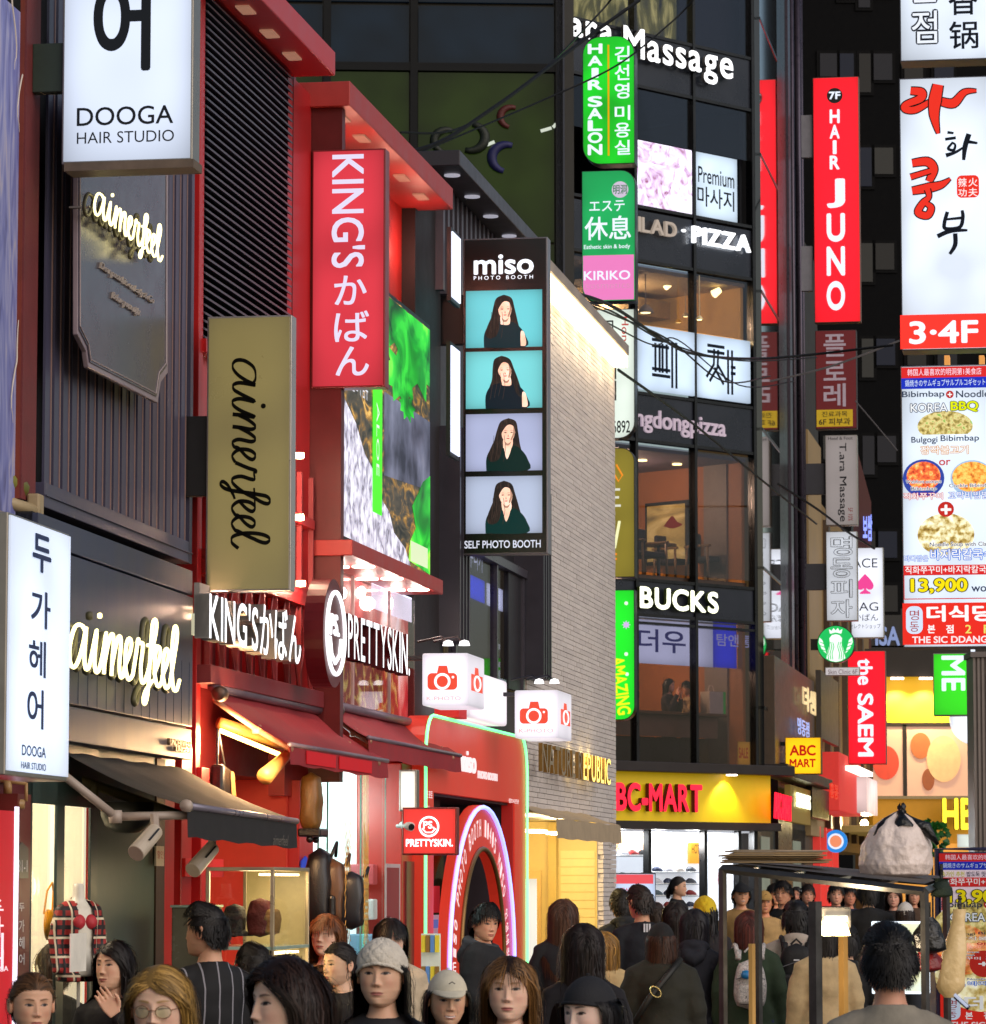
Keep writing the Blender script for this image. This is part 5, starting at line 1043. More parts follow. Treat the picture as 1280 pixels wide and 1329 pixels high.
# coffee floor: picture, chairs
def inS(px, py, y): return S.pt(px, py, y)
x0, x1, z0, z1 = SR.rect(843, 658, 892, 730)
q = T('framed_painting', 'framed painting of pale hills with a red bird in the upper coffee floor', 'painting', SR, (x0, 0, z0))
bx(q, 'frame', mat('frame_dark', '#1a120e'), x0 - .06, x1 + .06, -.05, .0, z0 - .06, z1 + .06, bevel=.01); bx(q, 'canvas', ramp_mat('hills_print', [(.3, '#6a5a30'), (.45, '#a8904c'), (.58, '#d0b870'), (.75, '#8a9088')], scale=1.2, dist=1.5, emit=.75, stretch=(.4, 1, 1.6)), x0, x1, -.06, -.05, z0, z1)  # canvas given its own glow so the picture reads as lit
MB().prism(smooth_poly([(x0 + .45 * (x1 - x0) + a, z0 + .62 * (z1 - z0) + b_) for a, b_ in ((0, 0), (.1, .1), (.2, .16), (.3, .06), (.42, .0), (.2, -.05))]), -.066, -.06).build('red_bird', lit('#c03a28', .5, 0), q)
def chair(px, py, y, lab, col='#2c2430'):
    x, z = inS(px, py, y); zf = Z['sb0'] + .02; q = T('wooden_chair', lab, 'chair', S, (x, y, zf), 'wooden armchairs in the coffee floor window'); WD = mat('chair_wood', '#8a6a44', rough=.4)
    for a in (-.28, .28):
        for b_ in (-.25, .25): MB().tube([(x + a * 1.05, y + b_, zf), (x + a, y + b_ * .9, zf + .62)], .022, 8).build('leg', WD, q, smooth=True)
    for a in (-.28, .28): bx(q, 'armrest', WD, x + a - .03, x + a + .03, y - .28, y + .28, zf + .6, zf + .64, bevel=.01)
    bx(q, 'seat', mat('seat' + col, col, rough=.8), x - .26, x + .26, y - .25, y + .25, zf + .36, zf + .45, bevel=.03); bx(q, 'backrest', mat('seat' + col), x - .27, x + .27, y + .2, y + .27, zf + .45, zf + .86, bevel=.03)
chair(920, 740, .9, 'wooden armchair with pale frame by the right coffee window', '#252a34'); chair(878, 740, 1.6, 'dark upholstered armchair under the painting'); chair(836, 740, 1.0, 'armchair cut by the left coffee window edge')
q = T('small_table', 'low wooden table between the coffee armchairs', 'table', S, (inS(855, 740, 1.2)[0], 1.2, Z['sb0'])); x = q.b.x
MB().lathe([(0, .0), (.3, 0), (.3, .03), (0, .03)], (x, 1.2, Z['sb0'] + .62), 20).build('table_top', mat('chair_wood'), q); MB().lathe([(.03, 0), (.03, .62)], (x, 1.2, Z['sb0']), 8).build('leg', FR, q)
for px, py in ((834, 637), (879, 604)): x, z = S.pt(px, py, 1.0); MB().lathe([(0, 0), (.08, 0), (.08, .02)], (x, 1.0, Z['sb1'] - .13), 12).build('downlight', mat('bulb_yellow'), t)
# counter of the lower coffee floor with bag
zc = S.pt(860, 922)[1]; bx(t, 'window_counter', mat('counter_wood', '#6a4626', rough=.35), X0 + .2, sx(952), .15, .55, zc - .05, zc, bevel=.01); bx(t, 'counter_panel', mat('counter_panel', '#7a5a40', rough=.5), X0 + .2, sx(948), .3, .34, zc - .4, zc - .05); bx(t, 'counter_base', mat('counter_base', '#1a1414', rough=.3), X0 + .2, sx(948), .5, .54, Z['rf0'], zc - .4)
q = T('paper_bag', 'white paper bag with green side on the coffee window counter', 'bag', S, (sx(932, .3), .3, zc)); x0, x1, z0, z1 = S.rect(921, 887, 942, 921, .2)
bx(q, 'body', mat('bag_cream', '#d8c8b0', rough=.6), x0, x1 - .06, .2, .4, zc + .002, zc + .36); bx(q, 'green_side', mat('bag_green', '#1f9a3c', emit='#20b040', es=.3), x1 - .06, x1 - .0, .2, .4, zc + .002, zc + .36)
MB().tube([(x0 + .08, .3, zc + .36), (x0 + .11, .3, zc + .46), (x0 + .19, .3, zc + .46), (x0 + .22, .3, zc + .36)], .008, 5).build('handle', mat('bag_cream'), q)
bx(t, 'yellow_notice', lit('#d89a30', .75, .1), sx(957, .08), sx(972, .08), .08, .1, S.pt(957, 992)[1], S.pt(957, 962)[1]); rtxt(t, 'SALE', lit('#c02818', .6, 0), (959, 970, 971, 984), y=.08, d=.003, bold=.04)
bx(t, 'room_column', mat('col_c', '#8a7a6c', rough=.5), sx(945, .5), X1 - .16, .5, 1.0, Z['rf0'], Z['sb1'])
# ABC level
DKB = mat('canopy_brown', '#241a16', rough=.4)
bx(t, 'canopy', DKB, X0 - .2, X1 + .3, -.55, .12, sz(1003) , sz(990), bevel=.01)
YEL = mat('yellow_fascia', '#d0ae08', rough=.45, emit='#d4b008', es=.3, var=.06)
bx(t, 'shop_fascia', YEL, X0, X1 - .02, -.3, -.2, Z['ab0'], Z['ab1'] - .0); bx(t, 'fascia_base', DKB, X0 - .2, X1 + .2, -.34, .12, Z['ab0'] - .13, Z['ab0'], bevel=.005)
bx(t, 'fascia_back', DKB, X0, X1, -.2, .12, Z['ab0'], Z['ab1'])
RL_ = mat('letter_red', '#e01030', emit='#ff1838', es=1.1, var=0)
letters(t, 'ABC-MART', RL_, (775, 1015, 907, 1052), y=-.34, d=.08, bold=.11, gap=.06, side=mat('letter_red_side', '#6a0c14'))
x, z = S.pt(950, 1007, -.45); MB().lathe([(0, 0), (.09, 0), (.09, .03)], (x, -.45, z), 16).build('fascia_lamp', mat('bulb_soft'), t); spot(t, S.w(x, -.48, z - .03), S.w(x - .05, -.26, z - .6), 60, (1, .92, .5), 100)
# shoe shop interior
zt_ = Z['ab0'] - .13
WSH = mat('shoe_wall', '#dfe3e8', emit='#eef4ff', es=.5, var=.04)
bx(t, 'shop_back', WSH, X0, X1, 5.0, 5.1, 0, zt_); bx(t, 'shop_ceiling', WSH, X0, X1, .1, 5, zt_ - .03, zt_ + .02); bx(t, 'display_wall', WSH, sx(846, .8), sx(912, .8), .8, .86, 0, zt_); bx(t, 'shop_side', WSH, X1 - .14, X1 - .08, .2, 5, 0, zt_); bx(t, 'floor', mat('shopfloor', '#8a8a88', rough=.2), X0, X1, .1, 5, .0, .03)
for i in range(4): bulb(S.w(X0 + .7 + i * .95, .55, zt_ - .15), 45, (.95, .98, 1), .15)
bx(t, 'orange_sign', lit('#e8a030', .95, 0), sx(893, .7), sx(911, .7), .7, .74, sz(1120), sz(1092)); rtxt(t, 'HOT', lit('#5a3a18', .4, 0), (898, 1096, 908, 1108), y=.7, d=.003)
bx(t, 'poster_wall', ramp_mat('poster_print', [(.35, '#b85a30'), (.5, '#d8b088'), (.65, '#e8e0d8')], scale=1.1, dist=1.5, emit=.6), sx(800, .78), sx(840, .78), .78, .8, sz(1104), zt_)
for x_ in (sx(842), sx(914), sx(958), sx(978)): bx(t, 'door_frame', FR, x_ - .03, x_ + .04, .0, .12, 0, zt_)
SHL = mat('steel_shelf', '#a8b0b8', metal=.5, rough=.3); 
SHC = ['#202226', '#3c4048', '#e0dcd8', '#8a1c1c', '#d8d8e0', '#506068', '#c0b8b0', '#28304a']
def shoe(x, y, z, c, lab):
    q = T('shoe', lab, 'shoe', S, (x, y, z), 'shoes displayed on the shoe shop wall')
    mbq = MB().tube([(x - .1, y, z + .035), (x - .05, y, z + .055), (x + .02, y, z + .05), (x + .08, y, z + .03), (x + .12, y, z + .022)], [.03, .045, .042, .034, .014], 8); mbq.build('upper', mat('shoe' + c, c, rough=.6), q, smooth=True)
    bx(q, 'sole', mat('sole', '#e8e8e8'), x - .13, x + .13, y - .035, y + .035, z, z + .014, bevel=.005)
ORD = ['first', 'second', 'third', 'fourth', 'fifth', 'sixth', 'seventh', 'eighth', 'ninth']; SHN = dict(zip(SHC, ['black', 'dark grey', 'white', 'dark red', 'pale grey', 'grey blue', 'beige', 'navy']))
random.seed(11)
for r in range(9):
    z = .55 + r * .19
    y_ = .62
    bx(t, 'shelf', SHL, sx(846, .6), sx(912, .6), .6, .8, z - .012, z)
    if z > zt_ - .25: break
    for i in range(5):
        x_ = sx(846, .65) + .14 + i * .27
        if x_ > sx(912, .65) - .1: continue
        c_ = random.choice(SHC); shoe(x_, .68, z + .001, c_, f'{SHN[c_]} shoe, {ORD[i]} from left on the {ORD[r]} shelf up the shoe shop wall')
for i in range(3):
    for py, w_ in ((1110, 'upper'), (1140, 'lower')): c_ = random.choice(SHC); shoe(sx(808, .6) + i * .24, .6, sz(py), c_, f'{SHN[c_]} shoe, {ORD[i]} from left on the {w_} shelf left of the door frame')
bx(t, 'shelf', SHL, sx(798, .5), sx(838, .5), .5, .78, sz(1110) - .02, sz(1110) - .002); bx(t, 'shelf', SHL, sx(798, .5), sx(838, .5), .5, .78, sz(1140) - .02, sz(1140) - .002)
for i, (z, w) in enumerate(((sz(1150), 1), )): pass
bx(t, 'door_lamp', mat('bulb_soft'), sx(927, .6), sx(940, .6), .6, .7, sz(1094), sz(1090)); rtxt(t, 'ABC MART', lit('#c82030', .7, 0), (931, 1132, 941, 1148), y=.02, d=.003, bold=.05)
bx(t, 'white_display', WSH, sx(919, .7), sx(931, .7), .7, .74, 0, sz(1092))
# stand screen in front of the pale brick corner
q = signbox('tilted menu screen with red header beside the pale brick corner', (797, 1133, 852, 1300), 41.5, .12, '#cfe0ff', 1.0, frame=FR, name='menu_screen', ang=math.radians(14))
rbox(q, 'header', lit('#e8505a', 1, 0), (797, 1135, 848, 1147), -.01, -.006); rtxt(q, '점심뷔페', lit('#d83a50', .9, 0), (805, 1152, 830, 1160), y=-.008, d=.003, bold=.04)
for px, py, r_ in ((812, 1200, 13), (836, 1190, 11), (828, 1225, 13)): c = q.f.pt(px, py); MB().prism(ell(c[0], c[1], r_ * .0083, r_ * .006), -.012, -.008).build('food_print', ramp_mat('foodred', [(.35, '#8a1c14'), (.5, '#d85a28'), (.7, '#e8c080')], scale=14, emit=.7), q)

# side face of the tower running along the street
cz = S.w(X1, 0, 0); D_ = Fr(cz.x, cz.y, PI / 2 - TH); D0 = 0
dx = lambda p, y=0: D_.pt(p, 700, y)[0]; dz = lambda py, p=985, y=0: D_.pt(p, py, y)[1]
t = T('side_facade', 'mirror glass side face and black pipes of the corner tower beyond its lit front', 'building', D_, (3, .2, 0))
bx(t, 'mirror_glass', mat('mirror_glass', '#0c0e12', rough=.03, spec=1.0, var=0, coat=1), 0, dx(1004), -.12, .1, Z['ab1'], 21)
for i in range(8): bx(t, 'glass_joint', FR, 0, dx(1004), -.13, .05, Z['ab1'] + 1.1 + i * 2.3, Z['ab1'] + 1.15 + i * 2.3)
bx(t, 'corner_column', FR, dx(1004), dx(1022), -.05, .4, 0, 21); bx(t, 'column_edge', mat('edge_violet', '#4a4250', metal=.5, rough=.3), dx(1021), dx(1024), -.09, .4, 3, 21)
bx(t, 'dark_wall', mat('wall_violet', '#1e1a22', rough=.5), dx(1024), dx(1042), .0, .4, 0, 21)
for p_, r_ in ((1028, .05), (1036, .07), (1041, .03)): MB().tube([(dx(p_), -.06, 3.5), (dx(p_), -.06, 21)], r_, 10).build('pipe', mat('pipe_violet', '#4c4450', metal=.6, rough=.3), t, smooth=True)
bx(t, 'brown_panel', mat('brown_panel', '#4a3a2c', rough=.45, var=.2), dx(985), dx(1038), -.25, .1, dz(1000), dz(850), bevel=.01)
bx(t, 'canopy', DKB, .0, dx(1044), -.5, .1, dz(1006), dz(992), bevel=.01)
bx(t, 'yellow_sign_panel', mat('olive_panel', '#7a6428', emit='#8a7030', es=.3), dx(1001), dx(1028), -.3, -.2, dz(1066, 1002), dz(1018, 1002)); bx(t, 'black_sign_panel', FR, dx(1029), dx(1052), -.32, -.2, dz(1060, 1030), dz(1020, 1030))
letters(t, 'ABC-MART', RL_, (1004, 1028, 1026, 1062), y=-.33, d=.03, bold=.08, gap=.08); rtxt(t, 'STARBUCKS', SBL, (1033, 1028, 1051, 1047), y=-.33, d=.02, bold=.05)
bx(t, 'lower_wall', mat('low_dark', '#191412', rough=.4), 0, dx(1052), .0, .3, 0, dz(1068)); 
for p0, p1 in ((985, 996), (1006, 1018), (1026, 1036)): bx(t, 'lit_pane', mat('pane_dim', '#5a6058', emit='#a0a890', es=.35, var=.4, scale=2), dx(p0), dx(p1), -.01, .02, .6, dz(1085))
# beige block further along
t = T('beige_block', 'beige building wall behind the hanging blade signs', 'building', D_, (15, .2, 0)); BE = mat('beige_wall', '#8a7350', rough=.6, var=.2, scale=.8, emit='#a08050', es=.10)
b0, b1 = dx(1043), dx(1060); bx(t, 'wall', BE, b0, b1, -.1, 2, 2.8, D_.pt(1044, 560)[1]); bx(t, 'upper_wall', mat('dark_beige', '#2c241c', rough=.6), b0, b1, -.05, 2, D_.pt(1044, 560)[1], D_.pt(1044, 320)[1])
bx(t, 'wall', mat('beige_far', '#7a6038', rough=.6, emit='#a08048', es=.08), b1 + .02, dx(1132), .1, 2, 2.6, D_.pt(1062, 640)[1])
for i in range(6): bx(t, 'pier', mat('brown_panel'), b1 + .4 + i * 2.6, b1 + .9 + i * 2.6, -.02, .1, 2.8, D_.pt(1062, 640)[1] - .3)
bx(t, 'angled_sign', mat('grey_panel', '#4c443c', rough=.4), dx(1040), dx(1064), -.35, -.25, dz(958, 1042), dz(870, 1042))
rtxt(t, '더샘', lit('#f0d8a0', 1.0, .1), (1041, 888, 1058, 920), y=-.36, d=.02, bold=.06); rtxt(t, '명동점', lit('#9ab4f0', 1.0, 0), (1035, 930, 1050, 952), y=-.36, d=.01, bold=.03)
# red shop beyond
t = T('red_corner_shop', 'bright red and white shopfront beyond the shoe shop side sign', 'building', D_, (22, 0, 0))
r0, r1 = dx(1054), dx(1084); bx(t, 'wall', mat('red_shop', '#c02a24', emit='#e84038', es=.45, var=.1), r0, r1, -.5, .3, dz(1052, 1054), dz(975, 1054), bevel=.02)
bx(t, 'white_panel', lit('#ffe0dc', 1.0, .2), dx(1078), dx(1094), -.7, .3, dz(1052, 1070), dz(1004, 1070)); bx(t, 'eaves_light', lit('#ffe8d8', 2.2, 0), dx(1062), dx(1084), -.75, -.5, dz(1000, 1065), dz(994, 1065))
bx(t, 'shop_interior', lit('#f0c8b0', .9, .5), r0 + .3, r1 + 3, .2, .3, 0, 3.2)
for i in range(4): bx(t, 'column', mat('red_shop'), r0 + .1 + i * 1.6, r0 + .35 + i * 1.6, -.1, .2, 0, 3.0)
rtxt(t, '홍콩', lit('#e02818', 1, 0), (1076, 1015, 1087, 1035), y=-.71, d=.02, bold=.05)
bx(t, 'stall_roof', mat('stallroof', '#8a7a4a', emit='#b89a50', es=.2), r1 + 2, r1 + 12, -1.6, .3, 3.0, 3.15, bevel=.02)

# ================================================================ tower block far behind
F_ = Fr(0, 120, math.radians(1.5)); t = T('far_tower', 'dark tower block with dim windows between the signs', 'building', F_, (9, .2, 0))
bx(t, 'wall', mat('far_tower_wall', '#050507', rough=.7, spec=.1, var=.2), F_.pt(930, 300)[0], F_.pt(1420, 300)[0], .0, 10, 0, 36)  # near-black base colour stands in for the night shade on this block
DW = [mat('dimwin%d' % i, '#0a0a0c', rough=.4, spec=.2, emit=c, es=.6, var=.2) for i, c in enumerate(('#2c2a28', '#3a3834', '#24242a', '#1a2030'))]
random.seed(9)
for j, py in enumerate((-40, 70, 192, 316, 440, 566, 690, 760)):
    for i, (pa, pb, hh) in enumerate(((1066, 1088, 30), (1092, 1110, 40), (1117, 1132, 50), (1136, 1160, 34), (1176, 1200, 34), (1215, 1240, 40))):
        a, b_ = F_.pt(pa, 300)[0], F_.pt(pb, 300)[0]; z1_ = F_.pt(1120, py)[1]; z0_ = F_.pt(1120, py + hh)[1]
        fr = bx(t, 'window', mat('far_frame', '#070709', spec=.1), a - .1, b_ + .1, -.05, .05, z0_ - .1, z1_ + .1); bx(t, 'pane', random.choice(DW), a, b_, -.08, -.04, z0_, z1_, fr)
bx(t, 'spandrel', mat('spandrel_blue', '#10141e', rough=.3), F_.pt(1110, 300)[0], F_.pt(1420, 300)[0], -.04, .02, F_.pt(1120, 838)[1], F_.pt(1120, 790)[1])
rtxt(t, 'VISA', lit('#8a9ac8', .9, 0), (1120, 813, 1168, 838), y=-.06, d=.05, bold=.05)
rbox(t, 'dark_store', mat('store_brown', '#160f0a', rough=.5), (1095, 840, 1300, 880), -.2, -.05); rtxt(t, 'cafe & grill', lit('#c8b040', .8, 0), (1150, 856, 1172, 868), y=-.21, d=.02)
q = T('red_gable_building', 'dark red edged building side behind the massage blade sign', 'building', D_, (30, -1, 0)); rg = D_
P = [at_depth(a, b_, 96) for a, b_ in ((1108, 566), (1131, 652), (1131, 860), (1108, 860))]
f = Fr(0, 96, 0); MB().prism([(p.x, p.z) for p in P], 0, .6).build('gable', mat('gable_red', '#4c1c1c', rough=.5), q) if False else None
q.f = f; q.b = Vector((P[0].x, 0, 0)); q.o.location = f.w(P[0].x, 0, 0); q.o.rotation_euler = (0, 0, 0)
MB().prism([(p.x, p.z) for p in (P[3], P[2], P[1], P[0])], 0, .6).build('gable', mat('gable_red', '#4c1c1c', rough=.5), q); MB().prism([(P[3].x, 0), (P[2].x, 0), (P[2].x, P[2].z), (P[3].x, P[3].z)], .02, .6).build('lower_wall', mat('gable_tan', '#7a5c34'), q)
rtxt(q, '보쌈', lit('#8a9cff', 1.5, 0), (1120, 668, 1132, 702), y=-.15, d=.05, bold=.05)

# ================================================================ yellow shop at the street's end
Y = Fr(0, 92, 0); t = T('yellow_snack_shop', 'bright yellow snack shop front with pink picture panels at the street end', 'building', Y, (Y.pt(1200, 900)[0], .5, 0))
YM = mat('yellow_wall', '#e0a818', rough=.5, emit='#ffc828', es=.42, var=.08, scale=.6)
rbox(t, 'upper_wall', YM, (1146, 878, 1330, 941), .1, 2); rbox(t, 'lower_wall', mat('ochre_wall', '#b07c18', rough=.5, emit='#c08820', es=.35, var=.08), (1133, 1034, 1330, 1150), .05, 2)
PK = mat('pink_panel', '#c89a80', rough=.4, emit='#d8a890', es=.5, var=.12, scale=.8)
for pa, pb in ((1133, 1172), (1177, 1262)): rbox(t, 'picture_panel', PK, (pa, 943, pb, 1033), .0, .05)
for a_, b_, c_, d_, m_ in ((1195, 968, 13, 17, '#a85a30'), (1225, 985, 22, 30, '#d8a878'), (1150, 990, 17, 22, '#c8402c'), (1205, 1012, 8, 14, '#8a4828')):
    c = Y.pt(a_, b_, -.01); MB().prism(ell(c[0], c[1], c_ * .0184, d_ * .0184), -.02 - c_ * .0005, .0).build('oval_print', mat('oval' + m_, m_, emit=m_, es=.4), t)
rbox(t, 'panel_mullion', DKB, (1172, 940, 1177, 1034), -.03, .05); rbox(t, 'panel_rail', mat('rail_grey', '#8a7a60'), (1130, 1033, 1266, 1037), -.05, .05); rbox(t, 'panel_head', DKB, (1130, 938, 1266, 943), -.03, .1)
rbox(t, 'dark_head', mat('store_brown'), (1120, 842, 1330, 878), -.1, 2)
for px in (1165, 1202, 1240): x, z = Y.pt(px, 890, -.3); bx(t, 'wall_lamp', mat('bulb_soft'), x - .15, x + .15, -.35, -.2, z + .15, z + .2); spot(t, Y.w(x, -.5, z + .1), Y.w(x, .2, z - 1.3), 260, (1, .9, .5), 95)
HB = mat('hb_yellow', '#ffe828', emit='#ffe838', es=1.25, var=0)
letters(t, 'HBAF', HB, (1222, 1036, 1306, 1077), y=-.3, d=.2, bold=.07, gap=.12, side=mat('hb_side', '#8a6a10'))
rbox(t, 'shop_interior', mat('orange_in', '#d89038', emit='#f0a848', es=.6, var=.4, scale=1.5), (1150, 1095, 1330, 1250), -.05, .04)
rbox(t, 'lit_menu', lit('#e8f0e8', .9, .2), (1243, 1083, 1272, 1100), -.1, -.05)
q = T('green_tree_ornament', 'round green leafy ornament behind the white plastic bag', 'plant', Y, (Y.pt(1215, 1090)[0], -3, 2.0)); c = Y.pt(1210, 1088, -3); 
mbq = MB()
for i in range(120):
    a = random.random() * 2 * PI; r = .42 * math.sqrt(random.random()); p = (c[0] + r * math.cos(a), -3 + random.uniform(-.15, .15), c[1] + r * math.sin(a)); s = .07
    mbq.quad(*[(p[0] + s * math.cos(b_ + a), p[1] + s * .5 * math.sin(b_ * 2 + a), p[2] + s * math.sin(b_ + a)) for b_ in (0, 1.6, 3.1, 4.7)])
mbq.build('leaves', mat('leafgreen', '#0f5a1c', rough=.5), q, kind='stuff'); MB().lathe([(.03, 0), (.02, c[1])], (c[0], -3, 0), 8).build('stem', DKB, q)
q = T('bright_street_bulb', 'glaring bare bulb at the stalls by the street end', 'lamp', Y, (Y.pt(1122, 1068)[0], -8, 2)); c = Y.pt(1122, 1069, -8); MB().lathe([(0, -.09), (.08, -.05), (.09, .02), (.04, .09)], (c[0], -8, c[1]), 14).build('bulb', mat('bulb_hot', '#fff8d8', emit='#ffe0a0', es=25, var=0), q, smooth=True); bulb(Y.w(c[0], -8.3, c[1]), 120, (1, .75, .4), .1); MB().tube([(c[0], -8, c[1] + .09), (c[0], -8, 3.2)], .02, 5).build('cord', DKB, q)

# ================================================================ blade signs on the tower's left edge
GRN = mat('face_green', '#0a9a18', rough=.35, emit='#10d020', es=.75, var=0, evar=.45)
t = signbox('rounded green hair salon blade sign with two columns of vertical words', (756, 48, 824, 214), 57, .35, fm=GRN, frame=paint('#2a3034', .35), r=.28, corners=(1, 0, 1, 1))
f = t.f; WP = lit('#e8f0ff', 1.1, 0)
for i, c in enumerate('HAIR'): y0 = 57 + i * 15.6; rtxt(t, c, WP, (763 if c != 'I' else 768, y0, 782 if c != 'I' else 777, y0 + 13), y=-.006, d=.004, bold=.07)
for i, c in enumerate('SALON'): y0 = 125 + i * 15.6; rtxt(t, c, WP, (763, y0, 782, y0 + 14), y=-.006, d=.004, bold=.07)
for i, c in enumerate('김선영'): y0 = 60 + i * 24; rtxt(t, c, WP, (798, y0, 817, y0 + 20), y=-.006, d=.004, bold=.03)
for i, c in enumerate('미용실'): y0 = 137 + i * 22.5; rtxt(t, c, WP, (798, y0, 818, y0 + 19), y=-.006, d=.004, bold=.03)
rbox(t, 'divider', lit('#e8b000', .9, 0), (788.5, 58, 791, 202), -.008, -.006)
t = signbox('green and pink blade sign with white japanese words and pale round stamp', (755, 222, 825, 392), 57, .3, fm=mat('face_teal', '#0c8a4a', rough=.35, emit='#14b05c', es=.65, var=0, evar=.2), frame=paint('#0c0e10', .35), r=.22, corners=(1, 0, 1, 0)); f = t.f
P = rrect(*f.rect(757, 332, 823, 390)[:2], *f.rect(757, 332, 823, 390)[2:], .2, corners=(1, 0, 0, 0)); MB().prism(P, -.009, -.006).build('pink_panel', mat('face_pink', '#c060a0', emit='#e880c0', es=.75, var=0), t)
c = f.pt(805, 246); MB().prism(ell(c[0], c[1], .125, .125), -.009, -.006).build('stamp', lit('#d8c8e0', .9, 0), t); rtxt(t, '明洞', lit('#188a50', .6, 0), (796, 240, 814, 252), y=-.009, d=.003, bold=.03)
for s_, r_, b_ in (('エステ', (765, 261, 811, 275), .02), ('休息', (759, 281, 819, 312), .03), ('Esthetic skin & body', (758, 318, 818, 325), .02), ('KIRIKO', (758, 352, 818, 364), .03), ('cosmetics', (759, 367, 818, 375), .0)): rtxt(t, s_, WP if s_ != 'cosmetics' else lit('#f0a0d0', .8, 0), r_, y=-.009, d=.003, bold=b_)
t = signbox('white rounded blade sign with red sideways bar name behind the eaves light', (756, 402, 824, 570), 57, .3, '#e8f4e8', 1.0, frame=paint('#0c0e10', .35), r=.25, corners=(1, 1, 0, 1))
rtxt(t, 'Hongbar', lit('#d04a40', .8, 0), (804, 411, 816, 478), y=-.008, d=.003, rot=-90, bold=.01)
for s_, r_ in (('므', (783, 416, 798, 434)), ('커', (784, 438, 800, 452)), ('집', (784, 458, 800, 520)), ('6892', (795, 546, 818, 562)), ('맥', (762, 420, 778, 450))): rtxt(t, s_, lit('#20241c', .1, 0), r_, y=-.008, d=.003, bold=.02)
t = signbox('olive lit blade sign with orange cup drawing, partly behind the brick corner', (757, 582, 824, 750), 57, .3, fm=mat('face_olive', '#6a6018', rough=.35, emit='#8a7c28', es=.7, var=0, evar=.25), frame=paint('#1a1c18', .35), r=.2, corners=(0, 0, 1, 1))
MB().tube([(*[t.f.pt(797, 615)[0]], -.01, t.f.pt(797, 615)[1]), (t.f.pt(803, 625)[0], -.01, t.f.pt(803, 625)[1]), (t.f.pt(808, 617)[0], -.01, t.f.pt(808, 617)[1]), (t.f.pt(800, 605)[0], -.01, t.f.pt(803, 603)[1])], .015, 5).build('cup_drawing', lit('#f09028', 1, 0), t)
rtxt(t, '三', lit('#e8e8d8', .9, 0), (790, 634, 806, 658), y=-.008, d=.003, bold=.03); rtxt(t, '/', lit('#f0f0b8', 1.1, 0), (796, 676, 806, 712), y=-.008, d=.003, bold=.05); rtxt(t, 'F', lit('#f09028', 1, 0), (792, 718, 801, 734), y=-.008, d=.003, bold=.04)
t = signbox('bright green rounded blade sign with yellow slanted word at its foot', (757, 766, 824, 935), 57, .3, fm=mat('face_bright_green', '#10b818', emit='#18e828', es=.85, var=0, evar=.1), frame=paint('#0c0e10', .35), r=.2, corners=(1, 1, 0, 0))
rtxt(t, 'AMAZING', lit('#e8f020', 1.1, 0), (797, 852, 815, 928), y=-.008, d=.003, rot=-83, bold=.08)
for px, py, r_ in ((813, 783, 2.5), (813, 811, 6), (813, 849, 2.5), (814, 875, 2.5)): c = t.f.pt(px, py); MB().prism([(c[0] + r_ * .0114 * (1 if i % 2 == 0 or r_ < 4 else .5) * math.cos(i * PI / 8), c[1] + r_ * .0114 * (1 if i % 2 == 0 or r_ < 4 else .5) * math.sin(i * PI / 8)) for i in range(16)], -.01, -.007).build('snowflake_print', lit('#d8b8f0' if r_ > 4 else '#e8f8e8', 1, 0), t)
q = T('side_light_tube', 'cool vertical light tube at the left edge of the corner tower', 'lamp', S, (X0, -.2, 12)); x0, x1, z0, z1 = S.rect(737, 170, 743, 250, -.1); bx(q, 'tube', lit('#a8d8f0', 1.4, .3), x0, x1, -.12, -.06, z0, z1)
q = T('gold_rail', 'thin gold vertical rail at the left corner of the tower', 'pipe', S, (X0 - .2, -.1, 9)); MB().tube([(sx(736), -.05, S.pt(736, 420)[1]), (sx(736), -.05, 21)], .035, 8).build('rail', mat('goldrail', '#8a5a1c', metal=.5, rough=.35, emit='#8a5010', es=.25), q, smooth=True)
# ================================================================ blade signs along the tower side
RDF = mat('face_red', '#e00c20', rough=.35, emit='#ff1028', es=.95, var=0, evar=.08)
t = signbox('tall bright red hair salon blade sign with white vertical letters', (1055, 101, 1116, 419), 70, .25, fm=RDF, bracket=[(1040, 150, 1055, 205), (1040, 320, 1055, 378)], bm=mat('pale_bracket', '#8a8a94'), frame=mat('case_dim', '#7a5a50'))
c = t.f.pt(1083.5, 124); MB().prism(ell(c[0], c[1], .145, .145), -.009, -.006).build('number_disc', FR, t); rtxt(t, '7F', WP, (1076, 119, 1091, 129), y=-.01, d=.003, bold=.08)
for i, c in enumerate('HAIR'): y0 = 142 + i * 20; rtxt(t, c, WP, (1077 if c != 'I' else 1081, y0, 1090 if c != 'I' else 1086, y0 + 18), y=-.006, d=.004, bold=.07)
for c, y0, y1 in (('J', 232, 270), ('U', 277, 314), ('N', 320, 358), ('O', 365, 403)): rtxt(t, c, WP, (1073, y0, 1097, y1), y=-.006, d=.004, bold=.07)
t = signbox('unlit dark red blade sign with grey korean letters and yellow foot panel', (1058, 429, 1112, 557), 70, .25, fm=mat('face_dimred', '#5c141a', rough=.4, emit='#6a141c', es=.35, var=0), frame=paint('#3a2a2a'))
for c, y0, y1 in (('플', 434, 463), ('로', 469, 494), ('레', 498, 528)): rtxt(t, c, mat('dim_letter', '#9a8a94', emit='#9a8a94', es=.45), (1069, y0, 1098, y1), y=-.006, d=.004, bold=.04)
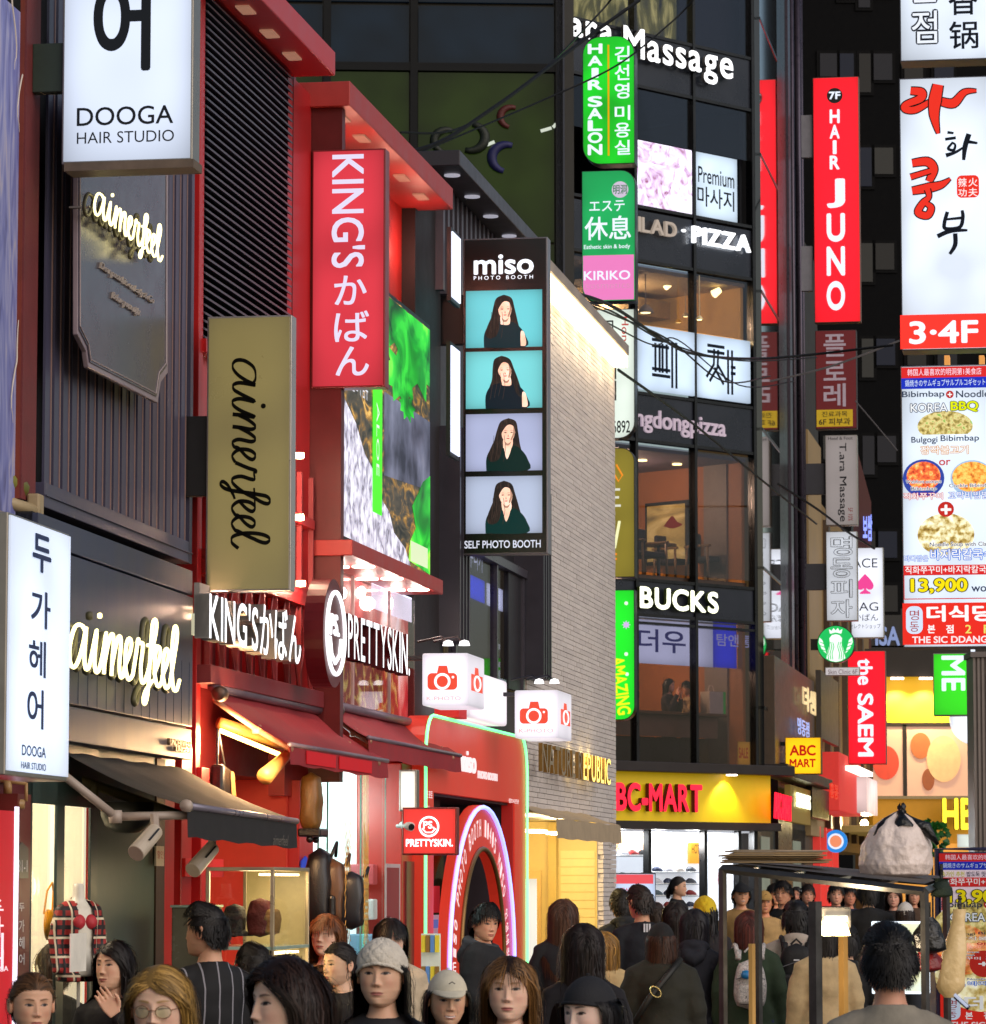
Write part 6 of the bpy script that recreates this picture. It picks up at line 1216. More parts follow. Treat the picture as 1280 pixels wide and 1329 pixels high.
rbox(t, 'yellow_panel', mat('dim_yellow', '#b8981c', emit='#b8981c', es=.45), (1060, 532, 1107, 554), -.009, -.006); rtxt(t, '진료과목', mat('ink_brown', '#3c3010'), (1067, 534, 1100, 541), y=-.01, d=.002, bold=.02); rtxt(t, '6F 피부과', mat('ink_brown'), (1063, 543, 1104, 552), y=-.01, d=.002, bold=.04)
t = signbox('dim white blade sign with sideways black massage shop name', (1071, 565, 1113, 682), 70, .25, fm=mat('face_dimwhite', '#8a8484', emit='#a8a0a0', es=.42, var=0, evar=.1), bracket=[(1046, 602, 1071, 642)], bm=mat('grey_bracket', '#3c3c44'))
rtxt(t, 'T.ara Massage', mat('ink', '#14141c'), (1087, 575, 1099, 677), y=-.007, d=.003, rot=-90, bold=.02); rtxt(t, 'Head & Foot', mat('ink'), (1075, 567, 1107, 571), y=-.007, d=.002); rtxt(t, '5F 10%', mat('ink_red', '#a01c1c'), (1101, 659, 1107, 676), y=-.007, d=.002, rot=-90)
t = signbox('white blade sign with outlined korean letters turned sideways', (1072, 690, 1113, 806), 70, .25, fm=mat('face_whitish', '#b8bcc4', emit='#c4ccd8', es=.7, var=0, evar=.15), bracket=[(1046, 732, 1072, 766)], bm=mat('grey_bracket'))
for c, y0, y1 in (('명', 696, 722), ('동', 724, 750), ('피', 752, 776), ('자', 778, 802)): rtxt(t, c, mat('ink'), (1078, y0, 1107, y1), y=-.007, d=.003, bold=.05); rtxt(t, c, mat('face_whitish'), (1078.5, y0 + .5, 1106.5, y1 - .5), y=-.0115, d=.002, bold=-.008)
t = signbox('lit white bag shop blade sign with pink spade symbol', (1104, 711, 1147, 828), 76, .25, '#eef2ff', 1.05)
IK = lit('#4c5060', .2, 0); rtxt(t, 'ACE', IK, (1106, 725, 1139, 737), y=-.007, d=.003); rtxt(t, 'BAG', IK, (1106, 782, 1140, 793), y=-.007, d=.003); rtxt(t, '♠', lit('#f04898', 1, 0), (1112, 745, 1134, 771), y=-.007, d=.003); rtxt(t, 'かばん', IK, (1108, 797, 1140, 806), y=-.007, d=.003); rtxt(t, 'セレクトショップ', IK, (1103, 810, 1143, 816), y=-.007, d=.002)
t = signbox('bright red blade sign with sideways white cosmetics shop name', (1100, 845, 1150, 992), 72, .25, fm=RDF, frame=mat('case_dim'))
rtxt(t, 'the', WP, (1113, 855, 1133, 889), y=-.007, d=.004, rot=-90, bold=.05); rtxt(t, 'SAEM', WP, (1113, 900, 1134, 982), y=-.007, d=.004, rot=-90, bold=.07)
t = signbox('small dim white strip sign under the round green coffee sign', (1071, 866, 1116, 877), 68.2, .15, fm=mat('face_strip', '#b8b4b8', emit='#c8c4c8', es=.6)); rtxt(t, 'Skin Clinic 6F', mat('ink_mauve', '#8a6a7a'), (1075, 869, 1113, 875), y=-.007, d=.002)
t = signbox('yellow square blade sign with red shoe shop words', (1019, 957, 1066, 1005), 64.5, .3, fm=mat('face_yellow', '#f0b800', emit='#ffc408', es=.95, var=0, evar=.08), frame=paint('#6a4a10'), bracket=[(1000, 963, 1019, 968), (1000, 990, 1019, 995)], bm=FR)
RK = lit('#d02410', .8, 0); rtxt(t, 'ABC', RK, (1025, 967, 1059, 981), y=-.007, d=.003, bold=.09); rtxt(t, 'MART', RK, (1025, 985, 1059, 996), y=-.007, d=.003, bold=.07)
# round coffee sign
f = blade_frame(1085, 836, 68.5); c = f.pt(1085, 836); R_ = 24.5 * 68.5 / FPX
t = T('round_coffee_sign', 'round green and white coffee emblem sign with crowned long haired figure', 'sign', f, (c[0], .1, c[1]))
MB().lathe([(0, 0), (R_, 0), (R_, .2)], (c[0], .0, c[1]), 40, 'y').build('case', FR, t); GN = mat('siren_green', '#0a9a48', emit='#10c05c', es=.8, var=0); WS = lit('#f0fff4', 1.15, 0)
MB().prism(ell(c[0], c[1], R_ * .96, R_ * .96, 40), -.006, 0).build('disc', GN, t)
E_ = lambda pts, m, y, nm='emblem_print': MB().prism([(c[0] + a * R_, c[1] + b_ * R_) for a, b_ in pts], y, y + .003).build(nm, m, t)
E_([(-.30, .05), (-.42, -.35), (-.5, -.75), (-.3, -.88), (0, -.95), (.3, -.88), (.5, -.75), (.42, -.35), (.30, .05), (.34, .3), (.2, .48), (0, .52), (-.2, .48), (-.34, .3)], WS, -.010, 'hair')
E_([(-.13, .05), (-.16, .25), (-.1, .4), (.1, .4), (.16, .25), (.13, .05), (0, -.04)], mat('siren_face', '#d8f8e4', emit='#e8fff0', es=1.0, var=0), -.0165, 'face_print')
for s_ in (-1, 1):
    for k in range(3):
        o_ = .2 + k * .11; MB().tube([(c[0] + s_ * R_ * (o_ - .05), -.012, c[1] + R_ * .12), (c[0] + s_ * R_ * (o_ - .1), -.012, c[1] - R_ * .15), (c[0] + s_ * R_ * (o_), -.012, c[1] - R_ * .5), (c[0] + s_ * R_ * (o_ - .04), -.012, c[1] - R_ * .82)], .008, 5).build('hair_line', GN, t)
    E_([(s_ * .5, -.5), (s_ * .72, -.3), (s_ * .9, .1), (s_ * .86, .36), (s_ * .7, .2), (s_ * .62, -.1)][::(1 if s_ > 0 else -1)], WS, -.010, 'tail_print')
    for k in range(3): MB().tube([(c[0] + s_ * R_ * .55, -.013, c[1] + R_ * (.0 - k * .18)), (c[0] + s_ * R_ * .85, -.013, c[1] + R_ * (.12 - k * .18))], .007, 4).build('fin_line', GN, t)
E_([(-.3, .55), (-.36, .8), (-.2, .7), (-.12, .86), (0, .72), (.12, .86), (.2, .7), (.36, .8), (.3, .55), (0, .62)], WS, -.010, 'crown_print')
a = f.pt(1063, 842); bx(t, 'bracket', FR, a[0] - .15, c[0] - R_ * .9, .06, .12, c[1] - .1, c[1] + .1)
# ================================================================ right hand blade signs
bl_ = '#e6f0ff'
t = signbox('large white blade sign cut by the top right corner, black chinese and korean letters', (1167, -90, 1330, 80), 39.5, .35, bl_, 1.0, frame=mat('alu_dim', '#6a6870', metal=.6, rough=.35))
NV = lit('#10203a', .2, 0)
for s_, r_, b_ in (('점', (1183, 14, 1217, 57), .05), ('음', (1181, -36, 1220, 4), .05), ('锅', (1232, 28, 1270, 64), .03), ('香', (1231, -22, 1269, 20), .03)):
    rtxt(t, s_, NV, r_, y=-.007, d=.003, bold=b_, grow=.03 if r_[0] < 1200 else 0)
    if r_[0] < 1200: rtxt(t, s_, lit('#eef4ff', 1.0, 0), (r_[0] + .5, r_[1] + .5, r_[2] - .5, r_[3] - .5), y=-.012, d=.002, bold=.01)
t = signbox('tall white blade sign with brushed red and navy korean letters and red floor band', (1167, 102, 1312, 455), 39, .35, bl_, 1.02, frame=mat('alu_dim')); f = t.f
RO = lit('#f03020', .95, 0)
def brush(pts, w, m, y, edge=None):
    P = [np.array(f.pt(a, b_)) for a, b_ in pts]; q = catmull([tuple(p) for p in P], 6); 
    wi = np.interp(np.linspace(0, 1, len(q)), np.linspace(0, 1, len(w)), w)
    for mm, g, yy_ in (((edge, .012, y + .0015), (m, 0, y)) if edge else ((m, 0, y),)):
        L_, R_ = [], []
        for i, p in enumerate(q):
            d = q[min(i + 1, len(q) - 1)] - q[max(i - 1, 0)]; d = d / (np.linalg.norm(d) + 1e-9); h_ = wi[i] / 2 * .0078 + g; ex = 0
            L_.append((p[0] - d[1] * h_, yy_, p[1] + d[0] * h_)); R_.append((p[0] + d[1] * h_, yy_, p[1] - d[0] * h_))
        MB().grid([L_, R_]).build('brush_stroke', mm, t)
BKE = lit('#201418', .05, 0)
brush([(1182, 118), (1196, 120), (1195, 128), (1176, 136), (1176, 142), (1190, 142), (1214, 128)], [9, 11, 10, 8, 9, 9, 5], RO, -.014, BKE)
brush([(1218, 110), (1214, 130), (1213, 150), (1218, 174)], [13, 16, 12, 3], RO, -.018, BKE)
brush([(1222, 132), (1238, 134), (1252, 120), (1268, 118)], [10, 12, 8, 3], RO, -.016, BKE)
brush([(1184, 212), (1204, 210), (1212, 220), (1206, 236)], [9, 11, 11, 8], RO, -.014, BKE); brush([(1182, 230), (1208, 222)], [7, 6], RO, -.016, BKE)
brush([(1184, 248), (1206, 244), (1222, 240), (1234, 232)], [9, 12, 9, 2], RO, -.018, BKE); brush([(1204, 246), (1206, 256), (1198, 264), (1192, 276), (1204, 280), (1209, 270), (1202, 264)], [7, 6, 8, 9, 9, 8, 5], RO, -.02, BKE)
NB = lit('#16243c', .2, 0)
for pts, w in (([(1230, 172), (1238, 173)], [4, 3]), ([(1227, 181), (1241, 179)], [4, 4]), ([(1236, 186), (1231, 193), (1238, 195), (1240, 188), (1235, 185)], [3, 4, 4, 3, 3]), ([(1228, 202), (1240, 198), (1250, 192)], [6, 4, 3]), ([(1258, 174), (1253, 190), (1251, 208)], [7, 7, 4]), ([(1256, 184), (1269, 186)], [5, 3]),
               ([(1230, 275), (1226, 290), (1228, 297), (1246, 295), (1250, 282), (1249, 273)], [5, 5, 5, 5, 5, 4]), ([(1228, 285), (1248, 283)], [3, 4]), ([(1217, 307), (1234, 300), (1256, 299)], [6, 6, 3]), ([(1240, 303), (1240, 318), (1233, 330)], [6, 6, 4])): brush(pts, w, NB, -.014)
P = rrect(*f.rect(1242, 228, 1271, 257)[:2], *f.rect(1242, 228, 1271, 257)[2:], .05); MB().prism(P, -.010, -.007).build('stamp', RO, t)
for s_, r_ in (('辣', (1244, 231, 1255, 243)), ('火', (1257, 231, 1269, 242)), ('功', (1244, 245, 1255, 255)), ('夫', (1257, 244, 1269, 255))): rtxt(t, s_, lit('#fff0f0', 1, 0), r_, y=-.010, d=.003, bold=.02)
rbox(t, 'floor_band', mat('band_red', '#d82018', emit='#f02c20', es=.9, var=0), (1168.5, 409, 1310, 453), -.010, -.006); rtxt(t, '3·4F', lit('#f0f4ff', 1.1, 0), (1180, 417, 1270, 447), y=-.011, d=.003, bold=.05)
# menu sign
f0 = (1170, 476, 1300, 838)
def menu(t, M, dim=1.0):
    """the printed menu; M maps sheet pixels of the lit sign to pixels on this thing"""
    e = lambda c, s_=.95: lit(c, round(s_ * dim, 2), 0)
    def tx(s, c, r, **k): q = M(*r); rtxt(t, s, e(c, k.pop('s', .95)), q, y=k.pop('y', -.010), d=.002, **k)
    def ot(s, c, oc, r, b=.03, g=.055): tx(s, oc, r, bold=b, grow=g, y=-.010); tx(s, c, r, bold=b, y=-.0135)
    def bd(nm, c, r, y=-.008, m=None): rbox(t, nm, m or e(c), M(*r), y, y + .003)
    bd('red_band', '#e02828', (1170, 477, 1300, 491)); bd('blue_band', '#1430c0', (1170, 491, 1300, 505))
    tx('韩国人最喜欢的明洞第1美食店', '#ffe0f0', (1178, 479, 1274, 488), bold=.01); tx('鍋焼きのサムギョプサルプルコギセット', '#d8e8ff', (1175, 493, 1279, 502), bold=.01)
    tx('Bibimbap', '#22304c', (1171, 508, 1226, 518), bold=.03); tx('Noodle', '#22304c', (1241, 507, 1284, 516), bold=.03)
    q = M(1228, 507, 1238, 517); c0 = t.f.pt((q[0] + q[2]) / 2, (q[1] + q[3]) / 2); rr = abs(t.f.pt(q[2], q[1])[0] - t.f.pt(q[0], q[1])[0]) / 2
    MB().prism(ell(*c0, rr, rr, 20), -.010, -.008).build('plus_disc', e('#c02020'), t); tx('+', '#ffffff', (1230, 509, 1236, 515), bold=.05, y=-.012)
    ot('KOREA', '#f8fcff', '#1c2a4c', (1182, 524, 1230, 535)); ot('BBQ', '#e8f010', '#2c3a10', (1234, 521, 1270, 535), .05, .05)
    RICE = ramp_mat('rice%s' % dim, [(.3, '#5a4a18'), (.45, '#a89850'), (.58, '#d8cc90'), (.7, '#70a838'), (.85, '#f0f0e0')], scale=26, emit=.75 * dim); OCT = ramp_mat('octo%s' % dim, [(.3, '#a02814'), (.48, '#e06030'), (.62, '#f0a850'), (.8, '#f0e0c0')], scale=30, emit=.8 * dim)
    CK = ramp_mat('cockle%s' % dim, [(.3, '#b05818'), (.45, '#e89838'), (.6, '#f0c868'), (.75, '#88a040'), (.9, '#f4f0e0')], scale=30, emit=.8 * dim); SOUP = ramp_mat('soup%s' % dim, [(.3, '#6a4c14'), (.42, '#a89048'), (.55, '#e0dcb0'), (.7, '#f4f4ec'), (.85, '#b8c83c')], scale=16, emit=.8 * dim)
    def disc(cx, cy, rx, ry, m, nm='food_print', y=-.0095, up=False):
        c_ = t.f.pt(*M(cx, cy, cx, cy)[:2]); k = abs(t.f.pt(M(cx + 10, cy, 0, 0)[0], cy)[0] - c_[0]) / 10; P_ = ell(c_[0], c_[1], rx * k, ry * k, 30)
        if up: P_ = [(a_, max(b_, c_[1] - ry * k * .55) + (.03 * k * math.sin(a_ * 60))) for a_, b_ in P_]
        MB().prism(P_, y, y + .0015).build(nm, m, t)
    disc(1227, 553, 36, 20, RICE, up=True); 
    tx('Bulgogi', '#22304c', (1183, 567, 1217, 577), bold=.03, y=-.012); tx('Bibimbap', '#22304c', (1221, 565, 1271, 575), bold=.03, y=-.012)
    ot('장작불고기', '#ffffff', '#d89030', (1195, 579, 1257, 590), .03, .05); tx('or', '#c83030', (1219, 597, 1234, 604), bold=.03)
    disc(1199, 621, 27, 25, e('#3048a8'), 'bowl_print', -.0088); disc(1199, 618, 22, 19, OCT); disc(1262, 621, 28, 24, e('#a8c8e8'), 'bowl_print', -.0088); disc(1262, 619, 26, 20, CK)
    for s_, r_ in (('Webfoot octopus', (1176, 623, 1222, 629)), ('Bibimbap', (1183, 632, 1216, 638)), ('Cockle Bibimbap', (1232, 628, 1290, 634))): ot(s_, '#303a5c', '#ffffff', r_, .01, .06)
    ot('직화쭈꾸미', '#ffffff', '#d03030', (1173, 640, 1224, 649), .02, .05); ot('꼬막비빔밥', '#ffffff', '#2060d0', (1231, 638, 1284, 648), .02, .05)
    disc(1228, 694, 37, 28, SOUP); disc(1228, 661, 10.5, 10, e('#c82820'), 'plus_disc', -.0115); tx('+', '#ffffff', (1221, 655, 1235, 668), bold=.06, y=-.0135)
    ot('Noodle Soup with Clams', '#303a5c', '#ffffff', (1207, 704, 1290, 711), .01, .06)
    ot('바다담은', '#ffffff', '#2070e0', (1174, 721, 1205, 729), .02, .06); ot('바지락칼국수', '#ffffff', '#2070e0', (1208, 713, 1290, 727), .03, .06)
    bd('red_band', '#e02828', (1173, 734, 1300, 746)); ot('직화쭈꾸미+바지락칼국수', '#ffffff', '#e02828', (1175, 735, 1290, 745), .02, .02)
    ot('13,900', '#ffe808', '#3a3008', (1182, 751, 1256, 771), .08, .05); tx('won', '#22304c', (1261, 761, 1288, 768), bold=.03)
    for r in ((1173, 746, 1300, 747), (1173, 777, 1300, 778.2), (1173, 746, 1174.2, 778)): bd('price_border', '#d02020', r)
    bd('foot_panel', '#f02c20', (1171.5, 783, 1300, 837), -.0085)
    q = M(1176, 787, 1198, 823); x0, x1, z0, z1 = t.f.rect(*q); MB().prism(rrect(x0, x1, z0, z1, (x1 - x0) * .4), -.0105, -.0085).build('name_pill', e('#d8e8ff'), t)
    tx('명', '#a82828', (1181, 792, 1193, 805), y=-.012); tx('동', '#a82828', (1181, 807, 1193, 820), y=-.012)
    ot('더식당', '#ffffff', '#ffffff', (1203, 786, 1290, 807), .05, .01); tx('본', '#ffffff', (1204, 811, 1214, 822), bold=.05); tx('점', '#ffffff', (1228, 811, 1238, 822), bold=.05); tx('2', '#f0e870', (1253, 811, 1261, 822), bold=.03); tx('F', '#f0e870', (1277, 811, 1285, 822), bold=.03)
    tx('THE SIC DDANG', '#ffeef0', (1184, 826, 1282, 835), bold=.05, y=-.011)
t = signbox('large lit menu blade sign of korean bowls with a thirteen thousand nine hundred price', (1169, 475, 1310, 841), 37.5, .35, '#e4f0ff', 1.0, frame=mat('alu_dim'), bracket=[(1226, 462, 1233, 475), (1271, 462, 1278, 475)], bm=mat('bracket_or', '#d89048', emit='#e0a050', es=.5))
menu(t, lambda a, b_, c, d: (a, b_, c, d))
t = signbox('green blade sign with sideways white letters above the grey column', (1211, 848, 1330, 929), 52, .3, fm=mat('face_lime', '#20b010', emit='#38e020', es=.85, var=0, evar=.1)); rtxt(t, 'ME', WP, (1222, 851, 1253, 897), y=-.007, d=.004, rot=-90, bold=.05); rtxt(t, 'UM', WP, (1260, 830, 1290, 897), y=-.007, d=.004, rot=-90, bold=.05)
t = T('white_globe_sign', 'white rounded lit sign below the green sign at the right edge', 'sign', Fr(0, 54, 0), (0, 0, 0)); c = t.f.pt(1268, 933); t.b = Vector((c[0], 0, c[1])); t.o.location = t.f.w(*t.b); MB().lathe([(0, 0), (.36, 0), (.36, .2)], (c[0], .0, c[1]), 32, 'y').build('disc', lit('#f4f8ff', 1.1, .1), t)
q = T('corrugated_column', 'grey corrugated metal column at the right edge', 'column', Fr(0, 43, 0), (0, 0, 0)); x0, x1, z0, z1 = q.f.rect(1263, 853, 1330, 1086); q.b = Vector((x0, 0, 0)); q.o.location = q.f.w(x0, 0, 0)
bx(q, 'core', mat('column_grey', '#6a6260', rough=.5), x0 + .02, x1, .02, .6, 0, z1)
s0 = MB().box(x0, x0 + .025, 0, .6, 0, z1).build('rib', mat('column_rib', '#7c726e', rough=.4), q); copies(s0, [(.048 * i, 0, 0) for i in range(1, 12)]); bx(q, 'cap', mat('column_grey'), x0 - .03, x1, -.03, .6, z1, z1 + .06)

# round blue cafe sign
f = blade_frame(1085, 1092, 78); c = f.pt(1085, 1092); t = T('round_blue_sign', 'small round blue sign with orange centre hanging by the red shop', 'sign', f, (c[0], 0, c[1])); MB().lathe([(0, 0), (.23, 0), (.23, .1)], (c[0], 0, c[1]), 28, 'y').build('disc', lit('#2888e0', 1, 0), t)
MB().prism(ell(c[0], c[1], .16, .16), -.006, 0).build('ring', lit('#e8f0ff', 1, 0), t); MB().prism(ell(c[0], c[1], .12, .12), -.012, -.006).build('centre', lit('#f09068', 1, 0), t)
# ================================================================ overhead wires
WM = mat('wire', '#060608', rough=.5)
def wire(pts, r, lab, m=WM):
    P = [at_depth(*p) for p in pts]; q = [Vector(a) for a in catmull([tuple(p) for p in P], 8)]; o = MB().tube(q, r, 5).build('overhead_wire', m); tag(o, lab, 'wire', 'overhead wires')
wire([(380, 205, 48), (540, 195, 50), (640, 140, 52), (760, 50, 55), (830, 0, 56)], .028, 'thick wire rising from the red hood across the green glazing')
wire([(520, 172, 50), (600, 165, 52), (700, 95, 55), (775, 20, 57), (800, -10, 57)], .016, 'thin wire over the green glazing, upper of the pair')
wire([(540, 200, 50), (700, 132, 54), (800, 85, 55), (870, 30, 56), (900, 0, 56)], .014, 'wire passing in front of the green salon sign')
wire([(712, 372, 40), (790, 395, 44), (860, 440, 50), (905, 460, 55), (1000, 465, 60), (1160, 448, 60)], .022, 'bundled wire from the eaves light to the far right signs')
wire([(712, 374, 40), (800, 410, 45), (870, 442, 50), (940, 495, 54), (1000, 488, 60)], .012, 'sagging wire below the bundle over the pizza sign')
wire([(712, 376, 40), (800, 425, 45), (850, 448, 49), (880, 441, 52), (960, 500, 56), (1030, 495, 60)], .010, 'lowest sagging wire over the pizza sign')
wire([(715, 380, 40), (790, 402, 43), (870, 446, 50), (960, 468, 56), (1060, 464, 62)], .012, 'wire just under the bundle')
wire([(803, 480, 41), (900, 550, 50), (1000, 632, 60), (1060, 680, 68)], .018, 'straight dark wire from the eaves tip down past the coffee windows')
wire([(1110, 520, 66), (1140, 555, 66), (1165, 585, 66)], .012, 'thin wire behind the menu sign', mat('wire_pale', '#5a5658')) 
wire([(1000, 495, 62), (1080, 475, 62), (1168, 442, 62)], .018, 'pale cable crossing the dim red sign', mat('wire_pale'))
wire([(1010, 628, 64), (1060, 660, 66), (1100, 690, 68), (1135, 712, 70)], .022, 'dark wire slanting behind the massage signs')
# ================================================================ people
def remesh(mb, voxel, smooth=2):
    me = bpy.data.meshes.new('r'); me.from_pydata(mb.V, [], mb.F); o = bpy.data.objects.new('r', me); _TS.collection.objects.link(o)
    m = o.modifiers.new('r', 'REMESH'); m.mode = 'VOXEL'; m.voxel_size = voxel
    s = o.modifiers.new('s', 'SMOOTH'); s.iterations = smooth; s.factor = .6
    _TS.view_layers[0].update(); r = bpy.data.meshes.new_from_object(o.evaluated_get(_TS.view_layers[0].depsgraph))
    V = np.empty(len(r.vertices) * 3); r.vertices.foreach_get('co', V); V = V.reshape(-1, 3); F = [tuple(p.vertices) for p in r.polygons]
    bpy.data.objects.remove(o); bpy.data.meshes.remove(r); bpy.data.meshes.remove(me); return V, F
def gs(x, z, cx, cz, sx, sz): return np.exp(-((x - cx) / sx) ** 2 - ((z - cz) / sz) ** 2)
def head(n=90, m=112, skin=(.7, .4, .25), lip='#b0605a', brow='#2a1c18', closed=False, smile=0.0, nose=.88, wide=1.05, gaze=0.0, jaw=1.05):
    zt = np.array([.122, .117, .105, .085, .055, .02, -.02, -.055, -.085, -.103, -.114, -.119]); fr = np.array([.0, .032, .056, .074, .085, .088, .088, .088, .086, .081, .066, .0])
    bk = np.array([.0, .038, .066, .088, .1, .103, .096, .075, .045, .02, .0, -.03]); wd = np.array([.0, .034, .053, .066, .074, .0765, .0735, .0655, .0515, .0385, .025, .0])
    wd = wd * np.where(zt < -.03, jaw, 1)
    t = np.linspace(0, 1, n); zz = .1215 * (.3 * np.cos(t * PI) + .7 * (1 - 2 * t)) + .0015
    o = np.argsort(zt); f = lambda a: np.convolve(np.pad(np.interp(zz, zt[o], a[o]), 2, mode='edge'), [.1, .2, .4, .2, .1], 'valid') * np.where((t == 0) | (t == 1), .02, 1)
    F_, B_, W_ = f(fr), f(bk), f(wd) * wide
    u = np.linspace(-1, 1, m, endpoint=False); az = PI * np.sign(u) * np.abs(u) ** 1.2
    A, Z = np.meshgrid(az, zz); c, s = np.cos(A), np.sin(A)
    ex = np.where(c > 0, .9, 1.0); X = np.sign(s) * np.abs(s) ** ex * W_[:, None]; D = np.where(c > 0, F_[:, None], B_[:, None]); Y = -np.sign(c) * np.abs(c) ** ex * D
    x, z = X, Z; front = np.clip(c * 2.2, 0, 1); ax = np.abs(x)
    d = np.zeros_like(X)
    nb = np.interp(z, [-.046, -.040, -.032, -.02, .0, .02, .03], [0, .006, .0185, .0135, .008, .003, 0]) * nose; d += nb * np.exp(-(x / np.interp(z, [-.04, -.03, 0, .02], [.0115, .0105, .008, .011])) ** 2)
    d += .0065 * nose * gs(ax, z, .0125, -.034, .0065, .007)
    d -= .0062 * gs(ax, z, .031, .010, .017, .011); d += .0042 * gs(ax, z, .031, .006, .010, .007); d += .0028 * gs(ax, z, .028, .029, .022, .007)
    d += .004 * gs(x, z, 0, -.066, .03, .022); d += .0038 * gs(x, z, 0, -.0605, .018, .0042); d += .0045 * gs(x, z, 0, -.0705, .015, .0045); d -= .003 * gs(x, z, 0, -.0655, .022, .0018); d -= .0025 * gs(x, z, 0, -.080, .018, .005)
    d += .006 * gs(x, z, 0, -.1, .018, .013); d += .0035 * gs(ax, z, .044, -.022, .02, .02); d -= .0015 * gs(ax, z, .05, -.06, .012, .02)
    if smile: d += .003 * smile * gs(ax, z, .036, -.04, .012, .012); d -= .002 * smile * gs(ax, z, .030, -.05, .004, .015)
    Y = Y - d * front
    C = np.ones((n, m, 3)) * np.array(skin); 
    def mixc(w, col): 
        nonlocal C; w = np.clip(w * front, 0, 1)[..., None]; C = C * (1 - w) + np.array(hx(col)) * w
    sm = lambda v, e: 1 / (1 + np.exp(-v / e))
    mixc(.22 * gs(ax, z, .045, -.03, .02, .018), '#c8605a'); mixc(.18 * gs(x, z, 0, -.034, .016, .01), '#c06858')
    mixc(.14 * gs(ax, z, .031, -.008, .016, .006), '#8a5a50')
    ed = ax - .0315; e_t = .0013 if closed else .0060 - .0008 * smile; hu = e_t * (1 - (ed / .0155) ** 2); hl = .0040 * (1 - (ed / .0155) ** 2) * (0 if closed else 1); zc = z - .0055 + ed * .05 * -1
    # browline, lashes, sclera, iris, lips
    bz = .0265 + .0035 * np.sin(np.clip((ax - .014) / .034, 0, 1) * PI * .8); bw = .0030 * (1 - .5 * np.clip((ax - .03) / .02, 0, 1)); mixc(.95 * np.exp(-((z - bz) / (bw * 1.25)) ** 2) * sm(ax - .012, .0012) * sm(.048 - ax, .0018), brow)
    inside = (np.abs(ed) < .0155)
    if not closed:
        mixc(np.where(inside, sm(hu - zc, .0004) * sm(zc + hl, .0004), 0), '#9c8c84')
        ir = np.sqrt((x - np.sign(x) * .0315 - gaze) ** 2 + (zc - .0008) ** 2); mixc(np.where(inside, 1.3 * sm(.0076 - ir, .0005) * sm(hu - zc, .0004) * sm(zc + hl, .0004), 0), '#1c100c')
    mixc(np.where(np.abs(ed) < .0175, 1.15 * np.exp(-((zc - np.maximum(hu, 0) - .0004) / .0018) ** 2), 0), '#0c0606')
    if not closed: mixc(np.where(np.abs(ed) < .0155, .4 * np.exp(-((zc + hl) / .0009) ** 2), 0), '#5a3a34')
    mixc(np.where(np.abs(ed) < .016, .30 * np.exp(-((zc - hu - .0045) / .0009) ** 2), 0), '#7a4a40')
    lw = .0235 + .004 * smile; lx = np.clip(1 - (ax / lw) ** 2, 0, 1); up = -.0655 + (.0068 - .0016 * gs(x, z, 0, z, .005, 1)) * lx ** .7; lo_ = -.0655 - .0085 * lx ** .6; crv = .004 * smile * (ax / lw) ** 2
    zl = z - crv; mixc(np.where(lx > 0, sm(up - zl, .0007) * sm(zl - lo_, .0007) * .9, 0), lip)
    if smile > .5: mixc(np.where(ax < lw * .8, np.exp(-((zl + .0655) / .0028) ** 2) * 1.2, 0), '#efe8e0')
    mixc(np.where(ax < lw, (.75 if smile <= .5 else .0) * np.exp(-((zl + .0655) / .0010) ** 2), 0), '#4a1c1c')
    mixc(.75 * gs(ax, z, .0068, -.0415, .0036, .0022), '#3a1a16')
    V = np.stack([X, Y, Z], -1).reshape(-1, 3); F = []
    for i in range(n - 1):
        a = np.arange(m); b = (a + 1) % m; F += list(zip(i * m + a, i * m + b, (i + 1) * m + b, (i + 1) * m + a))
    F = [tuple(int(k) for k in q) for q in F]; Cc = C.reshape(-1, 3)
    # ears
    for s_ in (-1, 1):
        e = MB(); nn = 9; G = []
        for i in range(nn + 1):
            ph = PI * i / nn; row = []
            for j in range(13):
                a = 2 * PI * j / 12; r = math.sin(ph); y = .017 * r * math.cos(a); zq = .031 * math.cos(ph); th_ = .009 * r * math.sin(a)
                rim = .006 * (1 - max(0, 1 - (abs(y) / .017 + abs(zq) / .031)) * 1.6)
                row.append((s_ * (.0735 * wide + .006 + th_ + (rim if s_ * math.sin(a) * s_ > 0 else 0) + .25 * max(0, y + .01)), .014 + y + zq * .15, -.004 + zq))
            G.append(row)
        e.grid(G); k = len(V); V = np.vstack([V, np.array(e.V)]); F += [tuple(q + k for q in f_) for f_ in e.F]; Cc = np.vstack([Cc, np.tile(np.array(skin) * np.array([1.0, .88, .86]), (len(e.V), 1))])
    return V, F, Cc
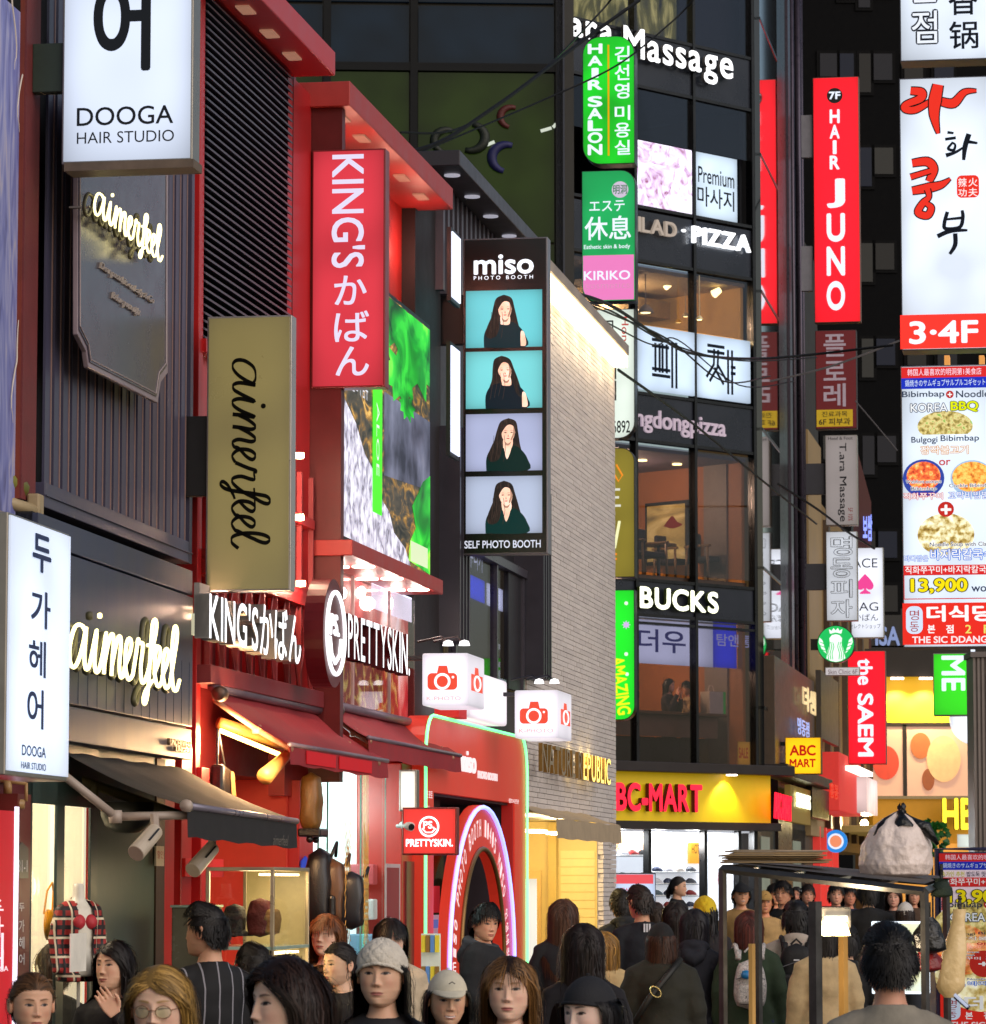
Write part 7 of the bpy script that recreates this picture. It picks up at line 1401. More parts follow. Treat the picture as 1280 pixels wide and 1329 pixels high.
ARMS = {  # elbow, wrist, (hand dir) for the right/left side; x is mirrored
    'down': (((.235, .02, 1.12), (.235, -.05, .88), (0, -.15, -1)),) * 2,
    'walk': (((.235, .04, 1.12), (.22, -.16, .93), (0, -.5, -.8)), ((.235, .05, 1.12), (.23, .04, .88), (0, 0, -1))),
    'phone': (((.22, -.02, 1.13), (.10, -.26, 1.27), (-.2, -.5, .8)), ((.235, .02, 1.12), (.235, -.05, .88), (0, -.15, -1))),
    'raise': (((.235, .02, 1.12), (.235, -.05, .88), (0, -.15, -1)), ((.23, -.06, 1.15), (.08, -.20, 1.36), (-.55, -.1, .8))),
    'reach': (((.26, -.12, 1.18), (.2, -.42, 1.28), (-.2, -.8, .5)), ((.235, .02, 1.12), (.235, -.05, .88), (0, -.15, -1))),
    'drink': (((.22, -.12, 1.12), (.06, -.2, 1.42), (-.2, .1, 1)), ((.22, -.12, 1.12), (.05, -.22, 1.35), (-.3, -.1, 1))),
}
_T = {}
def torso(mb, g, fem, z0=.86, top=None):
    R = [(.86, .165, .115), (.95, .168, .12), (1.08, .138 if fem else .15, .1), (1.22, .15 if fem else .165, .11 if not fem else .118), (1.32, .165, .112), (1.365, .15, .1), (1.40, .105, .082), (1.428, .068, .068), (1.455, .056, .058), (1.50, .052, .056), (1.56, .050, .052)]
    if top: R = [r for r in R if r[0] <= top]
    R = [r for r in R if r[0] >= z0]; G = []; w = .92 if fem else 1
    for z, a, b in R: G.append([((a * w + g) * math.cos(t), (b + g) * math.sin(t) + (.0 if z < 1.4 else .012), z) for t in [2 * PI * j / 20 for j in range(21)]])
    V = [p for r in G for p in r[:20]]; n = 20; k = len(G)
    F = [(i * n + j, i * n + (j + 1) % n, (i + 1) * n + (j + 1) % n, (i + 1) * n + j) for i in range(k - 1) for j in range(n)] + [tuple(range(n - 1, -1, -1)), tuple((k - 1) * n + j for j in range(n))]
    mb.add(V, F)
def arms(mb, pose, g, fem, upto=1.0):
    w = .9 if fem else 1
    for s_, (e, wr, hd) in zip((-1, 1), ARMS[pose]):
        sh = Vector((s_ * .168 * w, .01, 1.345)); e = Vector((s_ * e[0] * w, e[1], e[2])); wr = Vector((s_ * wr[0] * w, wr[1], wr[2])); wr = e.lerp(wr, upto)
        mb.tube([(s_ * .02, .012, 1.36), (s_ * .11 * w, .012, 1.365), tuple(sh), tuple(sh.lerp(e, .5) + Vector((s_ * .006, 0, 0))), tuple(e), tuple(e.lerp(wr, .4)), tuple(wr)], [.05 + g, .052 + g, .053 + g, .046 + g, .040 + g, .037 + g, .026 + g * 1.1], 12)
def legs(mb, g):
    for s_ in (-1, 1): mb.tube([(s_ * .08, 0, .93), (s_ * .088, 0, .8), (s_ * .092, -.01, .48), (s_ * .092, .0, .3), (s_ * .092, .015, .09)], [.09 + g, .085 + g, .056 + g, .054 + g, .04 + g], 12)
def hand():
    if 'hand' in _T: return _T['hand']
    m = MB().add([(x * .04 * (1 - .25 * (z > .5)), y * .012, -.085 * (1 - z)) for z in (0, .4, 1) for x, y in ((-1, -1), (1, -1), (1, 1), (-1, 1))], [(0, 1, 5, 4), (1, 2, 6, 5), (2, 3, 7, 6), (3, 0, 4, 7), (4, 5, 9, 8), (5, 6, 10, 9), (6, 7, 11, 10), (7, 4, 8, 11), (3, 2, 1, 0), (8, 9, 10, 11)])
    for i, L_ in enumerate((.066, .078, .072, .056)):
        x = -.031 + i * .0205; z = -.082; m.tube([(x, 0, z + .02), (x, 0, z), (x * 1.05, -.006, z - L_ * .45), (x * 1.05, -.02, z - L_ * .75), (x * 1.02, -.036, z - L_ * .92)], [.009, .009, .0085, .0078, .006], 8)
    m.tube([(-.032, 0, -.02), (-.05, -.012, -.045), (-.056, -.026, -.07), (-.052, -.036, -.088)], [.012, .0115, .010, .007], 8)
    _T['hand'] = remesh(m, .0045, 2); return _T['hand']
def body_t(pose, fem):
    k = ('b', pose, fem)
    if k not in _T:
        m = MB(); torso(m, 0, fem); arms(m, pose, 0, fem); legs(m, 0)
        for s_ in (-1, 1): m.tube([(s_ * .092, .05, .045), (s_ * .095, -.02, .05), (s_ * .1, -.13, .035), (s_ * .1, -.18, .028)], [.035, .042, .038, .02], 10)
        V, F = remesh(m, .02); w = .9 if fem else 1
        for s_, (e, wr, hd) in zip((-1, 1), ARMS[pose]):
            hv, hf = hand(); P = Vector((s_ * wr[0] * w, wr[1], wr[2])); dz = Vector((s_ * hd[0], hd[1], hd[2])).normalized(); q = Vector((0, 0, -1)).rotation_difference(dz).to_matrix()
            H = hv * np.array([s_ * 1.0, 1, 1]); H = H @ np.array(q).T + np.array(P - dz * .012); n0 = len(V); V = np.vstack([V, H]); F = F + [tuple(i + n0 for i in f) for f in hf]
        _T[k] = (V, F)
    return _T[k]
def cloth_t(kind, pose, fem, puff):
    k = ('c', kind, pose, fem, puff)
    if k not in _T:
        m = MB()
        if kind == 'top':
            torso(m, .016 + puff, fem, z0=.86, top=1.43); arms(m, pose, .014 + puff * .8, fem, .97)
            m.tube([(.074 * math.cos(a), .016 + .07 * math.sin(a), 1.428 + .014 * math.sin(a)) for a in [2 * PI * i / 16 for i in range(17)]], .014 + puff * .3, 8)
            m.lathe([(.185 + puff, 0), (.175 + puff, .06)], (0, 0, .82), 18)
        else:
            torso(m, .012, fem, z0=.86, top=.96); legs(m, .022)
        V, F = remesh(m, .016 if kind == 'top' else .022, 2)
        if kind == 'top':
            D = np.array([mn.noise(Vector((v[0] * 7, v[1] * 7, v[2] * 13 + 3))) * .010 + mn.noise(Vector((v[0] * 19, v[1] * 19, v[2] * 30))) * .0035 for v in V]); nrm = V * np.array([1, 1, 0]); nrm /= (np.linalg.norm(nrm, axis=1)[:, None] + .02); V = V + nrm * D[:, None]
        _T[k] = (V, F)
    return _T[k]
def mesh_of(name, V, F, mats, parent, col=None, smooth=True, mid=None):
    me = bpy.data.meshes.new(name); me.from_pydata(V.tolist() if hasattr(V, 'tolist') else V, [], F)
    for q in mats: me.materials.append(q)
    if smooth: me.polygons.foreach_set('use_smooth', [True] * len(me.polygons))
    if col is not None:
        a = me.color_attributes.new('Col', 'FLOAT_COLOR', 'POINT'); a.data.foreach_set('color', np.hstack([col, np.ones((len(col), 1))]).astype(np.float32).ravel())
    me.update(); o = bpy.data.objects.new(name, me); COL.objects.link(o); o.parent = parent; return o
SKM = mat('skin', '#d8a888', rough=.48, var=.05, scale=30, attr='Col', spec=.35, bump=.06, bscale=180, dist=.002)
SKM.node_tree.nodes['Principled BSDF'].inputs['Subsurface Weight'].default_value = .12; SKM.node_tree.nodes['Principled BSDF'].inputs['Subsurface Scale'].default_value = .02
HRM = mat('hair_strands', '#201410', rough=.46, var=0, attr='Col', spec=.28)
def ribbons(P, wid, cols):
    """P: (n, k, 3) strand points -> ribbons facing outwards"""
    n, k, _ = P.shape; Tn = np.gradient(P, axis=1); Tn /= np.linalg.norm(Tn, axis=2, keepdims=True) + 1e-9
    R = P * np.array([1, 1, .25]); R /= np.linalg.norm(R, axis=2, keepdims=True) + 1e-9; S_ = np.cross(Tn, R); S_ /= np.linalg.norm(S_, axis=2, keepdims=True) + 1e-9
    w = wid[:, None, None] * np.interp(np.linspace(0, 1, k), [0, .15, .75, 1], [.8, 1, .8, .15])[None, :, None] / 2
    V = np.stack([P - S_ * w, P + S_ * w], 2).reshape(-1, 3)
    b = (np.arange(n)[:, None] * k + np.arange(k - 1)[None, :]).ravel() * 2
    Fq = np.stack([b, b + 1, b + 3, b + 2], 1).tolist()
    return V, Fq, np.repeat(cols.reshape(-1, 3), 2, axis=0)
def hair(style, color, rng, n=700, length=.4, part=.0, vol=.012, root=None, bangs=0, wav=0.0, wid=.008, hat=None, tor_yaw=0.0):
    E = np.array([.0825, .1045, .1245]); cen = np.array([0, .004, .001]); zl = lambda y: np.interp(y, [-.1, -.07, -.045, -.01, .02, .06, .11], [.070, .064, .044, .016, -.022, -.078, -.088])
    U = rng.normal(size=(n * 5, 3)); U /= np.linalg.norm(U, axis=1)[:, None]; P0 = U * E + cen
    ok = (P0[:, 2] > zl(P0[:, 1]) + (0 if style != 'fade' else .012)) & ((P0[:, 2] < .05) | (not hat))
    P = P0[ok][:n]; n = len(P); P = P + U[ok][:n] * (.002 + vol * .15)
    rnd = rng.random(n); lay = vol * (.25 + rnd)
    if style == 'long': Ls = length * (.75 + .35 * rng.random(n)); st = .024
    elif style == 'bob': Ls = length * (.85 + .2 * rng.random(n)) - np.clip(-P[:, 2], 0, .1) * .5; st = .018
    elif style == 'tied': Ls = .17 + .0 * rnd; st = .011
    else: Ls = np.interp(P[:, 2], [-.09, -.02, .05, .12], [.012, .02, .045, .06] if style == 'fade' else [.028, .04, .06, .075]) * (.8 + .5 * rnd); st = .006
    fly = rng.random(n) < .035; lay = np.where(fly, lay * 1.5 + .008, lay)
    isb = (P[:, 1] < -.035) & (P[:, 2] > .055) & (np.abs(P[:, 0]) < .06) & (rng.random(n) < bangs)
    Ls = np.where(isb, np.minimum(Ls, .085 + .02 * rnd), Ls)
    k = int(max(5, Ls.max() / st)) + 1; out = [P.copy()]; stp = (Ls / (k - 1))[:, None]
    sgn = np.sign(P[:, 0] - part + rng.normal(0, .003, n))
    for i in range(1, k):
        rel = (P - cen) / E; nr = rel / E; nr /= np.linalg.norm(nr, axis=1)[:, None]; onsk = np.linalg.norm(rel, axis=1) < 1.25
        if style in ('long', 'bob'):
            g = np.stack([sgn * np.clip((P[:, 2] - .0) / .1, 0, 1.3) * .9, np.where(P[:, 1] < .0, .38, -.05) * np.clip(P[:, 2] / .08, 0, 1), -np.ones(n) * .75], 1)
            g = np.where(isb[:, None], np.stack([P[:, 0] * 5 + sgn * .12, -np.ones(n) * .6, -np.ones(n)], 1), g)
        elif style == 'tied': g = np.array([0, .13, -.02]) - P; g /= np.linalg.norm(g, axis=1)[:, None] + .02
        else: g = np.stack([P[:, 0] * 4 + rng.normal(0, .12, n), np.where(P[:, 2] > .03, -.7 if P is not None else 0, .1) * np.ones(n), np.where(P[:, 2] > .07, .15, -.8)], 1)
        g = g + (nr * .05 if style in ('short', 'fade') else 0)
        t = np.where(onsk[:, None], g - nr * np.sum(g * nr, 1)[:, None] * (np.sum(g * nr, 1)[:, None] < 0), np.array([0, 0, -1.0]) + g * .12)
        t = t + fly[:, None] * rng.normal(0, .22, (n, 3))
        if wav: t = t + wav * np.stack([np.sin(i * .9 + rnd * 6), np.cos(i * .8 + rnd * 9), 0 * rnd], 1)
        t /= np.linalg.norm(t, axis=1)[:, None] + 1e-9; P = P + t * stp
        lz = (lay * (.3 + .7 * np.clip((.11 - P[:, 2]) / .1, 0, 1)))[:, None]; rel = (P - cen) / (E + lz + .003); q = np.linalg.norm(rel, axis=1); ins = q < 1; P = np.where(ins[:, None], cen + (P - cen) / q[:, None], P)
        if style in ('long', 'bob'):   # keep off the face, drape over the shoulders
            face = (P[:, 1] < -.02) & (P[:, 2] < .06) & ~isb; mn_ = np.interp(P[:, 2], [-.2, -.11, -.05, .02, .06], [.052, .056, .064, .066, .045]); P[:, 0] = np.where(face & (np.abs(P[:, 0]) < mn_), sgn * (mn_ + .004 * rnd), P[:, 0]); ym_ = np.interp(P[:, 2], [-.2, -.1, .0, .045, .085], [-.075, -.03, -.040, -.078, -.13]) + .02 * rnd; P[:, 1] = np.where(~isb & (P[:, 1] < ym_) & (P[:, 2] > -.2), P[:, 1] * .35 + ym_ * .65, P[:, 1])
            low = P[:, 2] < -.14; tc = np.array([0, .0, -.36]); te = np.array([.215, .135, .25]); r2 = (P - tc) / te; q2 = np.linalg.norm(r2, axis=1); P = np.where((low & (q2 < 1))[:, None], tc + (P - tc) / q2[:, None], P)
        out.append(P.copy())
    A = np.stack(out, 1); c = np.array(hx(color)); cv = c[None, :] * (.4 + 1.3 * rng.random((n, 1)) ** 1.5); cv = np.repeat(cv[:, None, :], k, 1)
    if root is not None: wroot = np.clip(1 - (np.linspace(0, 1, k)[None, :, None] * Ls[:, None, None]) / .07, 0, 1); cv = cv * (1 - wroot) + np.array(hx(root)) * wroot
    V, F, C = ribbons(A, wid * (.6 + .7 * rng.random(n)), cv)
    # scalp cap underneath
    nb, mb_ = 26, 36; G = []; cap = []
    for i in range(nb):
        ph = PI * .86 * i / (nb - 1)
        for j in range(mb_): a = 2 * PI * j / mb_; cap.append(cen + (E + .001 + (vol * .3 if style in ('long', 'bob') else .002)) * np.array([math.sin(ph) * math.cos(a), math.sin(ph) * math.sin(a), math.cos(ph)]))
    cap = np.array(cap); okc = (cap[:, 2] > zl(cap[:, 1]) + .003 + (.008 if style == 'fade' else 0)) & ((cap[:, 2] < .042) | (not hat)); fc = []
    for i in range(nb - 1):
        for j in range(mb_):
            q = (i * mb_ + j, i * mb_ + (j + 1) % mb_, (i + 1) * mb_ + (j + 1) % mb_, (i + 1) * mb_ + j)
            if all(okc[list(q)]): fc.append(tuple(v + len(V) for v in q))
    V = np.vstack([V, cap]); F = F + fc; C = np.vstack([C, np.tile(c * .6 if root is None else np.array(hx(root)) * .7, (len(cap), 1))])
    if style == 'tied':
        ts = np.linspace(0, 1, 10); m = MB(); m.tube([(0, .11 + .03 * math.sin(t_ * 2), .02 - .16 * t_) for t_ in ts], [.02 + .012 * math.sin(t_ * PI) for t_ in ts], 10); k0 = len(V); V = np.vstack([V, np.array(m.V)]); F += [tuple(v + k0 for v in f) for f in m.F]; C = np.vstack([C, np.tile(c * .8, (len(m.V), 1))])
    return V, F, C
def dome(z0f, z0b, g, nrow=16, ncol=40, puff=0.0, back=.0):
    E = np.array([.0825, .1045, .1245]) + g; cen = np.array([0, .004, .001]); G = []
    for i in range(nrow):
        row = []
        for j in range(ncol + 1):
            a = 2 * PI * j / ncol; ca, sa = math.cos(a), math.sin(a); zb = z0f + (z0b - z0f) * (sa * .5 + .5)
            ph1 = math.acos(max(-1, min(1, zb / E[2]))); ph = ph1 * i / (nrow - 1); r = math.sin(ph) if zb > 0 or ph < PI / 2 else 1
            row.append((E[0] * r * ca * (1 + puff * math.sin(i / nrow * PI)), cen[1] + E[1] * r * sa * (1 + puff * math.sin(i / nrow * PI)), E[2] * math.cos(ph) + puff * .3 * (1 - i / nrow) * .1))
        G.append(row)
    return G
PEOPLE = []
def person(px, ytop, hp, yaw, label, group=None, skin='#d9ab8c', hair_=('long', '#1a1210'), top='#1a1a1e', pants='#20242e', hyaw=None, hpitch=0, hroll=0, pose='down', fem=True, puff=0.0, hlen=.4, part=.005, bangs=0, root=None, vol=.014, wav=0, near=None, hat=None, hatc='#e8e0d0', glasses=False, hood=None, zfix=None, sfix=None, topmat=None, collar=None, near_n=None, extra=0.0, **fk):
    skin = tuple(min(.9, c * f) for c, f in zip(hx(skin), (1.12, 1.2, 1.28))); k = (ytop - HOR) / FPX; z = zfix or CAMH / (k + 1.7 * hp / (.245 * FPX)); s = sfix or hp * z / (.245 * FPX)
    P = at_depth(px, ytop, z); zt = P.z; root_z = zt - (1.70 + .018) * s if sfix else 0.0
    if not sfix: s = zt / 1.718
    near = hp > 45 if near is None else near
    o = bpy.data.objects.new('person', None); COL.objects.link(o); o.location = (P.x, P.y, root_z); o.scale = (s, s, s); o.rotation_euler = (0, 0, math.radians(yaw)); o.empty_display_size = .2
    tag(o, label, 'person', group)
    rng = np.random.default_rng(int(px * 7 + ytop))
    hy = math.radians((hyaw if hyaw is not None else yaw) - yaw); Rm = Matrix.Rotation(hy, 3, 'Z') @ Matrix.Rotation(math.radians(hpitch), 3, 'X') @ Matrix.Rotation(math.radians(hroll), 3, 'Y'); Rn = np.array(Rm)
    # so that the head stays over the measured pixel
    piv = np.array([0, .01, 1.50]); hc = np.array([0, -.012, 1.58])
    TR_ = lambda V: (V + (hc - piv)) @ Rn.T + piv
    back = abs(((hyaw if hyaw is not None else yaw) + 180) % 360 - 180) > 125
    hv, hf, hcl = head(*((132, 190) if hp > 60 and not back else (90, 140) if near and not back else (46, 70)), skin=skin, brow=(hair_[1] if hair_[1] != '#d8a860' else '#6a4a30'), **fk)
    if hair_:
        zr = np.interp(hv[:, 1], [-.1, -.07, -.045, -.01, .02, .06, .11], [.070, .064, .044, .016, -.022, -.078, -.088]) + (.012 if hair_[0] == 'fade' else .004); w_ = np.clip((hv[:, 2] - zr) / .006, 0, 1)[:, None] * (np.abs(hv[:, 0]) < .0785)[:, None]; hcl = hcl * (1 - w_) + np.array(hx(root or hair_[1])) * .7 * w_  # scalp takes darkened hair colour, shade at the roots painted in
    hv[:, 2] += .002; bv, bf = body_t(pose, fem); n0 = len(bv); V = np.vstack([bv, TR_(hv)]); F = bf + [tuple(i + n0 for i in f) for f in hf]
    C = np.vstack([np.tile(np.array(skin) * np.array([.98, .95, .94]), (n0, 1)), hcl]); mesh_of('body', V, F, [SKM], o, C)
    hn = near_n or (4200 if hp > 75 else 2600 if near else 1000)
    if hair_:
        Vh, Fh, Ch = hair(hair_[0], hair_[1], rng, n=hn, length=hlen, part=part, vol=vol, root=root, bangs=bangs, wav=wav, wid=.0032 if hp > 75 else .0046 if near else .008, hat=hat)
        mesh_of('hair', TR_(Vh), Fh, [HRM], o, Ch)
    tm = topmat or mat('cloth' + top, top, rough=.85, var=.22, scale=9, bump=.35, bscale=45, dist=.006)
    cv, cf = cloth_t('top', pose, fem, puff); mesh_of('jacket', cv, cf, [tm], o); cv, cf = cloth_t('legs', 'down', fem, 0); mesh_of('trousers', cv, cf, [mat('cloth' + pants, pants, rough=.85, var=.2)], o)
    m = MB()
    for s_ in (-1, 1): m.tube([(s_ * .092, .06, .035), (s_ * .095, -.02, .045), (s_ * .1, -.13, .035), (s_ * .1, -.2, .025)], [.042, .05, .044, .026], 10)
    mesh_of('shoes', np.array(m.V), m.F, [mat('shoe_dark', '#1c1a1a')], o)
    if hat:
        HM = mat('hat' + hatc, hatc, rough=.85, var=.12, scale=20, bump=.9 if hat == 'beanie' else .2, bscale=60 if hat == 'beanie' else 200, dist=.01)
        m = MB()
        if hat == 'beanie':
            G = dome(.042, -.05, .004, nrow=60, ncol=150, puff=.16)
            for i, r in enumerate(G):
                for j, p in enumerate(r):
                    a = 2 * PI * j / 150; u = i / 59; q = abs(math.sin(a * 5 + u * 9)) ** .5 * abs(math.sin(a * 5 - u * 9)) ** .5; e = 1 + .035 * q + .006 * math.sin(a * 75) * math.sin(u * 120); r[j] = (p[0] * e, p[1] * e, p[2] * (1 + .03 * q))
            m.grid(G); rim = [Vector(p) for p in G[-1]]; m.tube(rim, .006, 8)
        else:
            m.grid(dome(.048, .0, .007, puff=.07)); G = dome(.048, .0, .008)[-1]
            if hat == 'cap':
                A = []; B = []
                for j in range(13):
                    a = -PI / 2 + (j / 12 - .5) * 1.9; x, y = .086 * math.cos(a), .107 * math.sin(a) + .004; A.append((x, y, .052)); B.append((x * 1.02, y - .062 * math.cos((j / 12 - .5) * PI) ** .8, .044 - .012 * math.cos((j / 12 - .5) * PI) + .35 * abs(x) * -.15))
                m.grid([A, [((a[0] + b[0]) / 2, (a[1] + b[1]) / 2, (a[2] + b[2]) / 2 + .006) for a, b in zip(A, B)], B]); m.grid([[(p[0], p[1], p[2] - .004) for p in A], [(p[0], p[1], p[2] - .004) for p in B]])
            else: m.tube([Vector(p) for p in G], .006, 6)
            m.lathe([(.009, 0), (.006, .005)], (0, .004, .136), 8)
        V = TR_(np.array(m.V)); ho = mesh_of('cap' if hat != 'beanie' else 'beanie', V, m.F, [HM], o)
        if hat == 'cap' and hatc != '#17171b':
            mm = MB().tube([(-.014, -.116, .085), (0, -.113, .094), (.014, -.116, .085)], .0022, 5); mesh_of('cap_emblem', TR_(np.array(mm.V)), mm.F, [mat('ink')], ho)
    if glasses:
        m = MB()
        for s_ in (-1, 1):
            m.tube([(s_ * .0335 + .0235 * math.cos(a), -.101 + .010 * abs(s_ * .0335 + .0235 * math.cos(a)) / .05, .000 + .0195 * math.sin(a)) for a in [2 * PI * i / 20 for i in range(21)]], .0014, 6)
            m.tube([(s_ * .057, -.090, .006), (s_ * .077, -.06, .008), (s_ * .080, .0, .006)], .0016, 5)
        m.tube([(-.010, -.1, .004), (0, -.104, .007), (.010, -.1, .004)], .0014, 5); go = mesh_of('glasses', TR_(np.array(m.V)), m.F, [mat('rims', '#8a5a3a', metal=.5, rough=.25)], o)
        for s_ in (-1, 1): mm = MB().quad(*[(s_ * .0335 + .0225 * math.cos(a), -.0995 + .008 * abs(s_ * .0335 + .0225 * math.cos(a)) / .05, .0185 * math.sin(a)) for a in [2 * PI * i / 16 for i in range(16)]]); mesh_of('lens', TR_(np.array(mm.V)), mm.F, [glassmat('lens_glass', '#f0fff4', .08)], go)
    if hood:
        m = MB()
        m.tube([(.088 * math.cos(a), .012 + .095 * math.sin(a), 1.43 + .02 * math.sin(a)) for a in [2 * PI * i / 22 for i in range(23)]], [.026 + .02 * max(0, math.sin(2 * PI * i / 22)) for i in range(23)], 10)
        m.tube([(-.07, .1, 1.42), (-.04, .125, 1.37), (0, .135, 1.345), (.04, .125, 1.37), (.07, .1, 1.42)], [.035, .05, .055, .05, .035], 12)
        V, F = remesh(m, .012, 4); mesh_of('hood', V, F, [mat('cloth' + hood, hood, rough=.85, var=.22, scale=9, bump=.35, bscale=45, dist=.006)], o)
    PEOPLE.append((o, z, s)); return o, z, s
def pprop(pers, name, lab, cat, fn, group=None):
    """a carried thing: own top-level Empty in the person's place"""
    o, z, s = pers; t = T.__new__(T); t.f = Fr(o.location.x, o.location.y, o.rotation_euler.z); t.b = Vector((0, 0, 0)); t.o = bpy.data.objects.new(name, None); COL.objects.link(t.o)
    t.o.location = o.location; t.o.rotation_euler = o.rotation_euler; t.o.scale = o.scale; tag(t.o, lab, cat, group); fn(t); return t
def backpack(t, m_, m2, w=.3, h=.42, floral=False):
    c = (0, .215, 1.0); bagmesh(t, c, w, h, .2, m_, 0); bx(t, 'front_pocket', m2, -w * .36, w * .36, .29, .335, 1.04, 1.04 + h * .4, bevel=.03)
    for s_ in (-1, 1): MB().tube([(s_ * .09, .17, 1.40), (s_ * .10, .10, 1.455), (s_ * .105, .0, 1.46), (s_ * .11, -.11, 1.40), (s_ * .12, -.13, 1.2)], .018, 8).build('strap', m2, t, smooth=True); 
    for s_ in (-1, 1): MB().tube([(s_ * .08, .165, 1.42), (s_ * .085, .2, 1.36)], .022, 8).build('strap', m2, t, smooth=True)
    MB().tube([(-.04, .2, 1.41), (0, .2, 1.45), (.04, .2, 1.41)], .008, 6).build('handle', m2, t); MB().tube([(-w * .4, .31, 1.02 + h * .55), (0, .325, 1.04 + h * .6), (w * .4, .31, 1.02 + h * .55)], .004, 5).build('zip', mat('zip', '#8a8a90', metal=.6), t)
# stripes for the man's shirt
def stripe_mat(key, base, line, freq, th):
    m = mat(key, base, rough=.8, var=0); N = m.node_tree.nodes; Lk = m.node_tree.links; tc = N.new('ShaderNodeTexCoord'); sx_ = N.new('ShaderNodeSeparateXYZ'); Lk.new(tc.outputs['Object'], sx_.inputs[0])
    at_ = N.new('ShaderNodeMath'); at_.operation = 'MULTIPLY'; at_.inputs[1].default_value = freq; Lk.new(sx_.outputs[0], at_.inputs[0]); fr_ = N.new('ShaderNodeMath'); fr_.operation = 'FRACT'; Lk.new(at_.outputs[0], fr_.inputs[0])
    lt = N.new('ShaderNodeMath'); lt.operation = 'LESS_THAN'; lt.inputs[1].default_value = th; Lk.new(fr_.outputs[0], lt.inputs[0]); mx = N.new('ShaderNodeMix'); mx.data_type = 'RGBA'; Lk.new(lt.outputs[0], mx.inputs[0])
    mx.inputs[6].default_value = (*hx(base), 1); mx.inputs[7].default_value = (*hx(line), 1); Lk.new(mx.outputs[2], N['Principled BSDF'].inputs['Base Color']); return m
A_ = '#d9a888'; B_ = '#e0b498'; C_ = '#cf9c7c'
person(41, 1260, 78, 20, 'young woman with tied light brown hair looking aside at the lower left corner', skin=C_, hair_=('tied', '#5a3c22'), top='#3a3440', hpitch=4, gaze=.002, vol=.01)
person(-52, 1262, 100, 30, 'person in navy jacket cut by the bottom left corner', skin=C_, hair_=('short', '#181214'), top='#1a1c30', fem=False, puff=.02)
person(71, 1221, 60, 150, 'person with short brown hair seen from behind at left in a black jacket', skin=B_, hair_=('bob', '#3c2a1c'), hlen=.13, top='#17171a', hyaw=140, vol=.012)
person(150, 1219, 64, -15, 'smiling woman with long black hair looking left with her hand raised', skin=A_, hair_=('long', '#17100f'), hyaw=-32, top='#1c1a1c', pose='raise', hlen=.42, smile=.45, hpitch=-2, part=-.02, vol=.016, wide=1.05)
person(210, 1248, 104, 0, 'blonde woman with round glasses and closed eyes', skin='#deb094', hair_=('long', '#a07c40'), hyaw=-8, hpitch=6, top='#5a5248', closed=True, glasses=True, hlen=.42, part=-.012, vol=.018, nose=1.15, lip='#c07a6c')
strp = stripe_mat('striped_shirt', '#121216', '#8a8890', 14.0, .10)
person(272, 1171, 59, -150, 'man in profile with short black hair and black shirt with white stripes', skin=C_, hair_=('fade', '#15100f'), hyaw=-112, top='#121216', topmat=strp, fem=False, vol=.006, zfix=18.6)
person(333, 1224, 48, -150, 'dark haired head with an ear showing between the striped shirt and the cabinet', skin=A_, hair_=('short', '#1c1614'), hyaw=-140, top='#222026', fem=False, zfix=19.2)
person(377, 1240, 116, -40, 'woman with voluminous dark brown hair looking left, large at lower centre left', skin='#deb298', hair_=('long', '#281811'), hyaw=-58, top='#26202a', hlen=.45, vol=.04, wav=.05, part=.02, nose=1.15)
person(425, 1184, 50, -10, 'woman with ginger brown hair and closed eyes by the hanging bags', skin='#e4b294', hair_=('long', '#70401e'), hyaw=-22, top='#6a4a2c', closed=True, hlen=.42, bangs=.3, hpitch=-6, zfix=21.5)
person(443, 1222, 56, -40, 'woman with dark tied hair and bare ear looking left', skin='#dcae8e', hair_=('tied', '#1d1412'), hyaw=-52, top='#1b181c', vol=.012)
person(497, 1216, 88, 0, 'woman in white knitted beanie with long black hair', skin='#cf9f80', hair_=('long', '#120d0d'), hyaw=-10, top='#1c1a1e', hat='beanie', hatc='#cfc6b8', hlen=.5, part=0, vol=.012, lip='#a8625c')
person(507, 1189, 54, 10, 'woman with short black hair and bangs behind the white beanie', skin='#e4b8a0', hair_=('bob', '#130e0e'), hyaw=5, top='#b8a890', hlen=.19, bangs=.9, puff=.02, hpitch=3)
person(580, 1256, 72, 12, 'laughing woman in cream baseball cap', skin='#c99878', hair_=('long', '#1c1210'), hyaw=10, hpitch=6, top='#2a2628', hat='cap', hatc='#c8c0ac', smile=1.0, hlen=.34)
person(628, 1170, 48, 75, 'young man with black mop hair in black hooded vest before the neon arch', skin='#d89c7c', hair_=('short', '#120e0e'), hyaw=32, hpitch=10, top='#15161a', hood='#3a3c42', fem=False, puff=.03, pose='walk', vol=.014, bangs=.9)
person(662, 1238, 85, -3, 'woman with long light brown hair and dark roots looking at the camera', skin='#e4b498', hair_=('long', '#8a6238'), root='#2a1a12', hyaw=-6, top='#8a8078', hlen=.5, part=.004, vol=.018, lip='#b05a58', wide=1.06, bangs=.10)
person(731, 1165, 46, 178, 'woman with long brown hair seen from behind in the gold lit doorway', skin=A_, hair_=('long', '#4a2e20'), top='#15161c', hlen=.42, part=0)
person(757, 1196, 64, 182, 'woman with very long dark hair seen from behind beside the blond person', skin=A_, hair_=('long', '#1e1210'), top='#17141a', hlen=.62, part=0, near=True, vol=.018)
person(785, 1207, 45, 190, 'blond person in a cream jacket seen from behind', skin=A_, hair_=('bob', '#9a7030'), top='#c8ab78', hlen=.2, puff=.025, part=0)
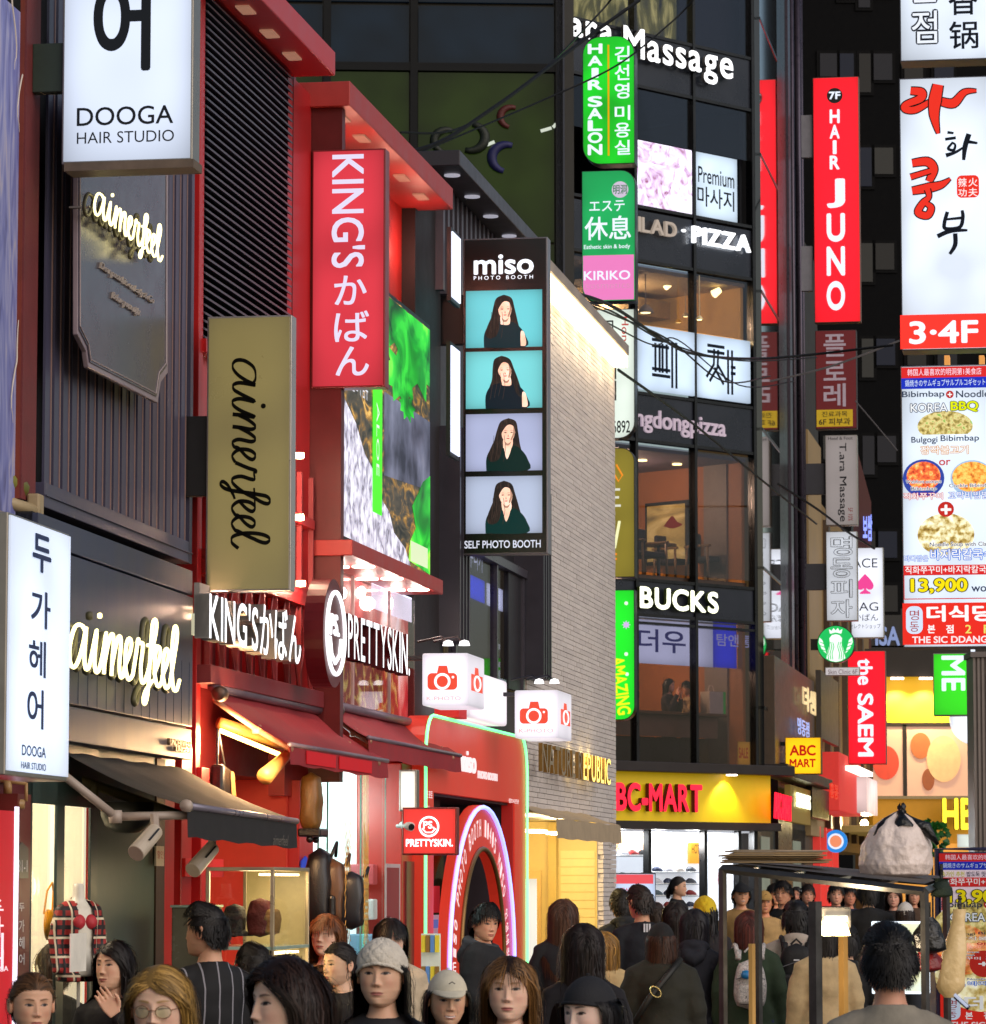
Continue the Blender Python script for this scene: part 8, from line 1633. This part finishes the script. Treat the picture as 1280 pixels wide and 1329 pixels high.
person(770, 1264, 90, -20, 'pale woman in small black cap with thick black hair at the bottom edge', skin='#e4bda8', hair_=('long', '#141011'), hyaw=-42, hpitch=4, top='#16161a', hat='plain', hatc='#1b1b20', hlen=.45, vol=.02)
pa = person(833, 1148, 44, 195, 'man seen from behind in black shirt with three white bars at the neck', skin='#d09a78', hair_=('fade', '#2a201a'), hyaw=212, top='#10141c', fem=False, puff=.008, vol=.006)
def bars(t):
    for i in (-1, 0, 1): bx(t, 'white_bar', mat('bar_white', '#d8d8dc'), i * .02 - .006, i * .02 + .006, .122, .130, 1.375, 1.435)
bars_t = pprop(pa, 'shirt_emblem', 'three white bars at the neck of the black shirt', 'emblem', bars)
person(807, 1154, 37, 200, 'man with short black hair in black hooded top beside the menu screen', skin=C_, hair_=('short', '#17110f'), hyaw=200, top='#14161c', fem=False, hood='#14161c')
person(880, 1137, 26, 70, 'shop assistant in black with a bun inside the shoe shop doorway', skin=C_, hair_=('tied', '#1a1210'), top='#121214', near=False)
person(858, 1196, 48, 183, 'person in black cap and wide olive jacket with crossbody strap seen from behind', skin='#c08a68', hair_=('bob', '#3a2216'), top='#1e1e14', hat='plain', hatc='#0c0c0e', hlen=.2, puff=.05)
p = PEOPLE[-1]
def strap(t): MB().tube([(-.12, .10, 1.47), (-.02, .20, 1.36), (.10, .225, 1.22), (.2, .2, 1.05)], [.022, .022, .022, .022], 8).build('band', mat('strap_dark', '#141410'), t, smooth=True); MB().tube([(.06 + .04 * math.cos(a) * .5 + .03 * math.sin(a), .238, 1.26 + .05 * math.sin(a) * .6 - .02 * math.cos(a)) for a in [2 * PI * i / 12 for i in range(13)]], .006, 6).build('buckle', mat('buckle', '#c8b880', metal=.8, rough=.25), t)
pprop(p, 'shoulder_strap', 'dark crossbody strap with pale metal buckle on the olive jacket', 'strap', strap)
person(877, 1169, 41, 180, 'person with long dark hair seen from behind below the shop assistant', skin=A_, hair_=('long', '#1c1412'), top='#1c1c22', hlen=.4)
person(901, 1178, 44, 176, 'person in dark navy hooded top with lettering seen from behind', skin=A_, hair_=('long', '#16131a'), top='#141622', hlen=.3, hood='#141622')
person(915, 1162, 40, 180, 'person in bright yellow beanie with long black hair', skin=A_, hair_=('long', '#121014'), top='#1a1418', hat='beanie', hatc='#d8b818', hlen=.45)
person(850, 1172, 30, 160, 'small dark haired child in front of the shoe shelves', skin='#b87850', hair_=('short', '#2a1a12'), top='#2a2220', near=False)
p = person(972, 1180, 44, 178, 'person with red brown hair in green jacket and patterned backpack', skin=A_, hair_=('bob', '#4c201a'), top='#233420', pants='#16204a', hlen=.2, puff=.02)
FLO = ramp_mat('floral', [(.38, '#c8c0bc'), (.5, '#8a8888'), (.56, '#d8d0cc'), (.7, '#4c4c50')], scale=28, dist=2)
pprop(p, 'backpack', 'grey floral backpack with blue charm on the green jacket', 'backpack', lambda t: (backpack(t, FLO, FLO, .26, .36), MB().lathe([(.005, -.03), (.035, -.02), (.04, .0), (.03, .03), (.005, .035)], (.03, .36, 1.25), 12).build('charm', mat('charm', '#1878b8', rough=.4), t, smooth=True)))
p = person(1033, 1169, 45, 176, 'young man in pale grey hoodie with black backpack seen from behind', skin=A_, hair_=('short', '#120e10'), top='#a89c90', hood='#a89c90', fem=False, puff=.03, pants='#15161c')
pprop(p, 'backpack', 'black backpack with small pale label on the grey hoodie', 'backpack', lambda t: (backpack(t, mat('bp_black', '#0e0e11', rough=.7, bump=.3), mat('bp_black'), .29, .42), bx(t, 'label', mat('bar_white'), -.02, .02, .336, .34, 1.3, 1.31)))
person(962, 1145, 30, 8, 'smiling man in dark cap and beige sweater seen through the cart frame', skin='#e0a078', hair_=('short', '#201612'), top='#b08850', fem=False, hat='cap', hatc='#17171b', smile=.9)
person(992, 1155, 30, 5, 'older man in tan flat cap and tan jacket seen through the cart frame', skin='#d89068', hair_=('short', '#3a2a20'), top='#b89460', fem=False, hat='cap', hatc='#b89050')
person(1004, 1147, 27, 20, 'man in navy jacket behind the tan flat cap', skin='#d88c60', hair_=('short', '#241a16'), top='#14204a', fem=False)
person(1018, 1143, 31, -30, 'man with tousled hair in black jacket turned left behind the grey hoodie', skin='#e09c78', hair_=('short', '#181212'), top='#141212', fem=False)
person(1048, 1148, 25, 5, 'person in grey jacket in the far crowd beside the cart lamp', skin='#d89474', hair_=('short', '#221814'), top='#3a3a44', fem=False)
person(1034, 1150, 22, -10, 'small far person with dark hair under the cart roof', skin='#c88468', hair_=('bob', '#1a1210'), top='#2a2224', hlen=.2)
person(1085, 1147, 27, 0, 'man in black suit and shirt in the far crowd under the cart roof', skin='#dc9c7c', hair_=('short', '#1a1412'), top='#121014', fem=False)
person(1102, 1150, 25, 10, 'person in navy coat at the right of the black suited man', skin='#c88060', hair_=('short', '#141012'), top='#141a34', fem=False)
person(1127, 1141, 34, 182, 'tall man in black suit seen from behind under the cart roof', skin=A_, hair_=('short', '#120e0e'), top='#0e0e12', fem=False, puff=.012)
person(1160, 1151, 26, -10, 'woman with long hair in dark coat under the white bag', skin='#d89c80', hair_=('long', '#3a2418'), top='#241c1c', hlen=.35)
person(1175, 1170, 30, 170, 'person in white bucket hat behind the lit menu board', skin=A_, hair_=('bob', '#2a1c18'), top='#3a3a3c', hat='plain', hatc='#c8c4c0', hlen=.14)
person(1186, 1150, 24, 0, 'far person in brown coat beside the cart corner', skin='#d09070', hair_=('long', '#2c1c12'), top='#4a3424', hlen=.3)
person(1070, 1192, 44, 186, 'person in cream coat seen from behind at the right of the black backpack', skin=A_, hair_=('bob', '#17100e'), top='#b8a078', hlen=.18, puff=.03)
person(1098, 1200, 42, 170, 'person in black leather jacket behind the cart lamp', skin=A_, hair_=('short', '#120e0e'), top='#0e0e12', fem=False, puff=.02)
person(1154, 1198, 94, 180, 'man in plain grey tee shirt seen from behind, large in front of the cart', skin='#c89074', hair_=('fade', '#0e0a0a'), top='#8c8578', fem=False, vol=.010, near=True)
p = person(1345, 1215, 92, -110, 'person mostly outside the right edge holding a phone', skin='#b87c58', hair_=('short', '#120e0e'), top='#1a1a1e', fem=False, pose='reach')
q = T('phone', 'dark smartphone held up at the bottom right corner', 'phone', blade_frame(1252, 1305, 12.3), (0, 0, 1.4)); a = loF(q.f, 1240, 1293, 12.3); b_ = loF(q.f, 1258, 1309, 12.3)
MB().tube([a, b_], .008, 8).build('casing', mat('phone_case', '#202028', rough=.2), q); MB().tube([(a[0] - .002, a[1] - .01, a[2] + .006), (b_[0] - .004, b_[1] - .01, b_[2] + .006)], .005, 4).build('screen', lit('#c8d0e8', .8, 0), q)
hv, hf = hand(); 
# coffee drinkers behind the upper window
person(868, 880, 26, 60, 'woman drinking from a cup at the coffee window counter', skin='#d89c78', hair_=('long', '#1a1210'), top='#2a1c1c', pose='drink', zfix=62.9, sfix=.92, hlen=.2)
person(893, 884, 24, -60, 'person in pale sweater facing the drinking woman at the coffee counter', skin='#b87850', hair_=('short', '#1c1412'), top='#a88858', pose='drink', zfix=63.4, sfix=.9, hlen=.2)

# shop mannequin in a plaid shirt
x, z = LA.pt(103, 1150, -.12); P = LA.w(x, -.12, 0); sc = .62; mo = bpy.data.objects.new('mannequin', None); COL.objects.link(mo); mo.location = (P.x, P.y, z - 1.54 * sc); mo.scale = (sc * .9, sc * .9, sc); mo.rotation_euler.z = math.radians(35)
tag(mo, 'white headless mannequin in red and black plaid shirt over a red bra', 'mannequin'); WM_ = mat('mannequin_white', '#e8e2d2', rough=.35)
m = MB(); torso(m, 0, True); V, F = remesh(m, .015); mesh_of('torso', V, F, [WM_], mo); m = MB().lathe([(.015, .0), (.015, .9)], n=8); mesh_of('stand', np.array(m.V), m.F, [STE_], mo) if False else mesh_of('stand', np.array(m.V), m.F, [WM_], mo)
V, F = cloth_t('top', 'down', True, .01); F = [f for f in F if not all(abs(V[i][0]) < .075 and V[i][1] < 0 for i in f)]; mesh_of('plaid_shirt', V, F, [plaid], mo)
for s_ in (-1, 1): m = MB().lathe([(.06 * math.cos(i * PI / 12), -.05 * math.sin(i * PI / 12)) for i in range(7)], (s_ * .055, -.095, 1.27), 14, 'y'); mesh_of('bra_cup', np.array(m.V), m.F, [mat('redbra', '#c0303a')], mo)
# ================================================================ street cart
def cpt(px, py, z): P = at_depth(px, py, z); return (P.x, P.y, P.z)
CT = T('street_cart', 'metal framed street food cart roof on square posts, right of the crowd', 'cart', Fr(0, 0, 0), (1.4, 17, 0)); STE = mat('cart_steel', '#5c5a58', metal=.7, rough=.35, var=.3, scale=10)
def bar(p, q, w, nm='bar', m_=STE, t=CT):
    p, q = Vector(p), Vector(q); return MB().tube([p, q], w * .5, 4).build(nm, m_, t)
zA, zB = 17.6, 16.2
TL = cpt(938, 1128, zB); TLb = cpt(984, 1126, zA + .6); TR = cpt(1200, 1157, zB - .6); TRb = cpt(1228, 1146, zA)
for p, q in ((TL, TR), (TLb, TRb), (TL, TLb), (TR, TRb)): bar(p, q, .036, 'roof_rail')
for p, nm in ((TL, 'post'), (TR, 'post'), (TRb, 'post')): bar(p, (p[0], p[1], 0), .035, 'post')
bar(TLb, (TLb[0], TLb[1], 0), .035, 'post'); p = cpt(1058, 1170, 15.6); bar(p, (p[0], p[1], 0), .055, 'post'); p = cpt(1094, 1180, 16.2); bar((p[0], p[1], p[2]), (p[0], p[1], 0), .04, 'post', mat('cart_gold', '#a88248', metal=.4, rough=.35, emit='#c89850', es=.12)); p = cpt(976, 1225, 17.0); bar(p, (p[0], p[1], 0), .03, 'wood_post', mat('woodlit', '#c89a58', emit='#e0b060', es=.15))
MB().add([(TL[0], TL[1], TL[2] + .03), (TR[0], TR[1], TR[2] + .03), (TRb[0], TRb[1], TRb[2] + .03), (TLb[0], TLb[1], TLb[2] + .03)], [(0, 1, 2, 3)]).build('roof_sheet', mat('roof_sheet', '#4a4440', rough=.6), CT)
for k in range(3): bar(Vector(TL).lerp(Vector(TR), .25 + .25 * k), Vector(TLb).lerp(Vector(TRb), .25 + .25 * k), .03, 'cross_rail')
bx(CT, 'counter', STE, TL[0], TR[0], TL[1] - .0, TL[1] + .9, .80, .84)
t = T('cart_lamp', 'lit white lamp head hanging in the middle of the cart', 'lamp', Fr(0, 0, 0), cpt(1078, 1200, 16)); a = cpt(1068, 1186, 16); b_ = cpt(1096, 1196, 16)
bx(t, 'housing', mat('lamp_grey', '#6a6660', rough=.4), a[0] - .02, b_[0] + .02, 15.9, 16.2, b_[2] - .03, a[2] + .03, bevel=.01); bx(t, 'light_bar', mat('led_white', '#ffffff', emit='#fff0d8', es=7, var=0), a[0], b_[0], 15.86, 15.9, a[2] - .03, a[2] - .01)
for px in (1068, 1090): c = cpt(px, 1208, 15.9); MB().lathe([(.0, -.02), (.045, -.02), (.03, .03), (.01, .04)], c, 14).build('lamp_shade', mat('led_warm'), t, smooth=True); 
bulb(Vector(cpt(1080, 1215, 15.8)), 18, (1, .78, .5), .06); bulb(Vector(cpt(1075, 1235, 22)), 30, (1, .75, .5), .2)
# cardboard on the roof
CB = mat('cardboard', '#a48a64', rough=.8, var=.2, bump=.2); CB2 = mat('cardboard_grey', '#a89884', rough=.8, var=.2)
random.seed(4)
c = cpt(1008, 1126, 16.7)
for i in range(6):
    w = .44 - .02 * i * random.random(); x0 = c[0] - .22 + random.uniform(-.03, .03); yy0 = 16.35 + random.uniform(-.05, .05); z0 = c[2] + .018 + i * .0095
    q = T('cardboard_sheet', ['bottom', 'second lowest', 'third lowest', 'third from the top', 'second from the top', 'topmost grey'][i] + ' flattened cardboard sheet on the cart roof', 'cardboard', Fr(0, 0, 0), (x0, yy0, z0), 'flattened cardboard on the cart roof')
    MB().box(x0, x0 + w, yy0, yy0 + .42, z0, z0 + .0065).build('sheet', CB if i < 5 else CB2, q); MB().box(x0 + .01, x0 + w * .48, yy0 - .004, yy0 + .41, z0 + .0065, z0 + .008).build('flap', CB2, q); q.o.rotation_euler.z = random.uniform(-.015, .015)
# white plastic bag with black knot
c = cpt(1162, 1148, 16.6); t = T('plastic_bag', 'big translucent white plastic bag tied with a black knot on the cart roof', 'bag', Fr(0, 0, 0), (c[0], c[1], c[2]))
G = []
for i in range(61):
    u = i / 60; r = np.interp(u, [0, .04, .2, .5, .75, .9, 1], [.05, .145, .158, .150, .12, .075, .02]); row = []
    for j in range(121):
        a = 2 * PI * j / 120; f_ = 1 + .05 * math.sin(a * 9 + u * 4) * u + .05 * mn.noise(Vector((math.cos(a) * 2.2, math.sin(a) * 2.2, u * 3.5))) - .05 * abs(mn.noise(Vector((math.cos(a) * 6, math.sin(a) * 6, u * 5)))) + .02 * mn.noise(Vector((math.cos(a) * 14, math.sin(a) * 14, u * 9)))
        row.append((c[0] + r * f_ * math.cos(a) + .02 * u, c[1] + r * f_ * math.sin(a), c[2] + .03 + u * .27 * (1 + .04 * math.sin(a * 5))))
    G.append(row)
PBM = mat('plastic_white', '#e0cfc6', rough=.35, var=.15, scale=9, bump=1.0, bscale=26, dist=.012, emit='#e8c8b8', es=.06); MB().grid(G).build('bag_body', PBM, t, smooth=True)
BKP = mat('plastic_black', '#0c0c0e', rough=.3, bump=.6, bscale=30, dist=.02)
tp = (c[0] + .03, c[1] - .02, c[2] + .27); G = []
for i in range(12):
    u = i / 11; r = np.interp(u, [0, .3, .55, .65, .8, 1], [.085, .075, .03, .014, .022, .008]); G.append([(tp[0] + r * (1 + .25 * math.sin(a_ * 4 + u * 6)) * math.cos(a_), tp[1] + r * math.sin(a_), tp[2] - .03 + u * .1 + .012 * math.sin(a_ * 3)) for a_ in [2 * PI * j / 24 for j in range(25)]])
MB().grid(G).build('knot', BKP, t, smooth=True)
for sx_, dx_ in ((1, .10), (-1, -.09)): MB().tube([(tp[0], tp[1], tp[2]), (tp[0] + dx_, tp[1] - .04, tp[2] - .03), (tp[0] + dx_ * 1.5, tp[1] - .03, tp[2] - .1)], [.03, .028, .008], 8).build('flap', BKP, t, smooth=True)
# hanging bags at the cart's right corner
def sack(lab, px, py0, py1, z, wpx, m_, nm='hanging_bag', cat='bag', taper=.25, seed=0, lean=0.0):
    a = cpt(px, py0, z); b_ = cpt(px + lean, py1, z); w = wpx * z / FPX; t = T(nm, lab, cat, Fr(0, 0, 0), b_); G = []
    for i in range(17):
        u = i / 16; r = w / 2 * np.interp(u, [0, .1, .5, .85, 1], [.3, 1, .9, .5, taper]); G.append([(b_[0] + (a[0] - b_[0]) * u + r * math.cos(q) * (1 + .25 * mn.noise(Vector((math.cos(q) * 2 + seed, math.sin(q) * 2, u * 3)))), b_[1] + r * .7 * math.sin(q), b_[2] + (a[2] - b_[2]) * u) for q in [2 * PI * j / 26 for j in range(27)]])
    MB().grid(G).build('bag_body', m_, t, smooth=True); MB().tube([a, (a[0], a[1], a[2] + .06)], .008, 6).build('tie', BKP, t); return t
sack('black plastic bag hanging at the cart corner above a red one', 1206, 1190, 1238, 15.9, 44, BKP, seed=3)
sack('red lined plastic bag under the black one at the cart corner', 1204, 1228, 1262, 15.95, 38, mat('plastic_red', '#7c1c20', rough=.35, bump=.5, bscale=25, dist=.02), seed=5, taper=.9)
sack('long yellow plastic bag hanging before the standing menu board', 1246, 1180, 1295, 17.5, 34, mat('plastic_yellow', '#dcc090', rough=.3, emit='#e8c070', es=.10, bump=.5, bscale=16, dist=.02), seed=8, lean=-14, taper=.5)
sack('dark green cloth bundle tied round the cart corner rail', 1222, 1140, 1165, 16.2, 30, mat('cloth_green', '#18281c', rough=.8, bump=.5), seed=9, taper=.8)
# lit menu board in the cart and standing banner
t = signbox('low lit menu board with white edge behind the man in the grey tee', (1131, 1196, 1206, 1290), 20.5, .1, fm=ramp_mat('board_print', [(.35, '#a8c8a0'), (.5, '#e8e8b0'), (.65, '#d8e8e0')], scale=7, emit=.9), frame=lit('#e8f4ff', 1.6, 0), name='menu_board')
t = signbox('standing printed menu banner on a dark frame at the right edge', (1219, 1106, 1349, 1468), 19.5, .03, fm=mat('banner_image', '#c8b8c0', rough=.5, emit='#c8b8c8', es=.35, var=.05), frame=mat('banner_frame', '#26264a', metal=.3, rough=.4), name='menu_banner', inset=.008)
def Mb(a, b_, c_, d_):
    def mp(x, y):
        X = 1219 + (x - 1170) * 1.0
        Y = np.interp(y, [476, 505, 519, 536, 733, 748, 779, 783, 840], [1107, 1131, 1190, 1206, 1300, 1150, 1174, 1286, 1329])
        return X, Y
    if b_ >= 733 and b_ < 782: return (1219 + a - 1170, np.interp(b_, [733, 747, 779], [1138, 1151, 1182]), 1219 + c_ - 1170, np.interp(d_, [733, 747, 779], [1138, 1151, 1182]))
    if b_ >= 505 and b_ < 520: return (1219 + a - 1170, b_ + 662, 1219 + c_ - 1170, d_ + 662)
    f2 = lambda y: np.interp(y, [476, 505, 520, 536, 733, 783, 840], [1107, 1129, 1181, 1197, 1282, 1290, 1338])
    if b_ >= 783: g2 = lambda y: np.interp(y, [783, 840], [1290, 1338])
    else: g2 = f2
    return (1219 + a - 1170, g2(b_), 1219 + c_ - 1170, g2(d_))
menu(t, Mb, .5)
ot_ = t; txt_y = -.012
for s_, r_, c1 in (('송가인 추천', (1222, 1131, 1252, 1138), '#c8c010'), ('밥도둑 맛집', (1255, 1131, 1285, 1138), '#2a2a3a')): rtxt(t, s_, lit(c1, .5, 0), r_, y=-.012, d=.002, bold=.04)
MB().tube([(t.f.pt(1216, 1104)[0], .02, 0), (t.f.pt(1216, 1104)[0], .02, t.f.pt(1216, 1102)[1]), (t.f.pt(1340, 1104)[0], .02, t.f.pt(1216, 1102)[1])], .014, 6).build('stand_frame', mat('banner_frame'), t)
bpy.data.scenes.remove(_TS)
